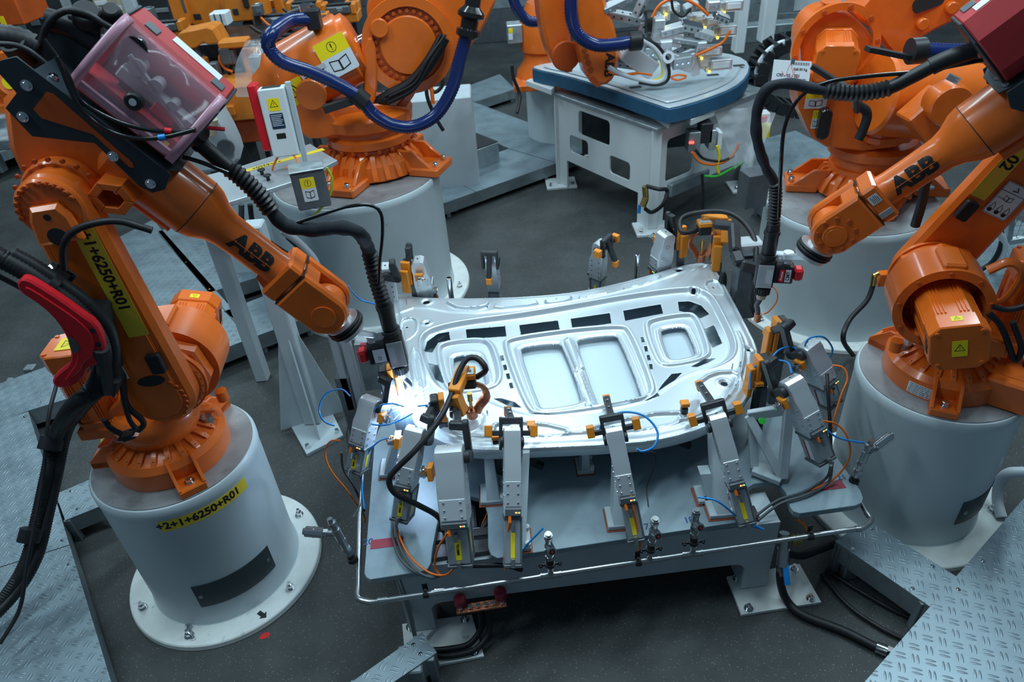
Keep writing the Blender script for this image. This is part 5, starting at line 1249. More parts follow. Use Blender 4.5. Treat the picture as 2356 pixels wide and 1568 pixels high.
# front row
clamp('slim clamp with orange fittings left of the front middle, blue tube below', U(1178, 1300, .64), U(1178, 985, 1.13), U(1168, 955, 1.0), text_=None)
riser('grey support behind the slim clamp left of centre', U(1195, 1245, TZ), U(1210, 1030, .93))
clamp('slim clamp at the middle of the front edge with big blue air loop', U(1462, 1238, .64), U(1412, 985, 1.13), U(1398, 928, 1.0))
riser('grey support behind the middle front clamp', U(1420, 1195, TZ), U(1420, 1010, .93))
clamp('aluminium clamp right of the front middle with red striped cylinder', U(1715, 1200, .64), U(1650, 955, 1.14), U(1612, 895, 1.0), redlab=True)
riser('grey support beneath the clamp right of the front middle', U(1655, 1170, TZ), U(1640, 985, .93), w=.12)
riser('short grey support under the near edge between the front clamps', U(1345, 1075, TZ), U(1345, 1010, .90), w=.08, d=.10)
clamp('large clamp in front left with wide silver head, thick black arm and cable', U(1062, 1290, .66), U(1032, 1030, 1.17), U(1052, 930, 1.05), w=.10, style='side', side=-1, cw=.085, arm_up=.09, text_='MM15a', orange=False, white=True)
riser('grey support behind the large front left clamp', U(1135, 1140, TZ), U(1120, 1000, .93), w=.12)
clamp('clamp with round red mark in front of the weld flash', U(925, 1190, .70), U(955, 985, 1.13), U(1000, 935, 1.03), w=.07, style='side', side=-1, text_='MM13a')
riser('grey support under the clamp in front of the flash', U(900, 1080, TZ), U(915, 1000, .90), w=.10)
clamp('leftmost clamp with orange sensor at the left end of the table', U(822, 1080, .78), U(852, 915, 1.15), U(912, 895, 1.0), w=.07, style='side', side=-1, text_='MM14a', arm_up=.10)
# right end
clamp('front clamp of the two at the right end, open arm and ribbed body', U(1888, 1055, .76), U(1822, 872, 1.18), U(1752, 868, 1.0), w=.075, style='side', side=1, redlab=True, yl=False, arm_up=.11)
clamp('rear clamp of the two at the right end with blue air loop', U(1905, 925, .82), U(1862, 790, 1.2), U(1768, 775, 1.05), w=.075, style='side', side=1, redlab=True, yl=False, arm_up=.13)
# far side: cylinders hang behind the panel edge
def farclamp(label, head, tipx, hz=1.16, **k):
    h = U(*head, hz); tag(MB().box((h.x, h.y+.06, .345), (.10, .10, .69), b=.006).build('floor_post', 'paint'), 'grey post standing on the floor under the '+label, 'post') if len(label) < 10 else None
    t = clamp(label, (h.x, h.y+.05, hz-.46), h, U(*tipx, 1.0), **k)
    MB().bx(h.x-.05, h.x+.05, h.y+.0, h.y+.10, .0, hz-.47, b=.006).build('floor_post', 'paint', t[0])
    return t
farclamp('clamp with orange block and blue tube at the far left corner of the panel', (965, 596), (944, 642), w=.07, style='side', side=-1, arm_up=.08)
farclamp('slim clamp standing alone at the far edge, left of centre', (1130, 582), (1126, 652), w=.06)
farclamp('slim clamp at the far edge, right of centre, arm reaching toward the camera', (1378, 555), (1416, 612), w=.06)
farclamp('far right corner clamp with orange fork beside the copper contact', (1528, 536), (1562, 568), w=.075, style='side', side=1, arm_up=.10)
farclamp('black armed clamp hidden behind the left torch hose', (882, 612), (905, 655), w=.07, style='side', side=-1)
# big box clamp behind the right corner
t = thing('pneumatic_clamp', 'big black armed clamp with silver box head behind the far right panel corner', 'clamp', tuple(U(1720, 620, .9)), 'pneumatic clamps around the panel')
q = U(1722, 566, 1.22); MB().box(tuple(q), (.16, .12, .09), frame((0, 0, 0), (1, 0, 0), z=ZZ), .012).build('clamp_body', 'alu', t)
MB().box((q.x+.0, q.y-.03, q.z-.28), (.15, .11, .44), b=.008).build('cylinder', 'mid', t)
P_ = [U(1688, 520, 1.28), U(1692, 580, 1.24), U(1702, 608, 1.20), U(1740, 618, 1.16)]
am = MB()
for a, b in zip(P_, P_[1:]): am.bar(a, b, .07, .06, up=(0, -1, .3), b=.012)
am.bar(P_[0], U(1640, 515, 1.29), .07, .05, b=.012).build('clamp_arm', 'castblack', t)
for pz, lb in ((( 1665, 645), 'black rubber bumper pad upright behind the right panel corner'), ((1540, 590), 'black rubber bumper pad beside the far right clamp'), ((984, 642), 'black rubber bumper pad beside the far left clamp')):
    q = U(*pz, .95); tag(MB().sphere((q.x, q.y+.02, q.z-.03), .03, 16, (1, .8, 3.0)).build('bumper', 'rubber'), lb, 'bumper')
for pz, lb in (((1034, 650), 'bright round pin standing behind the far left panel edge'), ((1466, 596), 'bright round pin standing behind the far right panel edge')):
    q = U(*pz, .98); tag(MB().cyl((q.x, q.y, 0), (q.x, q.y, 1.02), .018, n=20, b=.003).build('locating_pin', 'chrome'), lb, 'pin')
# grey truss bracket carrying the right clamps
t = thing('truss_bracket', 'grey triangular truss bracket with green dot at the right end of the table', 'bracket', tuple(U(1780, 1090, TZ)))
A, B_, C_, D_ = U(1735, 1075, TZ+.03), U(1800, 1100, TZ+.03), U(1722, 955, .92), U(1815, 940, .98)
tb_ = MB()
for a, b, w_ in ((B_, D_, .05), (C_, B_, .045), (C_, D_, .06), (A, C_+Vector((.02, .02, 0)), .04), (D_, D_+Vector((-.02, .06, .10)), .08)): tb_.bar(a, b, w_, .03, up=(0, -1, 0), b=.004)
tb_.bar(A, B_, .09, .03).build('truss', 'paint', t)
q = U(1752, 968, .95); MB().cyl(q, q+Vector((0, -.012, .012)), .017, n=20).build('green_dot', 'green', t)
for lb, px_ in (('grey support near the right end below the clamp with red stripe', (1640, 1140)),):
    riser(lb, U(*px_, TZ), U(px_[0]-20, px_[1]-60, .78), w=.16, d=.10)
# ---- black/orange locating blocks around the near edge
def block(label, px, z, sz, m='black', m2='fixorange'):
    q = U(*px, z); t = thing('locating_block', label, 'block', (q.x, q.y, z), 'orange topped locating blocks at the near panel edge')
    MB().box((q.x, q.y, (TZ+.1+z)/2-.0), (sz, sz, z-TZ-.12), b=.003).bar((q.x, q.y, TZ+.12), (q.x+.05, q.y-.01, TZ+.10), sz, .03).build('post', m, t)
    MB().box((q.x, q.y, z+.012), (sz*1.3, sz*1.2, .024), b=.003).build('top_pad', m2, t)
block('orange topped black locator right of the second front clamp', (1222, 980), 1.0, .032)
block('orange topped black locator right of the middle front clamp', (1575, 932), 1.0, .034)
block('orange topped locator left of the second front clamp', (1140, 1008), .97, .03)
block('orange topped locator at the right panel corner', (1745, 885), 1.0, .034)
# ================================================================ copper earthing contacts
def earth(label, foot, armpts, hts, bd=1):
    foot = Vector(foot); t = thing('earthing_contact', label, 'contact', tuple(foot), 'copper earthing contacts')
    MB().cyl(foot, foot+ZZ*.05, .030, n=28, b=.003).build('copper_foot', 'copper', t)
    MB().cyl(foot+ZZ*.05, foot+ZZ*.13, .0085, n=14).cyl(foot+ZZ*.11, foot+ZZ*.16, .014, n=14).build('guide_pin', 'brass', t)
    top = foot+ZZ*hts
    MB().box((top.x, top.y, top.z-.03), (.085, .075, .06), frame((0, 0, 0), (1, 0, 0), z=ZZ), .008).build('contact_head', 'black', t)
    hd = MB().box((top.x, top.y, top.z+.018), (.09, .08, .035), b=.006).build('orange_plate', 'fixorange', t)
    MB().box((top.x+.0, top.y-.01, top.z+.0375), (.075, .05, .004), b=.001).build('clamp_plate', 'alu2', hd)
    for s in (-.02, .02): inst('screw', 'chrome', hd, Matrix.Identity(4), (top.x+s, top.y-.01, top.z+.0395), (0, 0, 1), .007, .006)
    for s in (-1, 1):
        MB().tube([top+Vector((s*.03, 0, -.05)), top+Vector((s*.075, -.01, -.07)), top+Vector((s*.085, -.01, -.13)), foot+Vector((s*.05, -.01, .09)), foot+Vector((s*.028, 0, .04))], .014, n=10, flat=2.0).build('copper_braid', 'copper', t)
    ar = MB(); P = [Vector(p) for p in armpts]
    for a, b in zip(P, P[1:]): ar.bar(a, b, .062, .055, up=ZZ, b=.005)
    ar.build('swing_arm', 'fixorange', t)
    return t, top
ft = U(1087, 958, .965); hL = .27; tp = ft+ZZ*hL
ec, tpL = earth('copper contact on orange arm with braided straps, front left on the panel', ft, [ft+ZZ*(hL+.03)+Vector((-.01, .03, 0)), U(1045, 905, 1.24), U(1062, 950, 1.12)], hL)
MB().bar(U(1042, 880, 1.24), U(1046, 960, 1.14), .045, .04, b=.006).build('black_block', 'castblack', ec)
cablething('power_cable', 'thick black cable arching from the copper contact down past the large clamp', 'cable', [tpL+Vector((.05, .0, -.01)), U(1118, 850, 1.30), U(1100, 825, 1.34), U(1075, 825, 1.34), U(1055, 858, 1.30), U(1040, 905, 1.24), U(1010, 965, 1.20), U(960, 1030, 1.14), U(910, 1080, 1.05), U(895, 1105, 1.0), U(910, 1135, .93), U(960, 1160, .82), U(1010, 1190, .68), U(1025, 1230, .55)], .015, 'rubber')
fr = U(1612, 600, .955); ec2, tpR = earth('copper contact on orange arm with braided straps, far right panel corner', fr, [fr+ZZ*.30+Vector((-.01, .03, 0)), U(1672, 505, 1.24), U(1668, 560, 1.12)], .27)
MB().bar(fr+ZZ*.30+Vector((-.01, .03, 0)), U(1668, 545, 1.14), .04, .04).build('swing_arm', 'fixorange', ec2)
cablething('power_cable', 'thick black cable arching over the orange arm at the far right corner', 'cable', [tpR+Vector((-.04, 0, -.03)), U(1570, 535, 1.22), U(1566, 505, 1.26), U(1600, 490, 1.30), U(1665, 487, 1.33), U(1710, 510, 1.30), U(1738, 560, 1.25), U(1735, 640, 1.1), U(1728, 690, .98), U(1745, 740, .85)], .017, 'rubber')
# ================================================================ air tubes and cables at the table
def cab(label, pts, r, m, z=None, name='air_tube', cat='tube', **k):
    P = [U(p[0], p[1], p[2] if len(p) > 2 else z) for p in pts]; return cablething(name, label, cat, P, r, m, n=8, **k)
cab('bright blue air tube looping out left of the leftmost clamp', [(805, 910, 1.14), (785, 895, 1.14), (750, 905, 1.12), (734, 940, 1.05), (745, 968, 1.0), (770, 979, .97)], .0045, 'cyan')
cab('bright blue air tube just above the flash to the leftmost clamp', [(850, 962, 1.08), (868, 935, 1.12), (900, 928, 1.12), (930, 935, 1.1)], .0045, 'cyan')
cab('bright blue air tube curving below the flash', [(838, 972, 1.05), (880, 978, 1.03), (915, 968, 1.02), (950, 950, 1.02)], .0045, 'cyan')
cab('bright blue air tube rising from table plate to the clamp before the flash', [(838, 1170, .66), (832, 1100, .75), (842, 1050, .85), (870, 1016, .95), (905, 1004, 1.05)], .0045, 'cyan')
cab('bright blue air tube right of the flash', [(960, 934, 1.07), (985, 932, 1.07), (1010, 936, 1.07), (1025, 955, 1.05)], .0045, 'cyan')
cab('large bright blue air loop over the middle front clamp', [(1378, 998, 1.04), (1388, 970, 1.10), (1430, 948, 1.16), (1480, 955, 1.16), (1512, 990, 1.12), (1506, 1025, 1.08), (1478, 1038, 1.06), (1465, 1032, 1.07)], .0055, 'cyan')
cab('bright blue air tube from left knob valve to the table underside', [(1250, 1214, .80), (1215, 1250, .72), (1185, 1290, .62)], .0050, 'cyan')
cab('bright blue air tube from right knob valve drooping over the table edge', [(1605, 1143, .80), (1650, 1152, .80), (1700, 1190, .68), (1750, 1214, .60), (1752, 1216, .60), (1700, 1200, .60)], .0050, 'cyan')
cab('bright blue air loop over the rear right clamp', [(1848, 805, 1.16), (1862, 778, 1.25), (1895, 775, 1.25), (1915, 800, 1.15), (1912, 820, 1.1)], .0050, 'cyan')
cab('bright blue air tube from sensor down over the front right clamp', [(1770, 828, 1.16), (1795, 803, 1.18), (1825, 798, 1.16), (1838, 812, 1.14)], .0050, 'cyan')
cab('long bright blue air tube bending along the right panel corner', [(1725, 895, 1.02), (1730, 850, 1.10), (1765, 830, 1.14), (1810, 832, 1.15), (1822, 858, 1.2)], .0050, 'cyan')
cab('bright blue air tube to the right angle valve', [(1898, 985, .95), (1925, 1005, .90), (1960, 1014, .86), (1990, 1018, .84)], .0050, 'cyan')
cab('bright blue thin tube at the left torch flange', [(800, 655, 1.62), (812, 672, 1.5), (832, 690, 1.4), (868, 700, 1.42)], .0045, 'cyan')
ca = lambda lb, pts, r, m, **k: cab(lb, pts, r, m, name='cable', cat='cable', **k)
ca('orange cable hanging at the left end of the table', [(783, 1013, .95), (760, 1015, .9), (748, 1040, .8), (760, 1080, .7), (800, 1130, .5), (835, 1180, .3), (840, 1200, .2)], .005, 'ocab')
ca('grey cable beside the orange one at the left end', [(785, 1040, .9), (790, 1080, .75), (815, 1120, .55), (838, 1175, .3)], .007, 'gcab')
ca('thin grey tube in front of the leftmost clamp', [(826, 956, 1.05), (803, 975, 1.0), (800, 1020, .9), (825, 1080, .8), (832, 1150, .6), (812, 1190, .68)], .004, 'gcab')
ca('orange cable curving on the left plate', [(910, 1175, .66), (915, 1220, .65), (940, 1275, .65), (985, 1315, .645), (1025, 1322, .64), (1050, 1300, .60)], .005, 'ocab')
ca('grey cable pair curving on the left plate', [(902, 1195, .66), (905, 1240, .65), (925, 1290, .65), (970, 1322, .64), (1010, 1325, .63)], .007, 'gcab')
ca('second grey cable curving on the left plate', [(908, 1150, .70), (915, 1240, .65), (945, 1300, .65), (990, 1328, .64), (1020, 1320, .6)], .007, 'gcab')
ca('orange cable from the large clamp plug', [(1030, 1225, .90), (1008, 1260, .80), (1000, 1300, .66), (1012, 1322, .62)], .005, 'ocab')
ca('orange cable down the second front clamp', [(1178, 1168, .88), (1168, 1220, .80), (1160, 1280, .66), (1162, 1310, .6)], .005, 'ocab')
ca('orange cable down the middle front clamp', [(1452, 1140, .88), (1462, 1190, .78), (1472, 1250, .64), (1465, 1285, .56)], .005, 'ocab')
ca('orange cable in the dark gap left of the second clamp', [(1130, 1105, .6), (1128, 1160, .55), (1108, 1210, .5), (1105, 1240, .5), (1125, 1270, .5)], .005, 'ocab')
ca('thick dark cable bundle in the gap left of the second clamp', [(1140, 1110, .55), (1135, 1170, .55), (1110, 1215, .55), (1085, 1240, .5)], .015, 'rubber')
ca('black cable bundle under the plate edge between first two plates', [(1030, 1290, .55), (1080, 1300, .55), (1160, 1300, .56), (1200, 1310, .5)], .012, 'rubber')
ca('grey tube from middle valve up to the middle clamp sensor', [(1478, 1038, 1.05), (1508, 1045, 1.0), (1500, 1085, .92), (1488, 1120, .85), (1492, 1165, .82)], .004, 'rubber')
ca('grey cable pair sweeping over the right plate', [(1912, 1070, .80), (1900, 1100, .66), (1850, 1130, .64), (1790, 1150, .63), (1740, 1185, .58)], .007, 'gcab')
ca('second grey cable sweeping over the right plate', [(1916, 1060, .80), (1905, 1110, .65), (1855, 1138, .64), (1795, 1158, .63), (1745, 1195, .58)], .007, 'gcab')
ca('orange cable loop around the right end of the table', [(1892, 968, 1.0), (1925, 975, .95), (1950, 1005, .88), (1955, 1050, .76), (1930, 1090, .66), (1895, 1115, .64), (1850, 1132, .63)], .005, 'ocab')
ca('orange cable running up behind the right clamps', [(1900, 1065, .7), (1915, 980, .9), (1935, 910, 1.05), (1950, 870, 1.12), (1940, 845, 1.16), (1915, 840, 1.16)], .005, 'ocab')
ca('dark cable pair behind the right clamps', [(1912, 1060, .75), (1910, 980, .9), (1905, 900, 1.05), (1903, 860, 1.1)], .009, 'rubber')
ca('thin orange cable hanging from the right torch', [(1765, 655, 1.3), (1785, 665, 1.28), (1788, 690, 1.25), (1770, 715, 1.2), (1757, 722, 1.2)], .004, 'ocab')
ca('orange cable coil under the right end of the table', [(1835, 1195, .5), (1850, 1205, .48), (1858, 1225, .44), (1845, 1240, .4)], .006, 'ocab')
ca('black hose at the right foot running over the floor', [(1800, 1275, .30), (1795, 1330, .18), (1810, 1380, .05), (1850, 1415, .03), (1940, 1450, .03), (2010, 1485, .03), (2035, 1495, .03)], .022, 'rubber')
ca('thin black cable on the floor toward the bottom right', [(1890, 1320, .02), (1950, 1390, .02), (2020, 1440, .02), (2090, 1475, .02)], .011, 'rubber')
ca('second thin black cable on the floor toward the bottom right', [(1900, 1310, .02), (1980, 1360, .02), (2060, 1405, .02), (2120, 1430, .02)], .011, 'rubber')
ca('black hose pair at the left foot going down to the bottom step', [(1105, 1400, .22), (1108, 1440, .10), (1080, 1480, .05), (1030, 1492, .04), (990, 1495, .04)], .016, 'rubber')
ca('second black hose at the left foot', [(1122, 1400, .22), (1126, 1450, .10), (1095, 1492, .05), (1040, 1507, .04), (995, 1508, .04)], .016, 'rubber')
ca('black corrugated hose from right pipe end behind the step', [(1805, 1270, .25), (1840, 1278, .22), (1880, 1265, .2), (1920, 1250, .12)], .02, 'rubber', rib=.003)
ca('dark pipe slanting down behind the left pipe corner', [(915, 1325, .5), (940, 1400, .25), (955, 1462, .1)], .012, 'steel')
q = U(2040, 1497, .03); q2 = U(2058, 1504, .03)
t = thing('hose_fitting', 'brass and steel fitting at the end of the black floor hose', 'fitting', tuple(q)); MB().cyl(U(2015, 1487, .03), q, .028, n=16).cyl(q, q2, .03, n=6).build('steel_nut', 'chrome', t); MB().cyl(q2, U(2070, 1509, .03), .022, n=14).build('brass_end', 'brass', t)
# red cable lugs and earth bar under the left
t = thing('earth_bar', 'copper earth bar with two red insulators at the left table foot', 'bar', tuple(U(1105, 1395, .27)))
MB().bar(U(1050, 1403, .27), U(1165, 1385, .27), .05, .012, b=.002).build('copper_bar', 'copper', t)
for p in ((1060, 1388), (1152, 1372)): q = U(*p, .28); MB().cyl(q, q+ZZ*.05, .032, n=20, b=.006).build('insulator', 'dred', t)
for p in (1060, 1082, 1100, 1118, 1135, 1155): q = U(p, 1400-(p-1060)*.15, .28); inst('screw', 'chrome', t, Matrix.Identity(4), q, (0, 0, 1), .012, .014)
# hose with ball valve at right foot
t = thing('ball_valve', 'ball valve with blue handle on the hose at the right table foot', 'valve', tuple(U(1800, 1290, .3)))
MB().cyl(U(1805, 1225, .42), U(1802, 1270, .32), .026, n=14).cyl(U(1803, 1262, .34), U(1800, 1300, .26), .032, n=14).cyl(U(1800, 1300, .26), U(1797, 1320, .20), .026, n=6).build('valve_body', 'steel', t)
MB().bar(U(1806, 1290, .3), U(1812, 1345, .2), .03, .008, up=(0, -1, 0)).build('blue_handle', 'cyan', t)
q = U(1836, 1250, .4); MB().cyl(q-Vector((0, -.05, 0)), q, .024, n=18, b=.003).build('brass_cap', 'brass', t)

def jaw(label, px, z, hh=.16, ang=0, th=.03, two=True, lean=(0, 0, 1)):
    q = U(*px, z); t = thing('clamp_jaw', label, 'jaw', (q.x, q.y, z), 'black and orange jaws at the panel rim')
    F_ = frame(q, (math.cos(R(ang)), math.sin(R(ang)), 0), z=lean)
    MB(F_).bx(-.012, .03, -.035, .035, -hh*.5, hh*.5, b=.006).build('black_block', 'castblack', t)
    MB(F_).bx(-.042, -.013, -.032, .032, -hh*.45, hh*.52, b=.004).build('orange_plate', 'fixorange', t)
    if two: MB(F_).bx(-.078, -.05, -.028, .028, -hh*.7, hh*.25, b=.004).build('orange_plate', 'fixorange', t)
    for k in (-.3, .25): inst('screw', 'chrome', t, F_, (.03, 0, hh*k), (1, 0, 0), .010, .010)
    MB().bar((q.x+.02, q.y, z-hh*.5), (q.x+.03, q.y, TZ), .05, .05).build('jaw_post', 'mid', t)
jaw('tall twin orange plates on a black block at the right panel edge below the torch', (1792, 770), 1.10, .22, 8)
jaw('orange plates on a black block at the lower right panel corner', (1752, 855), 1.06, .20, 8)
jaw('orange and black jaw glowing just above the weld flash', (890, 880), 1.10, .20, 185)
jaw('dark jaw with orange edge just right of the weld flash', (1006, 940), 1.06, .16, 185, two=False)
jaw('orange jaw with black block at the far right corner of the panel', (1562, 545), 1.08, .18, 110)
jaw('orange jaw under the orange arm at the far right corner', (1648, 570), 1.06, .20, 80)
jaw('orange jaw with blue tube at the far left corner of the panel', (940, 625), 1.06, .18, 70)
# ================================================================ helpers for the surroundings
def bxp(mb, x0, y0, x1, y1, Y, dep, b=.006):
    cx, cy = (x0+x1)/2, (y0+y1)/2
    a, c, t_, u_ = VY(x0, cy, Y), VY(x1, cy, Y), VY(cx, y0, Y), VY(cx, y1, Y); m = VY(cx, cy, Y)
    mb.box((m.x, Y+dep/2, m.z), (abs(c.x-a.x), dep, abs(t_.z-u_.z)), b=b); return m
def pplane(P0, az):
    a = R(az); x = Vector((math.cos(a), math.sin(a), 0)); y = Vector((-x.y, x.x, 0)); o = Vector(P0)
    F_ = Matrix(((x.x, 0, -y.x, o.x), (x.y, 0, -y.y, o.y), (0, 1, 0, o.z), (0, 0, 0, 1)))   # local (x, z, toward camera)
    def f(px, py): p = V(px, py, o, y)-o; return (p.dot(x), p.z)
    return F_, f
def outl(mb, F_, f, px, h0, h1, b=.01, k=1): mb.prism(chaikin([f(*p) for p in px], k) if k else [f(*p) for p in px], h0, h1, F_, b=b)
# ================================================================ big robot left of centre
MBR = Vector((-1.06, 5.96, 0)); o0 = Vector((MBR.x, MBR.y, 1.153)); TS = Matrix.Translation(o0) @ Matrix.Scale(1.06, 4); O = Vector((0, 0, 0))
t = thing('handling_robot', 'large orange robot left of centre with blue hose and round balancing barrel', 'robot', tuple(o0))
mb = MB(TS).lathe([(.36, 0), (.40, .02), (.385, .13), (.33, .17), (.30, .19), (.30, .23)], O, n=48)
for k in range(26):
    a = 2*math.pi*k/26; Q = frame(O, (math.cos(a), math.sin(a), 0), z=ZZ); mb.prism([(.28, .04), (.43, .04), (.41, .10), (.33, .20), (.28, .21)], -.022, .022, Q @ XZ, b=.004)
for a in (-22, -112, 68, 158):
    Q = frame(O, (math.cos(R(a)), math.sin(R(a)), 0), z=ZZ); mb.box((.50, 0, .035), (.26, .30, .07), Q, .012); mb.prism([(.3, .03), (.56, .03), (.56, .075), (.42, .20), (.3, .2)], -.13, -.10, Q @ XZ, b=.006); mb.prism([(.3, .03), (.56, .03), (.56, .075), (.42, .20), (.3, .2)], .10, .13, Q @ XZ, b=.006)
bs = mb.build('base', 'orange', t)
for a in (-22, -112):
    for s in (-.08, .08):
        Q = frame(O, (math.cos(R(a)), math.sin(R(a)), 0), z=ZZ); inst('anchor_bolt', 'chrome', bs, TS @ Q, (.585, s, .07), (0, 0, 1), .022, .035)
mb = MB(TS).lathe([(.28, .23), (.34, .25), (.35, .31), (.31, .33), (.31, .36), (.36, .39), (.37, .47), (.33, .50), (.2, .52)], O, n=48)
tu = mb.build('turret', 'orange', t)
for k in range(20):
    a = 2*math.pi*k/20; inst('screw', 'orange2', tu, TS, (.33*math.cos(a), .33*math.sin(a), .245), (0, 0, -1), .018, .03)
FA, fa = pplane(MBR+Vector((0, -.22, 0)), 8); FBk, fbk = pplane(MBR+Vector((0, .1, 0)), 8)
mb = MB(); outl(mb, FA, fa, [(632, 160), (660, 185), (712, 178), (762, 260), (800, 300), (720, 318), (690, 300), (660, 240), (640, 215)], -.05, .06); outl(mb, FA, fa, [(690, 250), (940, 235), (950, 290), (900, 320), (720, 318)], -.35, .0)
outl(mb, FA, fa, [(840, 90), (862, 85), (870, 180), (862, 245), (840, 245), (838, 180)], -.10, .0, b=.012); outl(mb, FA, fa, [(960, 160), (985, 165), (940, 245), (905, 280), (895, 262), (940, 215)], -.16, -.02)
mb.cyl(FA @ Vector((*fa(718, 208), .05)), FA @ Vector((*fa(718, 208), .14)), .115, n=36, b=.008)
bd = mb.build('turret_frame', 'orange', t)
text('+', .01, FA @ Matrix.Translation((0, 0, 0)), 'ink', None) if False else None
mb = MB(); bc = MBR+Vector((0, -.02, 0)); FB, fb = pplane(bc, 8)
p0, p1 = FB @ Vector((*fb(606, 215), 0)), FB @ Vector((*fb(826, 98), 0)); ax = (p1-p0).normalized(); Lb = (p1-p0).length
mb.lathe([(.10, -.06), (.12, -.02), (.15, .0), (.19, .10), (.255, .16), (.275, .22), (.275, Lb*.90), (.25, Lb*.92), (.25, Lb*.97), (.20, Lb)], p0, ax, 48)
br = mb.build('balancing_barrel', 'orange', t)
mb = MB(); q = FB @ Vector((*fb(925, 62), 0)); mb.cyl(p1-ax*.02, p1+ax*.30, .05, n=24); mb.build('piston_rod', 'chrome', br)
# stickers wrapped on the barrel
side = ax.cross(ZZ).normalized(); upb = side.cross(ax).normalized(); tocam = (CAM-(p0+p1)/2); tocam = (tocam-ax*tocam.dot(ax)).normalized()
def barrel_sticker(l, rot, w, h, kind):
    d = (Matrix.Rotation(R(rot), 3, ax) @ tocam).normalized(); c = p0+ax*l+d*.278
    return sticker(frame(c, ax, z=d), w, h, br, kind, 'safety_sticker')
barrel_sticker(Lb*.80, 2, .25, .27, 'manual'); barrel_sticker(Lb*.32, 20, .19, .19, 'tri'); barrel_sticker(Lb*.32+.21, 18, .21, .17, 'white')
# big joint disc and upper arm
FD, fd = pplane(MBR+Vector((0, -.10, 0)), 8)
mb = MB(); outl(mb, FD, fd, [(852, 95), (856, 50), (880, 20), (960, 0), (1010, -25), (1060, -60), (1160, -60), (1150, -20), (1095, 90), (1055, 130), (1000, 165), (955, 185), (905, 188), (870, 165), (855, 130)], -.26, .06, b=.02)
arm = mb.build('upper_arm', 'orange', t)
c = FD @ Vector((*fd(938, 100), .06)); nA = (FD.to_3x3() @ Vector((0, 0, 1)))
MB().ring(c, c+nA*.04, .36, .285, n=56).build('joint_ring', 'orange', arm); MB().cyl(c, c+nA*.012, .285, n=48).build('joint_cavity', 'orange2', arm); MB().cyl(c+nA*.0, c+nA*.03, .22, n=40, b=.01).build('joint_disc', 'orange', arm)
for k in range(30):
    a = 2*math.pi*k/30; e1 = FD.to_3x3() @ Vector((math.cos(a), math.sin(a), 0)); inst('screw', 'orange2', arm, Matrix.Identity(4), c+e1*.252+nA*.01, nA, .016, .02)
MB().cyl(FD @ Vector((*fd(872, 58), .05)), FD @ Vector((*fd(872, 58), .13)), .07, n=28, b=.008).build('rod_eye', 'orange', arm)
MB().cyl(FD @ Vector((*fd(905, 30), -.1)), FD @ Vector((*fd(905, 30), .02)), .20, n=40, b=.01).build('rear_disc', 'orange', arm)
tag(MB().add([], []).tube([c+nA*.1+FD.to_3x3() @ Vector((.28, .05, 0)), FD @ Vector((*fd(985, 130), .16)), FD @ Vector((*fd(945, 180), .14)), FD @ Vector((*fd(895, 212), .10)), FD @ Vector((*fd(866, 235), .05))], .05, n=12, rib=.0).build('cable_bundle', 'rubber'), 'black cable bundle spilling from the big joint of the centre left robot', 'cable')
for k in range(5):
    o_ = Vector((.012*k-.02, -.05-.01*k, .035*math.sin(k*2)))
    cablething('cable_bundle_strand', 'thin black strand of the cable bundle at the big joint, '+('topmost', 'second', 'middle', 'fourth', 'lowest')[k], 'cable', [c+nA*.1+FD.to_3x3() @ Vector((.27, .05, 0))+o_, FD @ Vector((*fd(985-k*3, 130), .19))+o_, FD @ Vector((*fd(945, 182), .17))+o_, FD @ Vector((*fd(890, 216), .12))+o_], .011, 'rubber', group='strands on the cable bundle')
FH, fh = pplane(MBR+Vector((0, -.48, 0)), 8)
def HP_(px, py, h=0): return FH @ Vector((*fh(px, py), h))
hp = [HP_(712, 62, -.3), HP_(660, 62, -.2), HP_(626, 78), HP_(618, 108), HP_(650, 142), HP_(715, 165), HP_(780, 195), HP_(828, 225), HP_(858, 262), HP_(905, 288), HP_(955, 290), HP_(1005, 262), HP_(1042, 200), HP_(1060, 130), HP_(1078, 62)]
t2 = thing('blue_hose', 'thick dark blue corrugated hose hanging in a big loop on the centre robot', 'hose', tuple(hp[7])); MB().tube(hp, .047, n=14, rib=.005, pitch=.022).build('corrugated_hose', 'blue', t2, ang=60)
mb = MB(); q = HP_(828, 225); d_ = (HP_(858, 262)-HP_(780, 195)).normalized(); mb.cyl(q-d_*.05, q+d_*.05, .07, n=20).build('hose_clamp', 'black', t2); MB().bar(q, HP_(745, 250, .02), .06, .05, up=nA).build('holder_bar', 'black', t2)
q = HP_(718, 62, -.3); MB().box(tuple(q), (.10, .12, .14), b=.01).build('hose_clamp', 'black', t2)
q = HP_(1080, 55); d_ = Vector((.25, .1, .9)).normalized(); MB().lathe([(.06, -.10), (.09, -.08), (.09, -.04), (.065, -.03), (.065, .03), (.10, .05), (.10, .08), (.06, .12), (.05, .3)], q, d_, 24).build('hose_coupling', 'blackg', t2)
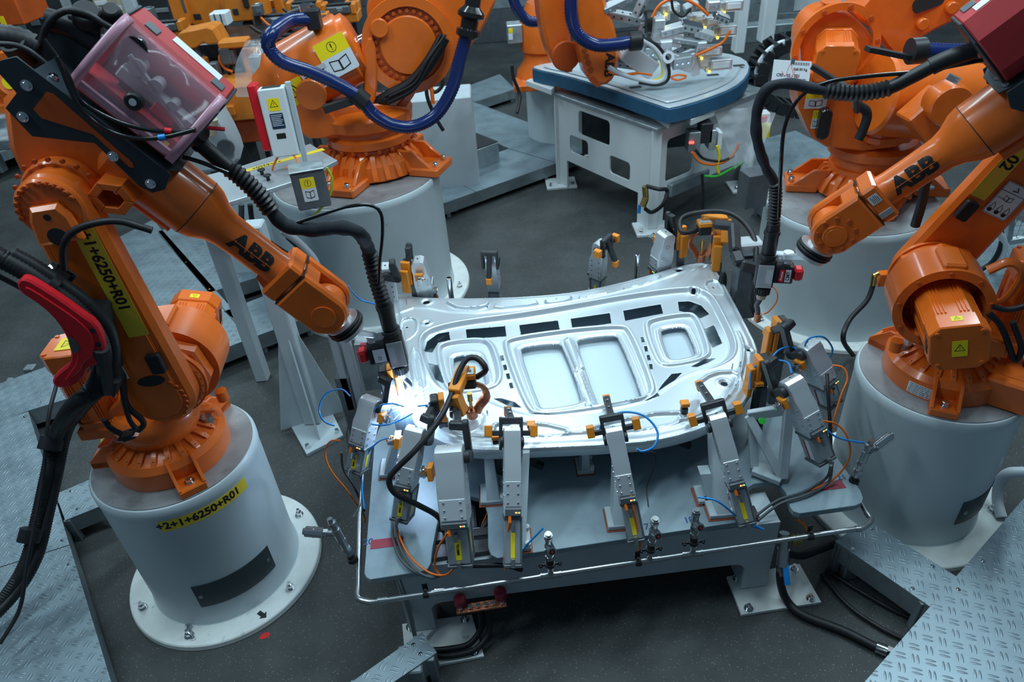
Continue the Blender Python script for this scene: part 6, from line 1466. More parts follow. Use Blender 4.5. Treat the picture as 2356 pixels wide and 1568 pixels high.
# ================================================================ big robot right rear
MRR = Vector((2.89, 5.13, 0)); o1 = Vector((MRR.x, MRR.y, .953))
t = thing('handling_robot', 'large orange robot right rear with paper sheet on its motor', 'robot', tuple(o1))
mb = MB().lathe([(.34, 0), (.37, .02), (.35, .12), (.31, .15), (.29, .17), (.29, .22)], o1, n=48)
for k in range(24):
    a = 2*math.pi*k/24; Q = frame(o1, (math.cos(a), math.sin(a), 0), z=ZZ); mb.prism([(.26, .04), (.40, .04), (.38, .09), (.32, .18), (.26, .19)], -.02, .02, Q @ XZ, b=.004)
for a in (-107, 163, 73, -17):
    Q = frame(o1, (math.cos(R(a)), math.sin(R(a)), 0), z=ZZ); mb.box((.47, 0, .035), (.24, .28, .07), Q, .012)
    for s in (-.12, .12): mb.prism([(.28, .03), (.54, .03), (.54, .075), (.40, .19), (.28, .19)], s-.015, s+.015, Q @ XZ, b=.006)
bs = mb.build('base', 'orange', t)
for a in (-107, 163):
    for s in (-.07, .07):
        Q = frame(o1, (math.cos(R(a)), math.sin(R(a)), 0), z=ZZ); inst('anchor_bolt', 'chrome', bs, Q, (.55, s, .07), (0, 0, 1), .024, .035)
mb = MB().lathe([(.27, .22), (.285, .25), (.285, .30), (.32, .32), (.33, .38), (.30, .41), (.2, .43)], o1, n=48); tu = mb.build('turret', 'orange', t)
FR, fr_ = pplane(MRR+Vector((0, -.30, 0)), -8); FR2, fr2 = pplane(MRR+Vector((0, .05, 0)), -8)
mb = MB(); outl(mb, FR, fr_, [(1833, 165), (1838, 250), (1868, 318), (1900, 338), (1985, 348), (2060, 340), (2095, 325), (2080, 300), (2000, 330), (1985, 318), (1962, 250), (1958, 190), (1925, 165)], -.30, .0, b=.012, k=0)
outl(mb, FR2, fr2, [(1838, 110), (1842, 70), (1866, 35), (1905, 18), (1945, 22), (1985, 55), (2010, 95), (2022, 160), (2020, 210), (1970, 225), (1850, 190)], -.28, .04, b=.02)
outl(mb, FR2, fr2, [(1900, 20), (1892, 5), (1935, 0), (1952, 22)], -.1, .02, b=.01, k=0)
hb = mb.build('turret_frame', 'orange', t)
cR = FR2 @ Vector((*fr2(1915, 105), .04)); nR = FR2.to_3x3() @ Vector((0, 0, 1))
MB().ring(cR, cR+nR*.05, .30, .25, n=48).build('shoulder_ring', 'orange', hb); screws(hb, Matrix.Identity(4), cR+nR*.05, nR, .275, 10, .016, .012)
qq = cR+nR*.02; motor(t, frame(qq, (nR+Vector((-.25, 0, -.05))).normalized(), z=ZZ), .27, .42, 'shoulder_motor', logo=None)
q = V(1832, 158, qq+nR*.45, nR); sh = MB(frame(q+Vector((-.03, 0, -.03)), (1, -.05, -.12), z=nR+Vector((0, 0, .4))) @ Matrix.Scale(.64, 4)).prism([(-.20, -.13), (.20, -.13), (.20, .13), (-.20, .13)], 0, .003).build('paper_sheet', 'label', t)
sh['label'] = 'white paper sheet taped to the motor'
Tn = frame(q+Vector((-.03, 0, -.03)), (1, -.05, -.12), z=nR+Vector((0, 0, .4))) @ Matrix.Scale(.64, 4)
text('C95 - 02 - 001', .042, Tn @ Matrix.Translation((-.03, -.02, .004)), 'ink', sh, 'lettering', bold=.001); text('560.00 Kg', .036, Tn @ Matrix.Translation((.09, .045, .004)), 'ink', sh, 'lettering', bold=.0008); text('13.09.23', .036, Tn @ Matrix.Translation((.10, -.06, .004)), 'ink', sh, 'lettering', bold=.0008)
bm_ = MB(Tn)
for k in range(22): bm_.bx(-.02+k*.009, -.02+k*.009+(.003 if k % 3 else .006), .085, .115, .003, .004, b=0)
bm_.build('bar_code', 'ink', sh, fix=False)
MB(Tn).tube([(-.10, .02, .004), (-.06, -.03, .004), (-.03, .08, .004), (-.01, .09, .004), (.0, .05, .004), (.02, .0, .004), (.0, -.04, .004)], .0022, n=5).tube([(.07, .05, .004), (.04, .04, .004), (.03, -.01, .004), (.06, -.04, .004), (.09, -.02, .004)], .0022, n=5).build('red_scribble', 'redink', sh)
MB(Tn).bx(-.02, .02, .10, .15, .004, .006).build('tape', 'mid', sh)
FM, fm = pplane(MRR+Vector((.1, -.38, 0)), -8)
mq = FM @ Vector((*fm(2042, 325), -.1)); motor(t, frame((mq.x, mq.y, mq.z), (0, 0, 1), z=(1, 0, 0)), .33, .44, 'rotation_motor')
mb = MB(); p = FR @ Vector((*fr_(1892, 280), .0)); MB(frame(p, (0, 0, 1), z=nR)).prism(rrect(.22, .085, .04), 0, .07, b=.008).build('black_cover', 'blackg', hb)
sticker(frame(FR @ Vector((*fr_(1878, 228), .002)), FR.to_3x3() @ Vector((1, 0, 0)), z=nR), .15, .13, hb, 'manual', 'safety_sticker'); sticker(frame(FR @ Vector((*fr_(1876, 275), .002)), FR.to_3x3() @ Vector((1, 0, 0)), z=nR), .05, .13, hb, 'manual', 'safety_sticker')
FU, fu_ = pplane(MRR+Vector((0, .25, 0)), -8)
mb = MB(); outl(mb, FU, fu_, [(1952, 30), (1975, 0), (2010, -40), (2300, -60), (2200, 30), (2110, 75), (2060, 120), (2035, 112), (2000, 60)], -.22, .12, b=.02); ar = mb.build('swing_arm', 'orange', t)
p = FU @ Vector((*fu_(2120, -4), .13)); MB(frame(p, (1, 0, .3), z=nR)).prism(rrect(.22, .10, .04), 0, .004).build('cast_opening', 'dark', ar)
for px_ in ((2105, 45), (2170, 8)): pp = FU @ Vector((*fu_(*px_), .12)); MB().cyl(pp, pp+nR*.05, .04, n=20, b=.006).build('boss', 'orange', ar)
mb = MB(); a, b_ = VY(2010, 215, 4.75), VY(2330, 235, 4.75); mb.cyl(a, b_, .27, .30, n=40, b=.02); a, b_ = VY(2100, 300, 4.35), VY(2180, 232, 4.35); mb.bar(a, b_, .26, .20, up=nR, b=.04); q = VY(2167, 228, 4.30); mb.cyl(q, q+nR*.16, .125, n=36, b=.01)
bal = mb.build('balancing_barrel', 'orange', t); sticker(frame(VY(2186, 205, 4.10)+Vector((0, -.0, .06)), (1, 0, -.5), z=nR), .09, .04, bal, 'white')
tb2 = thing('blue_hose', 'dark blue corrugated hose behind the top right torch hose', 'hose', tuple(VY(2150, 118, 4.3)))
MB().tube([VY(2105, 118, 4.3), VY(2200, 122, 4.3), VY(2360, 125, 4.3)], .05, n=14, rib=.005, pitch=.022).build('corrugated_hose', 'blue', tb2, ang=60); q = VY(2108, 117, 4.3); MB().cyl(q-Vector((.04, 0, 0)), q+Vector((.04, 0, 0)), .075, n=20).bar(VY(1995, 112, 4.3), VY(2095, 132, 4.3), .07, .03).build('hose_clamp', 'black', tb2)
cablething('robot_cable', 'black cable pair running over the body of the right rear robot', 'cable', [VY(1868, 152, 4.0), VY(1920, 185, 3.95), VY(1965, 215, 3.9), VY(1972, 255, 4.2)], .018, 'rubber')
cablething('robot_cable', 'black coiled cables between housing and motor of the right rear robot', 'cable', [VY(1970, 240, 4.3), VY(1995, 260, 4.3), VY(1985, 300, 4.3), VY(1975, 320, 4.3)], .03, 'rubber')
# steel box at the foot of the right rear robot
t = thing('junction_box', 'grey junction box at the foot of the right rear robot', 'box', tuple(VY(2085, 470, 4.5))); q = VY(2085, 468, 4.5); MB().box(tuple(q), (.18, .16, .28), frame((0, 0, 0), (1, .2, 0), z=ZZ), .01).build('box_body', 'mid', t); MB().box((q.x, q.y, q.z+.15), (.22, .2, .02), b=.01).build('box_lid', 'galv', t)
# ================================================================ hanging far robot arm, top centre
t = thing('handling_robot', 'orange robot arm hanging at the top centre with blue hose over the white table', 'robot', (.75, 8.8, .95))
of = Vector((.70, 8.95, .95))
MB().lathe([(.34, 0), (.38, .03), (.36, .14), (.28, .24), (.26, .35)], of, n=40).box((of.x, of.y-.25, of.z+.04), (.85, .4, .08), b=.02).build('base', 'orange', t); MB().lathe([(.26, .35), (.30, .38), (.30, .7), (.2, .9)], of, n=40).build('turret', 'orange', t)
P0 = Vector((1.0, 7.2, 0)); Fh, f_h = pplane(P0, 6)
mb = MB(); outl(mb, Fh, f_h, [(1240, -60), (1240, 20), (1252, 90), (1272, 150), (1300, 168), (1322, 165), (1316, 120), (1308, 40), (1300, -60)], -.30, .02, b=.03); mb.build('fork_side', 'orange', t)
mb = MB(); outl(mb, Fh, f_h, [(1290, -60), (1305, 20), (1318, 110), (1335, 168), (1370, 180), (1395, 160), (1405, 120), (1398, 60), (1380, 10), (1360, -60)], .05, .34, b=.035); fk = mb.build('fork_side', 'orange', t)
q = Fh @ Vector((*f_h(1298, 125), .04)); MB().cyl(q, q+Fh.to_3x3() @ Vector((0, 0, .05)), .14, n=32, b=.01).build('joint_disc', 'orange2', t)
text('ABB', .12, frame(Fh @ Vector((*f_h(1380, 130), .343)), (-.1, 0, -1), z=Fh.to_3x3() @ Vector((0, 0, 1))), 'ink', fk, 'maker_lettering', bold=.004)
for k, px_ in enumerate(((1325, 97), (1329, 110), (1333, 124), (1338, 140), (1342, 160), (1348, 166), (1355, 172))):
    inst('screw', 'orange2', fk, Matrix.Identity(4), Fh @ Vector((*f_h(*px_), .34)), Fh.to_3x3() @ Vector((0, 0, 1)), .03, .01)
q = lambda px, py, Y=6.7: VY(px, py, Y)
t2 = thing('blue_hose', 'dark blue corrugated hose bending around the hanging robot arm', 'hose', tuple(q(1320, 60))); MB().tube([q(1314, -20), q(1315, 40), q(1330, 80), q(1370, 103), (q(1420, 102)), q(1455, 95)], .055, n=14, rib=.006, pitch=.025).build('corrugated_hose', 'blue', t2, ang=60); p = q(1462, 94); MB().cyl(p-Vector((.06, 0, 0)), p+Vector((.06, 0, 0)), .085, n=20, b=.01).build('hose_coupling', 'black', t2)
cablething('blue_hose', 'dark blue corrugated hose at the top edge left of the hanging arm', 'hose', [VY(1175, -20, 7.8), VY(1190, 20, 7.8), VY(1215, 48, 7.8), VY(1245, 50, 7.8)], .05, 'blue', rib=.006, pitch=.025)
t2 = thing('junction_box', 'small grey box with yellow sticker beside the far pedestal', 'box', tuple(VY(1190, 80, 9))); mb = MB(); m_ = bxp(mb, 1167, 58, 1202, 100, 8.8, .25); mb.build('box_body', 'galv', t2); mb = MB(); bxp(mb, 1170, 66, 1180, 76, 8.78, .01); mb.build('yellow_sticker', 'yellowb', t2); mb = MB(); bxp(mb, 1170, 77, 1180, 92, 8.78, .01); mb.build('white_sticker', 'label', t2)
cablething('floor_cable', 'black cable hanging beside the far pedestal', 'cable', [VY(1178, 150, 8.3), VY(1182, 180, 8.3), VY(1196, 220, 8.3), VY(1190, 260, 8.1)], .02, 'rubber')
# ================================================================ white table with blue rimmed panel
t = thing('transfer_table', 'white steel table with rounded cut-outs in the background', 'table', (1.7, 7.0, 0))
TH = 1.10
A_, B_, C_ = U(1276, 210, TH), U(1512, 292, TH), U(1752, 205, TH); D_ = A_+(C_-B_)
for nm, a, b, px, hs in (('front_panel', A_, B_, None, [((.26, .10), (.58, .34)), ((.16, .38), (.36, .56)), ((.58, .42), (.78, .60))]), ('side_panel', B_, C_, None, [((.10, .15), (.36, .55))])):
    a, b = Vector((a.x, a.y, 0)), Vector((b.x, b.y, 0)); d_ = (b-a).normalized(); Lp = (b-a).length; F_ = frame(a, d_, z=ZZ); mb = MB(F_)
    xs = sorted({0, Lp, Lp*.12 if nm == 'front_panel' else Lp*.10, Lp*.86 if nm == 'front_panel' else Lp*.9} | {Lp*h[i][0] for h in hs for i in (0, 1)}); zs = sorted({0.02, TH-.03, .36} | {TH*(1-h[i][1]) for h in hs for i in (0, 1)})
    for i in range(len(xs)-1):
        for j in range(len(zs)-1):
            cx, cz = (xs[i]+xs[i+1])/2, (zs[j]+zs[j+1])/2
            if cz < .36 and not (cx < (Lp*.12 if nm == 'front_panel' else Lp*.10) or cx > (Lp*.86 if nm == 'front_panel' else Lp*.9)): continue
            if any(Lp*h[0][0] < cx < Lp*h[1][0] and TH*(1-h[1][1]) < cz < TH*(1-h[0][1]) for h in hs): continue
            mb.bx(xs[i], xs[i+1], 0, .02, zs[j], zs[j+1], b=0)
    # rounded corner fillets in the cut-outs
    for h in hs:
        X0, X1, Z1, Z0 = Lp*h[0][0], Lp*h[1][0], TH*(1-h[0][1]), TH*(1-h[1][1])
        for (cx, cz, sx_, sz_) in ((X0, Z0, 1, 1), (X1, Z0, -1, 1), (X0, Z1, 1, -1), (X1, Z1, -1, -1)):
            r_ = .045; P = [(cx, cz)]+[(cx+sx_*(r_-r_*math.cos(R(a2))), cz+sz_*(r_-r_*math.sin(R(a2)))) for a2 in range(0, 91, 15)]; mb.prism(P, -.02, 0, XZ)
    mb.build(nm, 'whitep', t)
mb = MB(); mb.prism([tuple((p+((p-(A_+C_)/2)*.05))[:2]) for p in (A_, B_, C_, D_)], TH-.03, TH, b=.004); mb.build('table_top', 'galv', t)
mb = MB(); mb.bx(A_.x+.65, A_.x+.95, 7.55, 7.8, .45, .75); mb.bx(A_.x+.3, C_.x-.5, 7.9, 7.95, .35, 1.0); mb.build('inner_box', 'mid', t)
for p in (A_, B_, C_, D_):
    q = Vector((p.x, p.y, 0)); c_2 = (A_+C_)/2; q = q+(Vector((c_2.x, c_2.y, 0))-q).normalized()*.04; f_ = MB().box((q.x, q.y, .015), (.36, .30, .03), frame((0, 0, 0), (1, 0, 0), z=ZZ), .004).build('foot_plate', 'whitep', t)
    MB().bar((q.x, q.y, .03), (q.x, q.y, TH-.03), .10, .08).build('corner_post', 'whitep', t)
    for s in (-.13, .13): inst('anchor_bolt', 'chrome', f_, Matrix.Identity(4), (q.x+s, q.y-.1, .03), (0, 0, 1), .02, .04)
# tooling, cut blocks under rim
for lb, px in (('white edge block under the left end of the blue rim', [(1210, 185), (1222, 180), (1280, 196), (1268, 206)]), ('white edge block under the front of the blue rim', [(1462, 238), (1470, 236), (1545, 270), (1540, 282)]), ('white edge block under the right of the blue rim', [(1580, 265), (1640, 245), (1645, 252), (1590, 275)])):
    tag(MB().prism(poly_px(px, 1.16), 1.10, 1.16, b=.004).build('rest_block', 'whitep'), lb, 'block')
rim = chaikin([tuple(U(x, y, 1.30)[:2]) for x, y in [(1224, 154), (1300, 140), (1420, 130), (1560, 110), (1640, 120), (1700, 130), (1728, 148), (1722, 178), (1690, 205), (1620, 232), (1545, 252), (1530, 250), (1400, 205), (1300, 175), (1226, 160)]], 1)
t = thing('blue_rimmed_panel', 'silver pressed panel with dark blue foam rim lying on the white table', 'panel', tuple(U(1500, 190, 1.2)))
MB().prism(rim, 1.165, 1.30, b=.006).build('blue_rim', 'panelblue', t)
ri = [tuple(Vector(p)*.0+Vector(p)) for p in rim]; cen = sum((Vector(p) for p in rim), Vector((0, 0)))/len(rim)
in1 = [tuple(cen+(Vector(p)-cen)*.985) for p in rim]; in2 = [tuple(cen+(Vector(p)-cen)*.90) for p in rim]; in3 = [tuple(cen+(Vector(p)-cen)*.80) for p in rim]
MB().prism(in1, 1.30, 1.315, b=.005).prism(in2, 1.315, 1.335, b=.012).build('inner_sheet', 'sheet', t)
MB().prism(in3, 1.335, 1.3365).build('inner_recess', 'sheet2', t)
for k, p in enumerate(((1462, 200), (1700, 150), (1640, 172))): q = U(*p, 1.338); MB().prism(rrect(.12, .06, .015, cx=q.x, cy=q.y), 1.336, 1.3385).build('opening', 'dark', t)
# gripper made of perforated aluminium profiles
t = thing('robot_gripper', 'silver gripper of perforated square tubes and clamps on the far panel', 'gripper', tuple(VY(1520, 100, 7.2)))
def perf(a, b, w_=.075):
    o = MB().bar(a, b, w_, w_, up=(0, -.5, 1), b=.006).build('perforated_tube', 'alu2', t); a, b = Vector(a), Vector(b); d_ = (b-a).normalized(); up = Vector((0, -.5, 1)); up = (up-d_*up.dot(d_)).normalized(); sd = d_.cross(up); n = int((b-a).length/.075)
    h = MB()
    for i in range(n):
        p = a+d_*(.04+.075*i)
        for v_ in (up, sd, -sd): h.lathe([(.011, 0), (.011, .001)], p+v_*w_/2, v_, 8)
    h.build('holes', 'dark', o)['kind'] = 'stuff'
G = lambda px, py, Y=7.1: VY(px, py, Y)
for a, b in (((1385, 28), (1490, 48)), ((1398, 30), (1430, -30)), ((1462, 40), (1500, -40)), ((1480, 50), (1478, 100)), ((1572, 40), (1572, 110)), ((1400, 140), (1500, 155)), ((1530, 125), (1590, 98)), ((1360, 110), (1480, 120))): perf(G(*a), G(*b))
for a, b, w_ in (((1505, 75), (1565, 92), .16), ((1530, 130), (1590, 150), .15), ((1435, 112), (1500, 160), .22), ((1590, 120), (1600, 172), .10)):
    MB().bar(G(*a, 6.95), G(*b, 6.95), w_, w_*.8, b=.01).build('gripper_body', 'alu', t)
rr_ = random.Random(11)
for k, (px, py, w_, h_) in enumerate(((1640, 120, 45, 24), (1660, 150, 50, 26), (1690, 14, 42, 26), (1675, 72, 42, 26), (1640, 50, 30, 24), (1610, 42, 26, 20), (1550, 20, 30, 22), (1530, 40, 26, 18), (1620, 145, 30, 30))):
    c2 = thing('small_cylinder_clamp', 'small silver cylinder clamp number group on the far gripper', 'clamp', tuple(G(px, py, 7.0)), 'cylinder clamps on the far gripper')
    c2['label'] = 'small silver cylinder clamp with amber light, '+('right side, lowest of the column', 'right side above the blue rim, lower of two', 'topmost at the right of the gripper', 'right side at mid height', 'upper right, inner side', 'just right of the white hose, high', 'top middle of the gripper', 'top left beside the perforated tube', 'low beside the panel recess')[k]
    mb = MB(); bxp(mb, px-w_/2, py-h_/2, px+w_/2, py+h_/2, 7.0, .12, .01); mb.build('cylinder', 'alu', c2); mb = MB(); bxp(mb, px-w_/2+6, py-h_/4, px+w_/2-6, py+h_/4, 6.985, .012, .002); mb.build('label_plate', 'label', c2)
    MB().sphere(tuple(G(px-w_/2-3, py+h_/2+2, 6.95)), .014, 8).build('amber_light', 'led_y', c2); mb = MB(); bxp(mb, px-w_/2-12, py-h_/2+3, px-w_/2, py+h_/2+3, 6.99, .10, .01); mb.build('clamp_head', 'alu2', c2)
for k, (lb, P, r_, m_) in enumerate((('white hose loop hanging in front of the far gripper', [(1478, 92), (1505, 110), (1525, 140), (1528, 175), (1510, 188), (1470, 182), (1430, 170), (1400, 155)], .024, 'label'), ('black hose loop beside the white one at the far gripper', [(1480, 88), (1512, 105), (1535, 140), (1538, 180), (1515, 195), (1470, 190)], .016, 'rubber'), ('yellow cable beside the white hose loop', [(1476, 94), (1500, 110), (1520, 140), (1522, 172), (1505, 184), (1460, 178), (1410, 160)], .010, 'yellowb'),
    ('orange cable bunch on the top of the far gripper', [(1500, 40), (1520, 10), (1560, -5), (1600, 10), (1630, 35)], .014, 'ocab'), ('orange cable under the right cylinders of the far gripper', [(1600, 128), (1640, 110), (1665, 95), (1680, 70)], .014, 'ocab'), ('orange cable low on the far gripper', [(1400, 165), (1430, 172), (1470, 168), (1500, 172)], .014, 'ocab'), ('black cable loop at the top of the far gripper', [(1545, 0), (1550, 25), (1570, 38), (1590, 20)], .012, 'rubber'), ('orange cable curl near the gripper foot', [(1540, 178), (1560, 172), (1580, 176), (1560, 184), (1545, 180)], .010, 'ocab'))):
    cablething('gripper_cable', lb, 'cable', [G(*p, 6.85) for p in P], r_, m_)
mb = MB(); q = G(1494, 50, 7.05); tag(mb.cyl(q-Vector((.04, 0, 0)), q+Vector((.05, 0, 0)), .10, n=24, b=.006).build('rubber_disc', 'black'), 'black round disc at the end of the perforated tube', 'disc')
# electronics and plastic bag at the right of the white table
t = thing('terminal_rack', 'rack of small grey modules with red lights under the white table corner', 'rack', tuple(VY(1600, 330, 6.6)))
for i, (x0, y0, x1, y1, m_) in enumerate(((1585, 305, 1612, 350, 'galvd'), (1632, 300, 1648, 345, 'galv'), (1652, 305, 1662, 345, 'whitep'), (1612, 285, 1640, 330, 'black'))):
    mb = MB(); bxp(mb, x0, y0, x1, y1, 6.55, .15); mb.build('module', m_, t)
for px in (1588, 1594): MB().sphere(tuple(VY(px, 328, 6.54)), .014, 8).build('red_light', 'led_r', t)
for k, (lb, P, m_) in enumerate((('orange cable under the terminal rack', [(1592, 350), (1610, 372), (1640, 378), (1670, 370), (1690, 350), (1700, 330)], 'ocab'), ('black cable under the terminal rack', [(1600, 345), (1620, 365), (1660, 370), (1690, 358)], 'rubber'), ('green cable hanging below the terminal rack', [(1620, 405), (1650, 405), (1680, 390), (1712, 372)], 'green'), ('yellow cable hanging from the terminal rack', [(1650, 335), (1655, 360), (1650, 385), (1654, 398)], 'yellowb'), ('black cable dropping from the white table to the floor', [(1615, 400), (1618, 440), (1616, 490)], 'rubber'))):
    cablething('rack_cable', lb, 'cable', [VY(*p, 6.5) for p in P], .014, m_)
t = thing('plastic_bag', 'crumpled clear plastic bag hanging at the right of the white table', 'bag', tuple(VY(1710, 310, 6.2)))
rn = random.Random(4); vs = []; fs = []; nx_, nz_ = 14, 16
top_ = [(1640, 262), (1760, 240), (1793, 270)]
for j in range(nz_+1):
    v_ = j/nz_
    for i in range(nx_+1):
        u_ = i/nx_; x_ = 1645+u_*(140-95*v_)+v_*45; y_ = 262-14*math.sin(u_*3)+v_*128
        p = VY(x_, y_, 6.2+.05*math.sin(u_*9+v_*4)+.04*rn.random()); vs.append(tuple(p))
for j in range(nz_):
    for i in range(nx_): k = j*(nx_+1)+i; fs.append((k, k+1, k+nx_+2, k+nx_+1))
MB().add(vs, fs).build('bag_skin', 'bag', t, ang=80)
mb = MB(); bxp(mb, 1745, 262, 1770, 315, 6.35, .12); mb.build('white_box_inside', 'whitep', t); mb = MB(); bxp(mb, 1748, 285, 1772, 318, 6.3, .01); q = mb.build('warning_sticker', 'yellowb', t)
mb = MB(); bxp(mb, 1745, 268, 1766, 282, 6.3, .02); mb.build('red_handle', 'red', t)
# ================================================================ dark rubber topped box
t = thing('rubber_topped_box', 'low grey box with black rubber top behind the centre robot', 'box', tuple(U(1050, 340, .3)))
pb_ = [tuple(U(x, y, .46)[:2]) for x, y in [(930, 315), (1010, 272), (1146, 325), (1015, 372), (960, 385), (930, 350)]]
MB().prism(pb_, .0, .45, b=.006).build('box_body', 'galv', t); MB().prism(pb_, .45, .462, b=.003).build('rubber_top', 'rubber', t)
mb = MB(); bxp(mb, 1035, 376, 1075, 388, U(1050, 380, .3).y-.02, .02); mb.build('handle_slot', 'dark', t)
q = VY(975, 230, 7.6); tag(MB().box((q.x, q.y+.3, .6), (1.0, .5, 1.2), b=.02).build('grey_cabinet', 'paint'), 'pale grey cabinet behind the joint of the centre robot', 'cabinet')
cablething('wall_cable', 'black cable coil hanging on the pale grey cabinet', 'cable', [VY(985, 165, 7.2), VY(1012, 170, 7.2), VY(1018, 195, 7.2), VY(1000, 212, 7.2), VY(982, 195, 7.2), VY(985, 230, 7.2), VY(1005, 275, 7.2), VY(1020, 300, 7.2)], .02, 'rubber')
cablething('wall_cable', 'orange cable beside the black coil on the pale grey cabinet', 'cable', [VY(990, 190, 7.18), VY(994, 215, 7.18), VY(996, 238, 7.18)], .02, 'ocab')

# ---- more pieces on the far gripper
gf = [o for o in bpy.data.objects if o.name == 'robot_gripper'][0]
for k, (x, y, w_, h_, a_, m_) in enumerate(((1420, 8, 60, 14, 20, 'alu2'), (1515, 62, 22, 40, 0, 'alu'), (1545, 68, 50, 16, 10, 'alu'), (1590, 62, 46, 18, -15, 'chrome'), (1620, 78, 40, 16, -20, 'alu'), (1568, 140, 40, 26, 5, 'alu2'), (1500, 120, 34, 30, 0, 'galv'), (1530, 108, 26, 34, 0, 'alu'), (1612, 108, 20, 30, 0, 'alu'), (1660, 40, 34, 14, -25, 'chrome'), (1590, 15, 30, 14, 20, 'alu2'), (1640, 10, 24, 20, 0, 'alu'), (1460, 128, 30, 24, 0, 'alu2'), (1580, 92, 60, 10, -12, 'alu2'))):
    p = G(x, y, 6.9); s_ = (p-CAM).length/FPX; F_ = frame(p, (math.cos(R(a_)), 0, math.sin(R(a_))), z=(0, -.3, 1))
    o = MB(F_).box((0, 0, 0), (w_*s_, .09, h_*s_), b=.008).build('gripper_body', m_, gf)
    for q in (-.3, 0, .3): inst('screw', 'chrome' if m_ != 'chrome' else 'mid', o, F_, (q*w_*s_, -.045, 0), (0, -1, 0), .012, .008)
q = G(1535, 133, 6.85); MB().ring(q, q+Vector((0, -.05, .02)), .055, .03, n=28).build('ring_mount', 'label', gf)

# ---- valve, hose and box beam on the white table leg
t = thing('drain_valve', 'small brass valve with blue handle and black hose on the white table leg', 'valve', tuple(VY(1484, 440, 6.3)))
MB().cyl(VY(1484, 428, 6.40), VY(1486, 455, 6.40), .03, n=14).cyl(VY(1486, 455, 6.40), VY(1478, 475, 6.38), .035, n=10).build('valve_body', 'brass', t); MB().bar(VY(1472, 470, 6.38), VY(1470, 490, 6.38), .03, .02).build('blue_handle', 'cyan', t)
MB().tube([VY(1488, 428, 6.40), VY(1515, 435, 6.3), VY(1535, 438, 6.35), VY(1525, 470, 6.3), VY(1500, 488, 6.40), VY(1484, 480, 6.38)], .02, n=10).build('hose', 'rubber', t)
tag(MB().bar(VY(1534, 437, 6.62), VY(1622, 400, 7.0), .12, .14, up=ZZ).build('box_beam', 'galvd'), 'grey box beam at the foot of the white table', 'beam')
# ================================================================ grey post and side table behind the left robot arm
t = thing('grey_post', 'light grey steel post with ribs and square foot plate left of the panel', 'post', tuple(U(720, 960, 0)))
pf_ = poly_px([(652, 948), (738, 895), (790, 1000), (705, 1044)], .03); MB().prism(pf_, 0, .03, b=.003).build('foot_plate', 'paint', t)
Y0 = U(700, 960, .03).y
def PO(px, py, Y=Y0): return VY(px, py, Y)
c0 = U(722, 965, .03)
mb = MB(); b0 = Vector((c0.x, c0.y, .03)); tpx = VY(615, 480, c0.y+.02)
mb.bar(b0, (b0.x, b0.y, 1.625), .12, .12, up=(0, 1, 0), b=.01)
w2 = MB()
for ang_ in (200, 290, 20, 110):
    dx, dy = math.cos(R(ang_)), math.sin(R(ang_)); Q = frame(b0, (dx, dy, 0), z=ZZ); mb.prism([(.05, 0), (.24, 0), (.06, .78), (.05, .78)], -.006, .006, Q @ XZ, b=.001)
mb.build('ribbed_column', 'paint', t)
for p in pf_:
    q = Vector(p); cc = sum((Vector(a) for a in pf_), Vector((0, 0)))/4; q = q+(cc-q)*.2; inst('anchor_bolt', 'chrome', t, Matrix.Identity(4), (q.x, q.y, .03), (0, 0, 1), .014, .03)
# side table
ZT = 1.66
t = thing('side_table', 'aluminium side table with yellow name strip between the left and centre robots', 'table', tuple(U(600, 430, ZT)))
sp_ = poly_px([(360, 500), (468, 480), (540, 460), (690, 412), (776, 368), (745, 350), (714, 330), (560, 380), (430, 415), (370, 440)], ZT)
MB().prism(sp_, ZT-.03, ZT, b=.003).build('table_top', 'alu2', t)
def ZP(px, py, z=ZT): return U(px, py, z)
MB().bar(ZP(482, 468, ZT-.06), ZP(640, 418, ZT-.06), .03, .03).bar(ZP(482, 482, ZT-.09), ZP(640, 432, ZT-.09), .03, .03).build('guide_rail', 'black', t)
a, b = ZP(565, 393), ZP(745, 343); d_ = (b-a).normalized(); Q = frame(a.lerp(b, .5)+ZZ*.0005, d_, z=ZZ)
ns = MB(Q).prism(rrect((b-a).length, .055, .003, 1), 0, .0012).build('name_strip', 'yellow', t)
text('+1+6250+', .05, Q @ frame((-.14, 0, .0016), (-1, 0, 0), z=(0, 0, 1)), 'ink', ns, 'lettering', bold=.0008); text('=1', .045, Q @ frame((.32, 0, .0016), (-1, 0, 0), z=(0, 0, 1)), 'ink', ns, 'lettering', bold=.0008)
for px in ((604, 402), (618, 415)): q = ZP(*px); MB().cyl(q, q+ZZ*.03, .012, n=12).cyl(q+ZZ*.03, q+ZZ*.042, .026, n=20, b=.003).build('black_knob', 'black', t)
MB().bar(ZP(700, 392, ZT), ZP(742, 372, ZT), .06, .014).build('mounting_block', 'galv', t)
MB().bar((c0.x+.0, c0.y, 1.55), (ZP(640, 440).x, ZP(640, 440).y, 1.14), .06, .06).build('console', 'paint', t) if False else None
lg = ZP(440, 440); MB().bar((lg.x, lg.y+.1, 0), (lg.x, lg.y+.1, ZT-.03), .10, .10, b=.01).build('table_leg', 'paint', t)
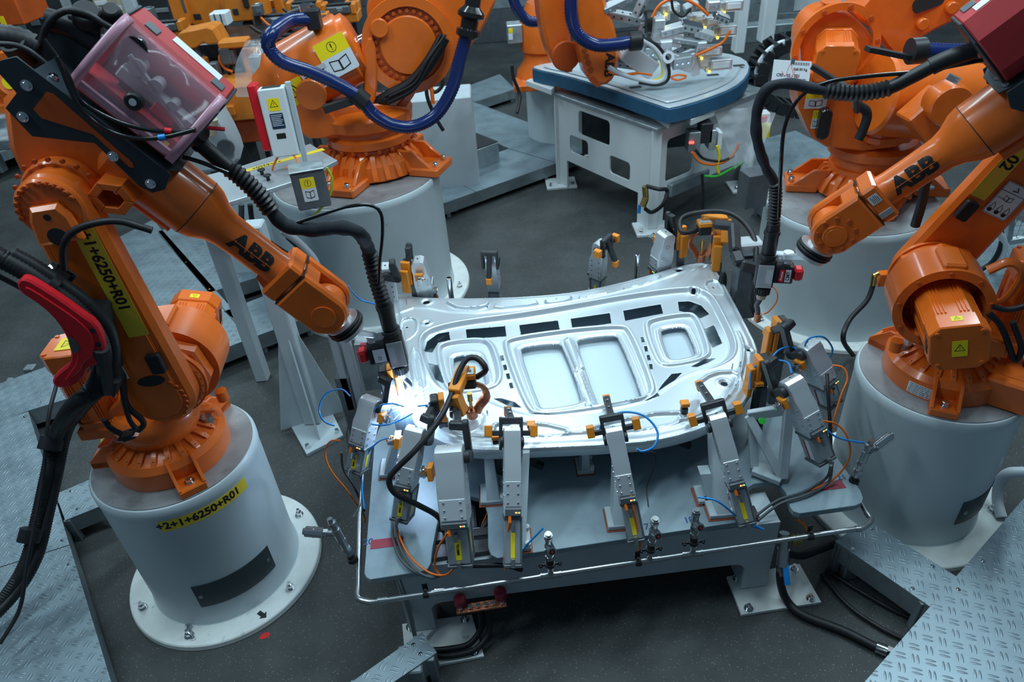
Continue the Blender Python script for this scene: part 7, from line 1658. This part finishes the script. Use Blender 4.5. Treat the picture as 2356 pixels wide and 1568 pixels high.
# control box
q = U(685, 385, ZT); F_ = frame((q.x, q.y, ZT), (1, .28, 0), z=ZZ)
t = thing('control_box', 'narrow white control box with red rear side standing on the side table', 'box', tuple(q))
Fb = frame(Vector((q.x, q.y, ZT))+Vector((-.045, 0, .10)), (1, .12, 0), z=(-.04, .10, 1))
MB(Fb).bx(-.085, .085, -.07, .06, .0, .44, b=.008).build('box_body', 'whitep', t); MB(Fb).bx(-.15, -.09, -.03, .12, .04, .47, b=.012).build('red_side', 'red', t)
MB(Fb).bx(.09, .125, -.01, .03, -.10, .46, b=.004).build('holding_strut', 'paint', t); MB(Fb).bx(-.06, .06, -.05, .04, .4405, .442, b=.001).build('open_top', 'dark', t)
sticker(Fb @ frame((.0, -.0705, .34), (1, 0, 0), z=(0, -1, 0)), .075, .08, t, 'tri'); nt_ = MB(Fb @ frame((.0, -.0705, .235), (1, 0, 0), z=(0, -1, 0))).prism(rrect(.085, .10, .004, 1), 0, .001).build('blue_notice', 'screenblue', t)
ln = MB(Fb @ frame((.0, -.0715, .235), (1, 0, 0), z=(0, -1, 0)))
for k in range(7): ln.prism([(-.036, .04-k*.011), (.036-(k % 3)*.006, .04-k*.011), (.036-(k % 3)*.006, .036-k*.011), (-.036, .036-k*.011)], .0002, .0006)
ln.build('notice_lines', 'label', nt_, fix=False); MB(Fb).bx(-.03, .03, -.0715, -.07, .12, .155, b=.0003).build('dark_window', 'ink', t)
cablething('box_cable', 'orange cable loop under the white control box', 'cable', [Fb @ Vector((-.05, -.02, .01)), Fb @ Vector((-.1, -.04, -.05)), Fb @ Vector((-.12, -.03, -.09))], .007, 'ocab')
cablething('box_cable', 'orange cable right under the white control box', 'cable', [Fb @ Vector((.03, -.03, .01)), Fb @ Vector((.07, -.10, -.03)), Fb @ Vector((.05, -.14, -.09)), Fb @ Vector((-.01, -.12, -.06))], .007, 'ocab')
# junction box under the side table
t = thing('junction_box', 'grey junction box with yellow warning label below the side table', 'box', tuple(VY(712, 425, 4.1)))
F_ = frame(VY(714, 428, 4.1), (1, .25, 0), z=ZZ); MB(F_).bx(-.10, .10, -.05, .10, -.13, .11, b=.01).build('box_body', 'mid', t); MB(F_).bx(-.105, .105, -.055, .105, .11, .12, b=.006).build('box_lid', 'galv', t)
sticker(F_ @ frame((-.01, -.0505, .0), (1, 0, 0), z=(0, -1, 0)), .085, .15, t, 'manual')
cablething('earth_cable', 'yellow green earth cable looping under the side table corner', 'cable', [VY(752, 385, 4.1), VY(764, 410, 4.1), VY(760, 445, 4.1), VY(742, 475, 4.1), VY(725, 492, 4.2)], .008, 'ygcab')
for lb, P, r_, m_ in (('grey cable loops below the side table', [(555, 470), (560, 520), (600, 560), (650, 590)], .022, 'gcab'), ('black cable loops below the side table', [(575, 470), (585, 520), (625, 560), (670, 590), (700, 620)], .02, 'rubber'), ('thick white conduit behind the grey post', [(650, 530), (690, 560), (725, 600), (735, 640)], .03, 'label'), ('black cable behind the grey post', [(660, 545), (700, 585), (728, 640), (735, 700)], .016, 'rubber')):
    cablething('conduit', lb, 'cable', [VY(*p, 5.0) for p in P], r_, m_)
# things behind the post at the table end
t = thing('valve_terminal', 'grey aluminium profile stand with white and red modules left of the panel', 'stand', tuple(VY(830, 800, 3.7)))
mb = MB(); 
for x0 in (775, 800): bxp(mb, x0, 760, x0+20, 950, 3.55, .06)
mb.build('profile', 'alu2', t)
mb = MB(); bxp(mb, 826, 790, 880, 900, 3.75, .12); mb.build('module_box', 'galv', t); mb = MB(); bxp(mb, 830, 792, 862, 818, 3.73, .03); mb.build('red_module', 'dred', t)
q = U(790, 960, 0); MB().bar((VY(800, 900, 3.6).x, 3.6, 0), (VY(800, 900, 3.6).x, 3.6, .7), .1, .1).build('stand_post', 'mid', t)
# ================================================================ galvanised conveyor and small robot, far left
t = thing('small_robot', 'orange robot with round joint at the left edge in the background', 'robot', tuple(VY(30, 240, 7.5)))
mb = MB(); q = VY(35, 185, 7.2); mb.cyl(q+Vector((0, .3, 0)), q, .27, n=40, b=.02).cyl(q, q+Vector((.02, -.05, .02)), .16, n=32, b=.01); mb.build('joint_disc', 'orange', t)
mb = MB(); bxp(mb, -40, 215, 75, 245, 7.25, .4, .03); bxp(mb, -60, 240, 100, 262, 7.15, .6, .04); bxp(mb, 68, 165, 88, 215, 7.1, .1, .03); bxp(mb, -40, 120, 10, 160, 7.3, .3, .05); mb.build('robot_body', 'orange', t)
o = MB(frame(VY(22, 190, 7.12), (1, 0, 0), z=(0, -1, .3))).prism(circ(.06, 20), 0, .02).build('round_sticker', 'yellowb', t); screws(t, Matrix.Identity(4), q, (0, -1, 0), .23, 12, .018, .01)
t = thing('conveyor_rail', 'galvanised machine bed under the small robot at the left edge', 'machine bed', tuple(VY(40, 290, 7)))
mb = MB(); bxp(mb, -60, 268, 108, 296, 7.0, .5, .02); bxp(mb, -60, 320, 108, 345, 6.6, .5, .02); mb.build('bed', 'galv', t); mb = MB(); bxp(mb, -20, 345, -5, 400, 6.7, .1); bxp(mb, 70, 345, 82, 370, 6.7, .1); bxp(mb, -50, 296, 100, 320, 7.0, .3); mb.build('underframe', 'galvd', t)
# ================================================================ orange fixture machine, top left of centre
def mod(name, label, parts, Y, group='orange press modules'):
    t = None
    for nm, x0, y0, x1, y1, dy, dep, m_ in parts:
        mb = MB(); c_ = bxp(mb, x0, y0, x1, y1, Y+dy, dep, .012)
        if t is None: t = thing(name, label, 'machine module', (c_.x, c_.y, c_.z), group)
        mb.build(nm, m_, t)
    return t
mod('press_column', 'tall orange column with dark opening, leftmost in the press group', [('column', 390, -30, 425, 62, 0, .35, 'modorange'), ('column', 425, -30, 505, 58, .1, .4, 'modorange'), ('opening', 445, 32, 462, 46, .09, .02, 'dark'), ('rail', 416, -20, 422, 30, -.01, .02, 'mid')], 8.6)
mod('press_column', 'orange column with black cylinder right of the white block', [('column', 515, -30, 600, 50, 0, .4, 'modorange'), ('opening', 535, 20, 548, 35, -.01, .02, 'dark'), ('cylinder', 556, -20, 568, 20, -.05, .08, 'black'), ('foot', 560, 50, 580, 78, .05, .1, 'dark')], 8.4)
mod('press_column', 'orange column at the top beside the grey tubes', [('column', 628, -30, 650, 40, 0, .3, 'modorange'), ('arm', 590, 0, 640, 20, .1, .3, 'modorange')], 8.8)
mod('white_block', 'ribbed white block between the orange columns', [('block', 483, 30, 522, 62, 0, .2, 'whitep'), ('holder', 490, 55, 515, 90, .05, .12, 'mid'), ('rib', 494, 32, 497, 62, -.01, .02, 'mid'), ('rib', 508, 32, 511, 62, -.01, .02, 'mid')], 7.9)
t = thing('clamp_jaw', 'large yellow orange C shaped jaw in front of the press modules', 'jaw', tuple(VY(470, 80, 7.2))); P0 = VY(470, 80, 7.2); Fj, fj = pplane(P0, 0)
for i, h_ in enumerate((0, .16)):
    mb = MB(); outl(mb, Fj, fj, [(420, 75), (424, 68), (485, 55), (500, 60), (518, 92), (488, 95), (480, 90), (470, 96), (462, 102), (440, 106), (428, 104), (419, 98)], -.16+h_, -.02+h_, b=.01, k=0); mb.build('jaw_plate', 'modorange', t)
mb = MB(); q = VY(448, 108, 7.15); mb.cyl(q, q-ZZ*.35, .045, n=16)
for k in range(5): mb.cyl(q-ZZ*(.08+.04*k), q-ZZ*(.095+.04*k), .065, n=16)
mb.build('spring', 'mid', t)
mod('orange_bracket', 'orange block with screws under the jaw', [('block', 432, 138, 472, 168, 0, .15, 'modorange'), ('arm', 410, 145, 435, 158, .02, .1, 'modorange'), ('post', 458, 168, 478, 245, .02, .1, 'dark')], 7.0)
mod('press_table', 'dark oily steel table under the orange modules', [('slab', 370, 95, 700, 130, 0, .8, 'iron'), ('front', 370, 130, 560, 150, .05, .3, 'dark'), ('leg', 400, 150, 640, 330, .5, .5, 'dark')], 7.5)
mod('press_rail', 'orange beam with yellow edge under the dark table', [('beam', 500, 95, 566, 112, 0, .2, 'modorange'), ('plate', 560, 112, 640, 190, .15, .1, 'modorange'), ('cylinder', 512, 115, 540, 150, .02, .1, 'mid')], 6.95)
mod('press_block', 'large orange base block beside the control box', [('block', 480, 200, 585, 280, 0, .5, 'modorange'), ('step', 478, 245, 540, 270, -.06, .1, 'modorange'), ('post', 500, 180, 512, 235, -.04, .06, 'steel'), ('lower', 500, 280, 600, 330, .2, .4, 'orange2'), ('plinth', 500, 330, 600, 560, .25, .3, 'dark')], 6.6)
mod('sensor_block', 'dark sensor block stack in the press group', [('block', 485, 145, 505, 200, 0, .1, 'mid'), ('block', 505, 110, 530, 150, .05, .1, 'mid'), ('block', 470, 195, 492, 218, .02, .1, 'black')], 6.9)
for i, (lb, x, y) in enumerate((('orange hinge unit with grey plate, lowest of the row', 630, 45), ('orange hinge unit with grey plate, middle of the row', 700, 15), ('orange hinge unit with grey plate, right of the row', 780, 20), ('orange hinge unit with grey plate, far left near the column', 380, 60))):
    mod('hinge_unit', lb, [('base', x-45, y+12, x+45, y+35, .02, .3, 'modorange'), ('plate', x-30, y-5, x+25, y+14, -.02, .25, 'mid'), ('mark', x-6, y-2, x+8, y+8, -.03, .02, 'galvd'), ('side', x-42, y-10, x-30, y+14, 0, .2, 'modorange'), ('side', x+25, y-12, x+38, y+14, 0, .2, 'modorange'), ('bar', x-30, y-12, x+28, y-6, .0, .04, 'black')], 8.3)
t = thing('plastic_bag', 'clear plastic bag over small fittings beside the centre robot', 'bag', tuple(VY(590, 140, 6.3)))
vs = []; fs = []; rn = random.Random(9)
for j in range(13):
    for i in range(13):
        u_, v_ = i/12, j/12; wv = .35+.65*math.sin(min(1, v_*1.6)*1.57); p = VY(585+(u_-.5)*100*wv+8*(v_), 93+v_*130, 6.35-.16*math.sin(u_*3.14)*wv+.03*rn.random()); vs.append(tuple(p))
for j in range(12):
    for i in range(12): k = j*13+i; fs.append((k, k+1, k+14, k+13))
MB().add(vs, fs).build('bag_skin', 'bag', t, ang=80); mb = MB(); bxp(mb, 575, 130, 600, 175, 6.5, .12); bxp(mb, 600, 100, 620, 160, 6.6, .1); mb.build('covered_unit', 'galv', t)
for lb, P, r_, m_ in (('orange cable curl in front of the press modules', [(512, 118), (505, 135), (515, 155), (535, 165)], .014, 'ocab'), ('orange cable among the hinge units', [(600, 40), (615, 55), (640, 72)], .012, 'ocab'), ('grey hose pair running over the press table', [(655, 35), (690, 22), (720, 18)], .02, 'gcab'), ('black hose from the press table to the right', [(600, 85), (650, 60), (690, 40), (800, 50)], .02, 'rubber'), ('thin dark hose at the top of the press group', [(650, 20), (680, 40), (700, 20), (730, 30)], .012, 'rubber')):
    cablething('machine_hose', lb, 'hose', [VY(*p, 7.0) for p in P], r_, m_)
mod('manifold', 'bright steel manifold of small fittings behind the blue hose', [('block', 688, 10, 718, 32, 0, .1, 'chrome'), ('block', 700, 30, 716, 42, -.03, .08, 'alu')], 6.9)
# big light hulls of a machine between feeder and side table
t = thing('machine_hull', 'pale grey rounded machine hull behind the left torch grip', 'machine', tuple(VY(490, 330, 5.9))); P0 = VY(490, 330, 5.9); Fj, fj = pplane(P0, 10)
mb = MB(); outl(mb, Fj, fj, [(430, 190), (480, 200), (500, 260), (540, 330), (556, 380), (480, 400), (400, 400), (400, 260)], -.4, .0, b=.03); mb.build('hull', 'paint', t); MB().box((Fj.translation.x, Fj.translation.y+.25, .5), (.5, .3, 1.0)).build('plinth', 'paint', t)
q = Fj @ Vector((*fj(520, 338), .0)); MB().cyl(q, q+Fj.to_3x3() @ Vector((0, 0, .03)), .07, n=28).build('round_cover', 'mid', t); MB().cyl(VY(478, 305, 5.8), VY(480, 270, 5.8), .07, n=20).build('cream_canister', 'cream', t)
# ================================================================ far machines along the top edge
def cab_(label, x0, y0, x1, y1, Y, dep, m_, name='machine_cabinet', extra=()):
    mb = MB(); c_ = bxp(mb, x0, y0, x1, y1, Y, dep, .02); z0 = c_.z; t = thing(name, label, 'cabinet', (c_.x, c_.y, 0)); mb.build('cabinet_body', m_, t)
    for nm, a, b, c, d, m2 in extra: mb = MB(); bxp(mb, a, b, c, d, Y-.012, .012, .002); mb.build(nm, m2, t)
    return t
cab_('tall orange machine side at the top left corner', -80, -60, 35, 65, 8.6, .6, 'orange2', extra=(('yellow_label', 0, 38, 12, 62, 'yellowb'),))
cab_('dark machine interior with grey parts behind the orange side', 35, -40, 110, 110, 9.6, .5, 'dark', extra=(('grey_part', 60, 0, 82, 60, 'galvd'), ('grey_part', 45, 40, 60, 90, 'galvd'), ('blue_part', 92, 34, 102, 44, 'cyan')))
cab_('light grey machine wall at the top left', 105, -60, 160, 80, 10, .5, 'paint')
cab_('beige control cabinet with two label plates at the top left', 215, -40, 275, 62, 9.3, .4, 'cream', extra=(('label_plate', 218, 2, 246, 12, 'label'), ('label_plate', 252, 14, 280, 24, 'label')))
cab_('dark green glossy machine panel at the top left', 160, -40, 215, 40, 9.7, .3, 'bracket')
cab_('tall grey fence post near the beige cabinet', 290, -40, 318, 110, 9.0, .1, 'paint', name='fence_post')
cab_('dark window of a machine beyond the fence post', 322, -40, 388, 70, 10.2, .3, 'dark', extra=(('cross_bar', 322, 20, 388, 30, 'galv'), ('cross_bar', 322, 48, 388, 56, 'galv')))
cab_('grey walkway cabinet at the top behind the hanging arm', 1090, -60, 1240, 20, 12.5, .6, 'galvd')
cab_('white machine frame at the top right of the gripper', 1700, -40, 1722, 125, 9.6, .2, 'whitep', name='frame_post')
cab_('white machine post near the cable chain', 1760, -40, 1790, 100, 9.4, .2, 'whitep', name='frame_post')
cab_('wide pale machine front behind the cable chain', 1640, -60, 1830, 60, 11, .4, 'galvd', extra=(('screen', 1745, -10, 1775, 5, 'galvd'), ('dark_slot', 1790, 30, 1840, 60, 'galvd')))
cab_('grey beam behind the cable chain', 1600, 62, 1840, 100, 10.4, .3, 'galvd', name='cross_beam')
cab_('pale machine block right behind the gripper', 1390, -60, 1640, 60, 12.0, .5, 'galvd')
cab_('pale machine block beyond the right rear robot', 1820, -80, 2020, 20, 11.5, .5, 'whitep')
cab_('large dark machine in the far left background', 340, -90, 760, -5, 11.5, .6, 'mid')
cab_('long grey machine front in the far centre', 740, -90, 1100, 10, 12.5, .6, 'mid')
# cable chain
t = thing('cable_chain', 'black curved cable chain between white posts right of the gripper', 'cable chain', tuple(VY(1800, 170, 7.8)))
cpt = [(1890, 95), (1840, 92), (1795, 100), (1760, 125), (1742, 165), (1745, 205), (1770, 235), (1830, 250), (1890, 250)]
P = resample(catmull([VY(*p, 7.8) for p in cpt], 8), .11)
sd = MB()
for a, b in zip(P, P[1:]):
    d_ = (b-a).normalized(); k = MB()
    for dy in (-.16, .16): k.bar(a+Vector((0, dy, 0)), b+Vector((0, dy, 0))-d_*.012, .02, .13, up=d_.cross(Vector((0, 1, 0))))
    k.bar(a+Vector((0, -.16, 0))+d_*.04, a+Vector((0, .16, 0))+d_*.04, .03, .13, up=d_.cross(Vector((0, 1, 0)))).build('chain_link', 'black', t)
MB().tube([p for p in P], .035, n=8, raw=True, step=.05).build('inner_hose', 'label', t)
# mesh fence at the right edge
t = thing('mesh_fence', 'grey wire mesh fence with post at the right edge', 'fence', tuple(VY(2330, 500, 5.2)))
MB().bar(VY(2318, 555, 5.1), VY(2345, 380, 5.1)+ZZ*0, .05, .05).bar(VY(2318, 560, 5.1)+ZZ*.02, VY(2420, 545, 5.0)+ZZ*.02, .05, .05).build('fence_frame', 'galv', t)
a, u_ = VY(2322, 552, 5.1), VY(2345, 385, 5.1)-VY(2322, 552, 5.1); r_ = Vector((1, -.15, 0)); m_ = MB()
for k in range(24): m_.bar(a+r_*.045*k, a+r_*.045*k+Vector((0, 0, 1.0)), .004, .004, b=0)
for k in range(22): m_.bar(a+Vector((0, 0, .045*k)), a+Vector((0, 0, .045*k))+r_*1.05, .004, .004, b=0)
m_.build('wire_mesh', 'galv', t)
for lb, P, r__, m2 in (('thick grey conduit curving behind the right robot motor', [(2290, 520), (2310, 560), (2300, 600), (2270, 630)], .028, 'label'), ('black hose loop behind the right robot', [(2250, 470), (2290, 500), (2305, 550), (2285, 600), (2240, 630)], .02, 'rubber'), ('yellow green cable behind the right robot', [(2235, 505), (2262, 530), (2268, 560)], .010, 'ygcab'), ('dark cable between right robot arm and walkway', [(2235, 520), (2248, 560), (2242, 600)], .010, 'rubber')):
    cablething('floor_hose', lb, 'hose', [VY(*p, 4.9) for p in P], r__, m2)
cablething('floor_hose', 'grey hose with black clip at the right front pedestal foot', 'hose', [U(2356, 1085, .3), U(2320, 1088, .28), U(2300, 1110, .2), U(2295, 1150, .1), U(2305, 1190, .05)], .03, 'label')
tag(MB().box(tuple(U(2300, 1095, .26)), (.09, .08, .09), frame((0, 0, 0), (1, .5, 0), z=ZZ)).build('hose_clip', 'black'), 'black clip around the grey hose at the right pedestal', 'clip')
# hall wall far behind
struct(MB().bx(-18, 18, 15.5, 15.7, 0, 7).build('wall_back', 'mid'))

# ---- more machinery among the press modules
rn = random.Random(21)
for k, (x, y, w_, h_, Y, m_) in enumerate(((360, 80, 22, 30, 8.2, 'mid'), (352, 115, 26, 20, 8.0, 'galvd'), (405, 108, 30, 26, 7.45, 'modorange'), (545, 88, 24, 18, 7.9, 'black'), (600, 95, 30, 16, 7.6, 'modorange'), (665, 60, 26, 16, 7.7, 'galv'), (520, 150, 18, 44, 7.2, 'mid'), (545, 190, 26, 50, 7.1, 'dark'), (470, 225, 14, 70, 7.0, 'mid'), (610, 130, 20, 40, 7.2, 'brass'), (680, 100, 40, 30, 7.8, 'modorange'), (590, 25, 20, 26, 8.2, 'mid'), (740, 40, 30, 18, 8.1, 'modorange'), (810, 15, 34, 24, 8.6, 'modorange'), (340, 40, 24, 40, 8.8, 'galvd'), (660, -5, 30, 20, 8.9, 'galv'))):
    t = thing('machine_unit', 'small '+{'mid': 'grey', 'galvd': 'dull steel', 'modorange': 'orange', 'black': 'black', 'galv': 'silver', 'dark': 'dark', 'brass': 'brass coloured'}[m_]+' unit of the press machine '+('at its far left edge', 'low at its left edge', 'beside the yellow orange jaw', 'under the white ribbed block', 'right of the jaw', 'left of the steel manifold', 'below the white ribbed block', 'above the large orange base', 'beside the long dark post', 'inside the clear plastic bag', 'just behind the blue hose clamp', 'between the two upper columns', 'above the blue hose', 'behind the balancing barrel', 'left of the tall column', 'at the top edge of the photo')[k], 'machine unit', tuple(VY(x, y, Y)), 'small units of the press machine')
    mb = MB(); bxp(mb, x-w_/2, y-h_/2, x+w_/2, y+h_/2, Y, .14, .008); mb.build('housing', m_, t)
    mb = MB(); bxp(mb, x-w_/5, y-h_/2-4, x+w_/4, y-h_/2, Y+.03, .06, .006); mb.build('cap', 'mid' if m_ != 'mid' else 'galv', t)
    p = VY(x+w_*.3, y, Y-.01); MB().cyl(p, p+Vector((0, -.04, .01)), .022, n=14).build('fitting', 'chrome', t)
    p = VY(x, y+h_/2, Y+.1); MB().bar((p.x, p.y, 0), (p.x, p.y, p.z+.03), .05, .05).build('stand', 'dark', t)
for k, P in enumerate(([(345, 60), (360, 90), (390, 95), (400, 120)], [(530, 100), (540, 130), (528, 170), (535, 210)], [(575, 60), (600, 75), (640, 82), (690, 78)], [(500, 215), (520, 250), (510, 300)], [(655, 90), (665, 110), (655, 135)])):
    cablething('machine_hose', 'black hose of the press machine, '+('at its left edge', 'hanging below the white block', 'running level right of the columns', 'down beside the large orange base', 'short one near the plastic bag')[k], 'hose', [VY(*p, 7.05) for p in P], .016, 'rubber')
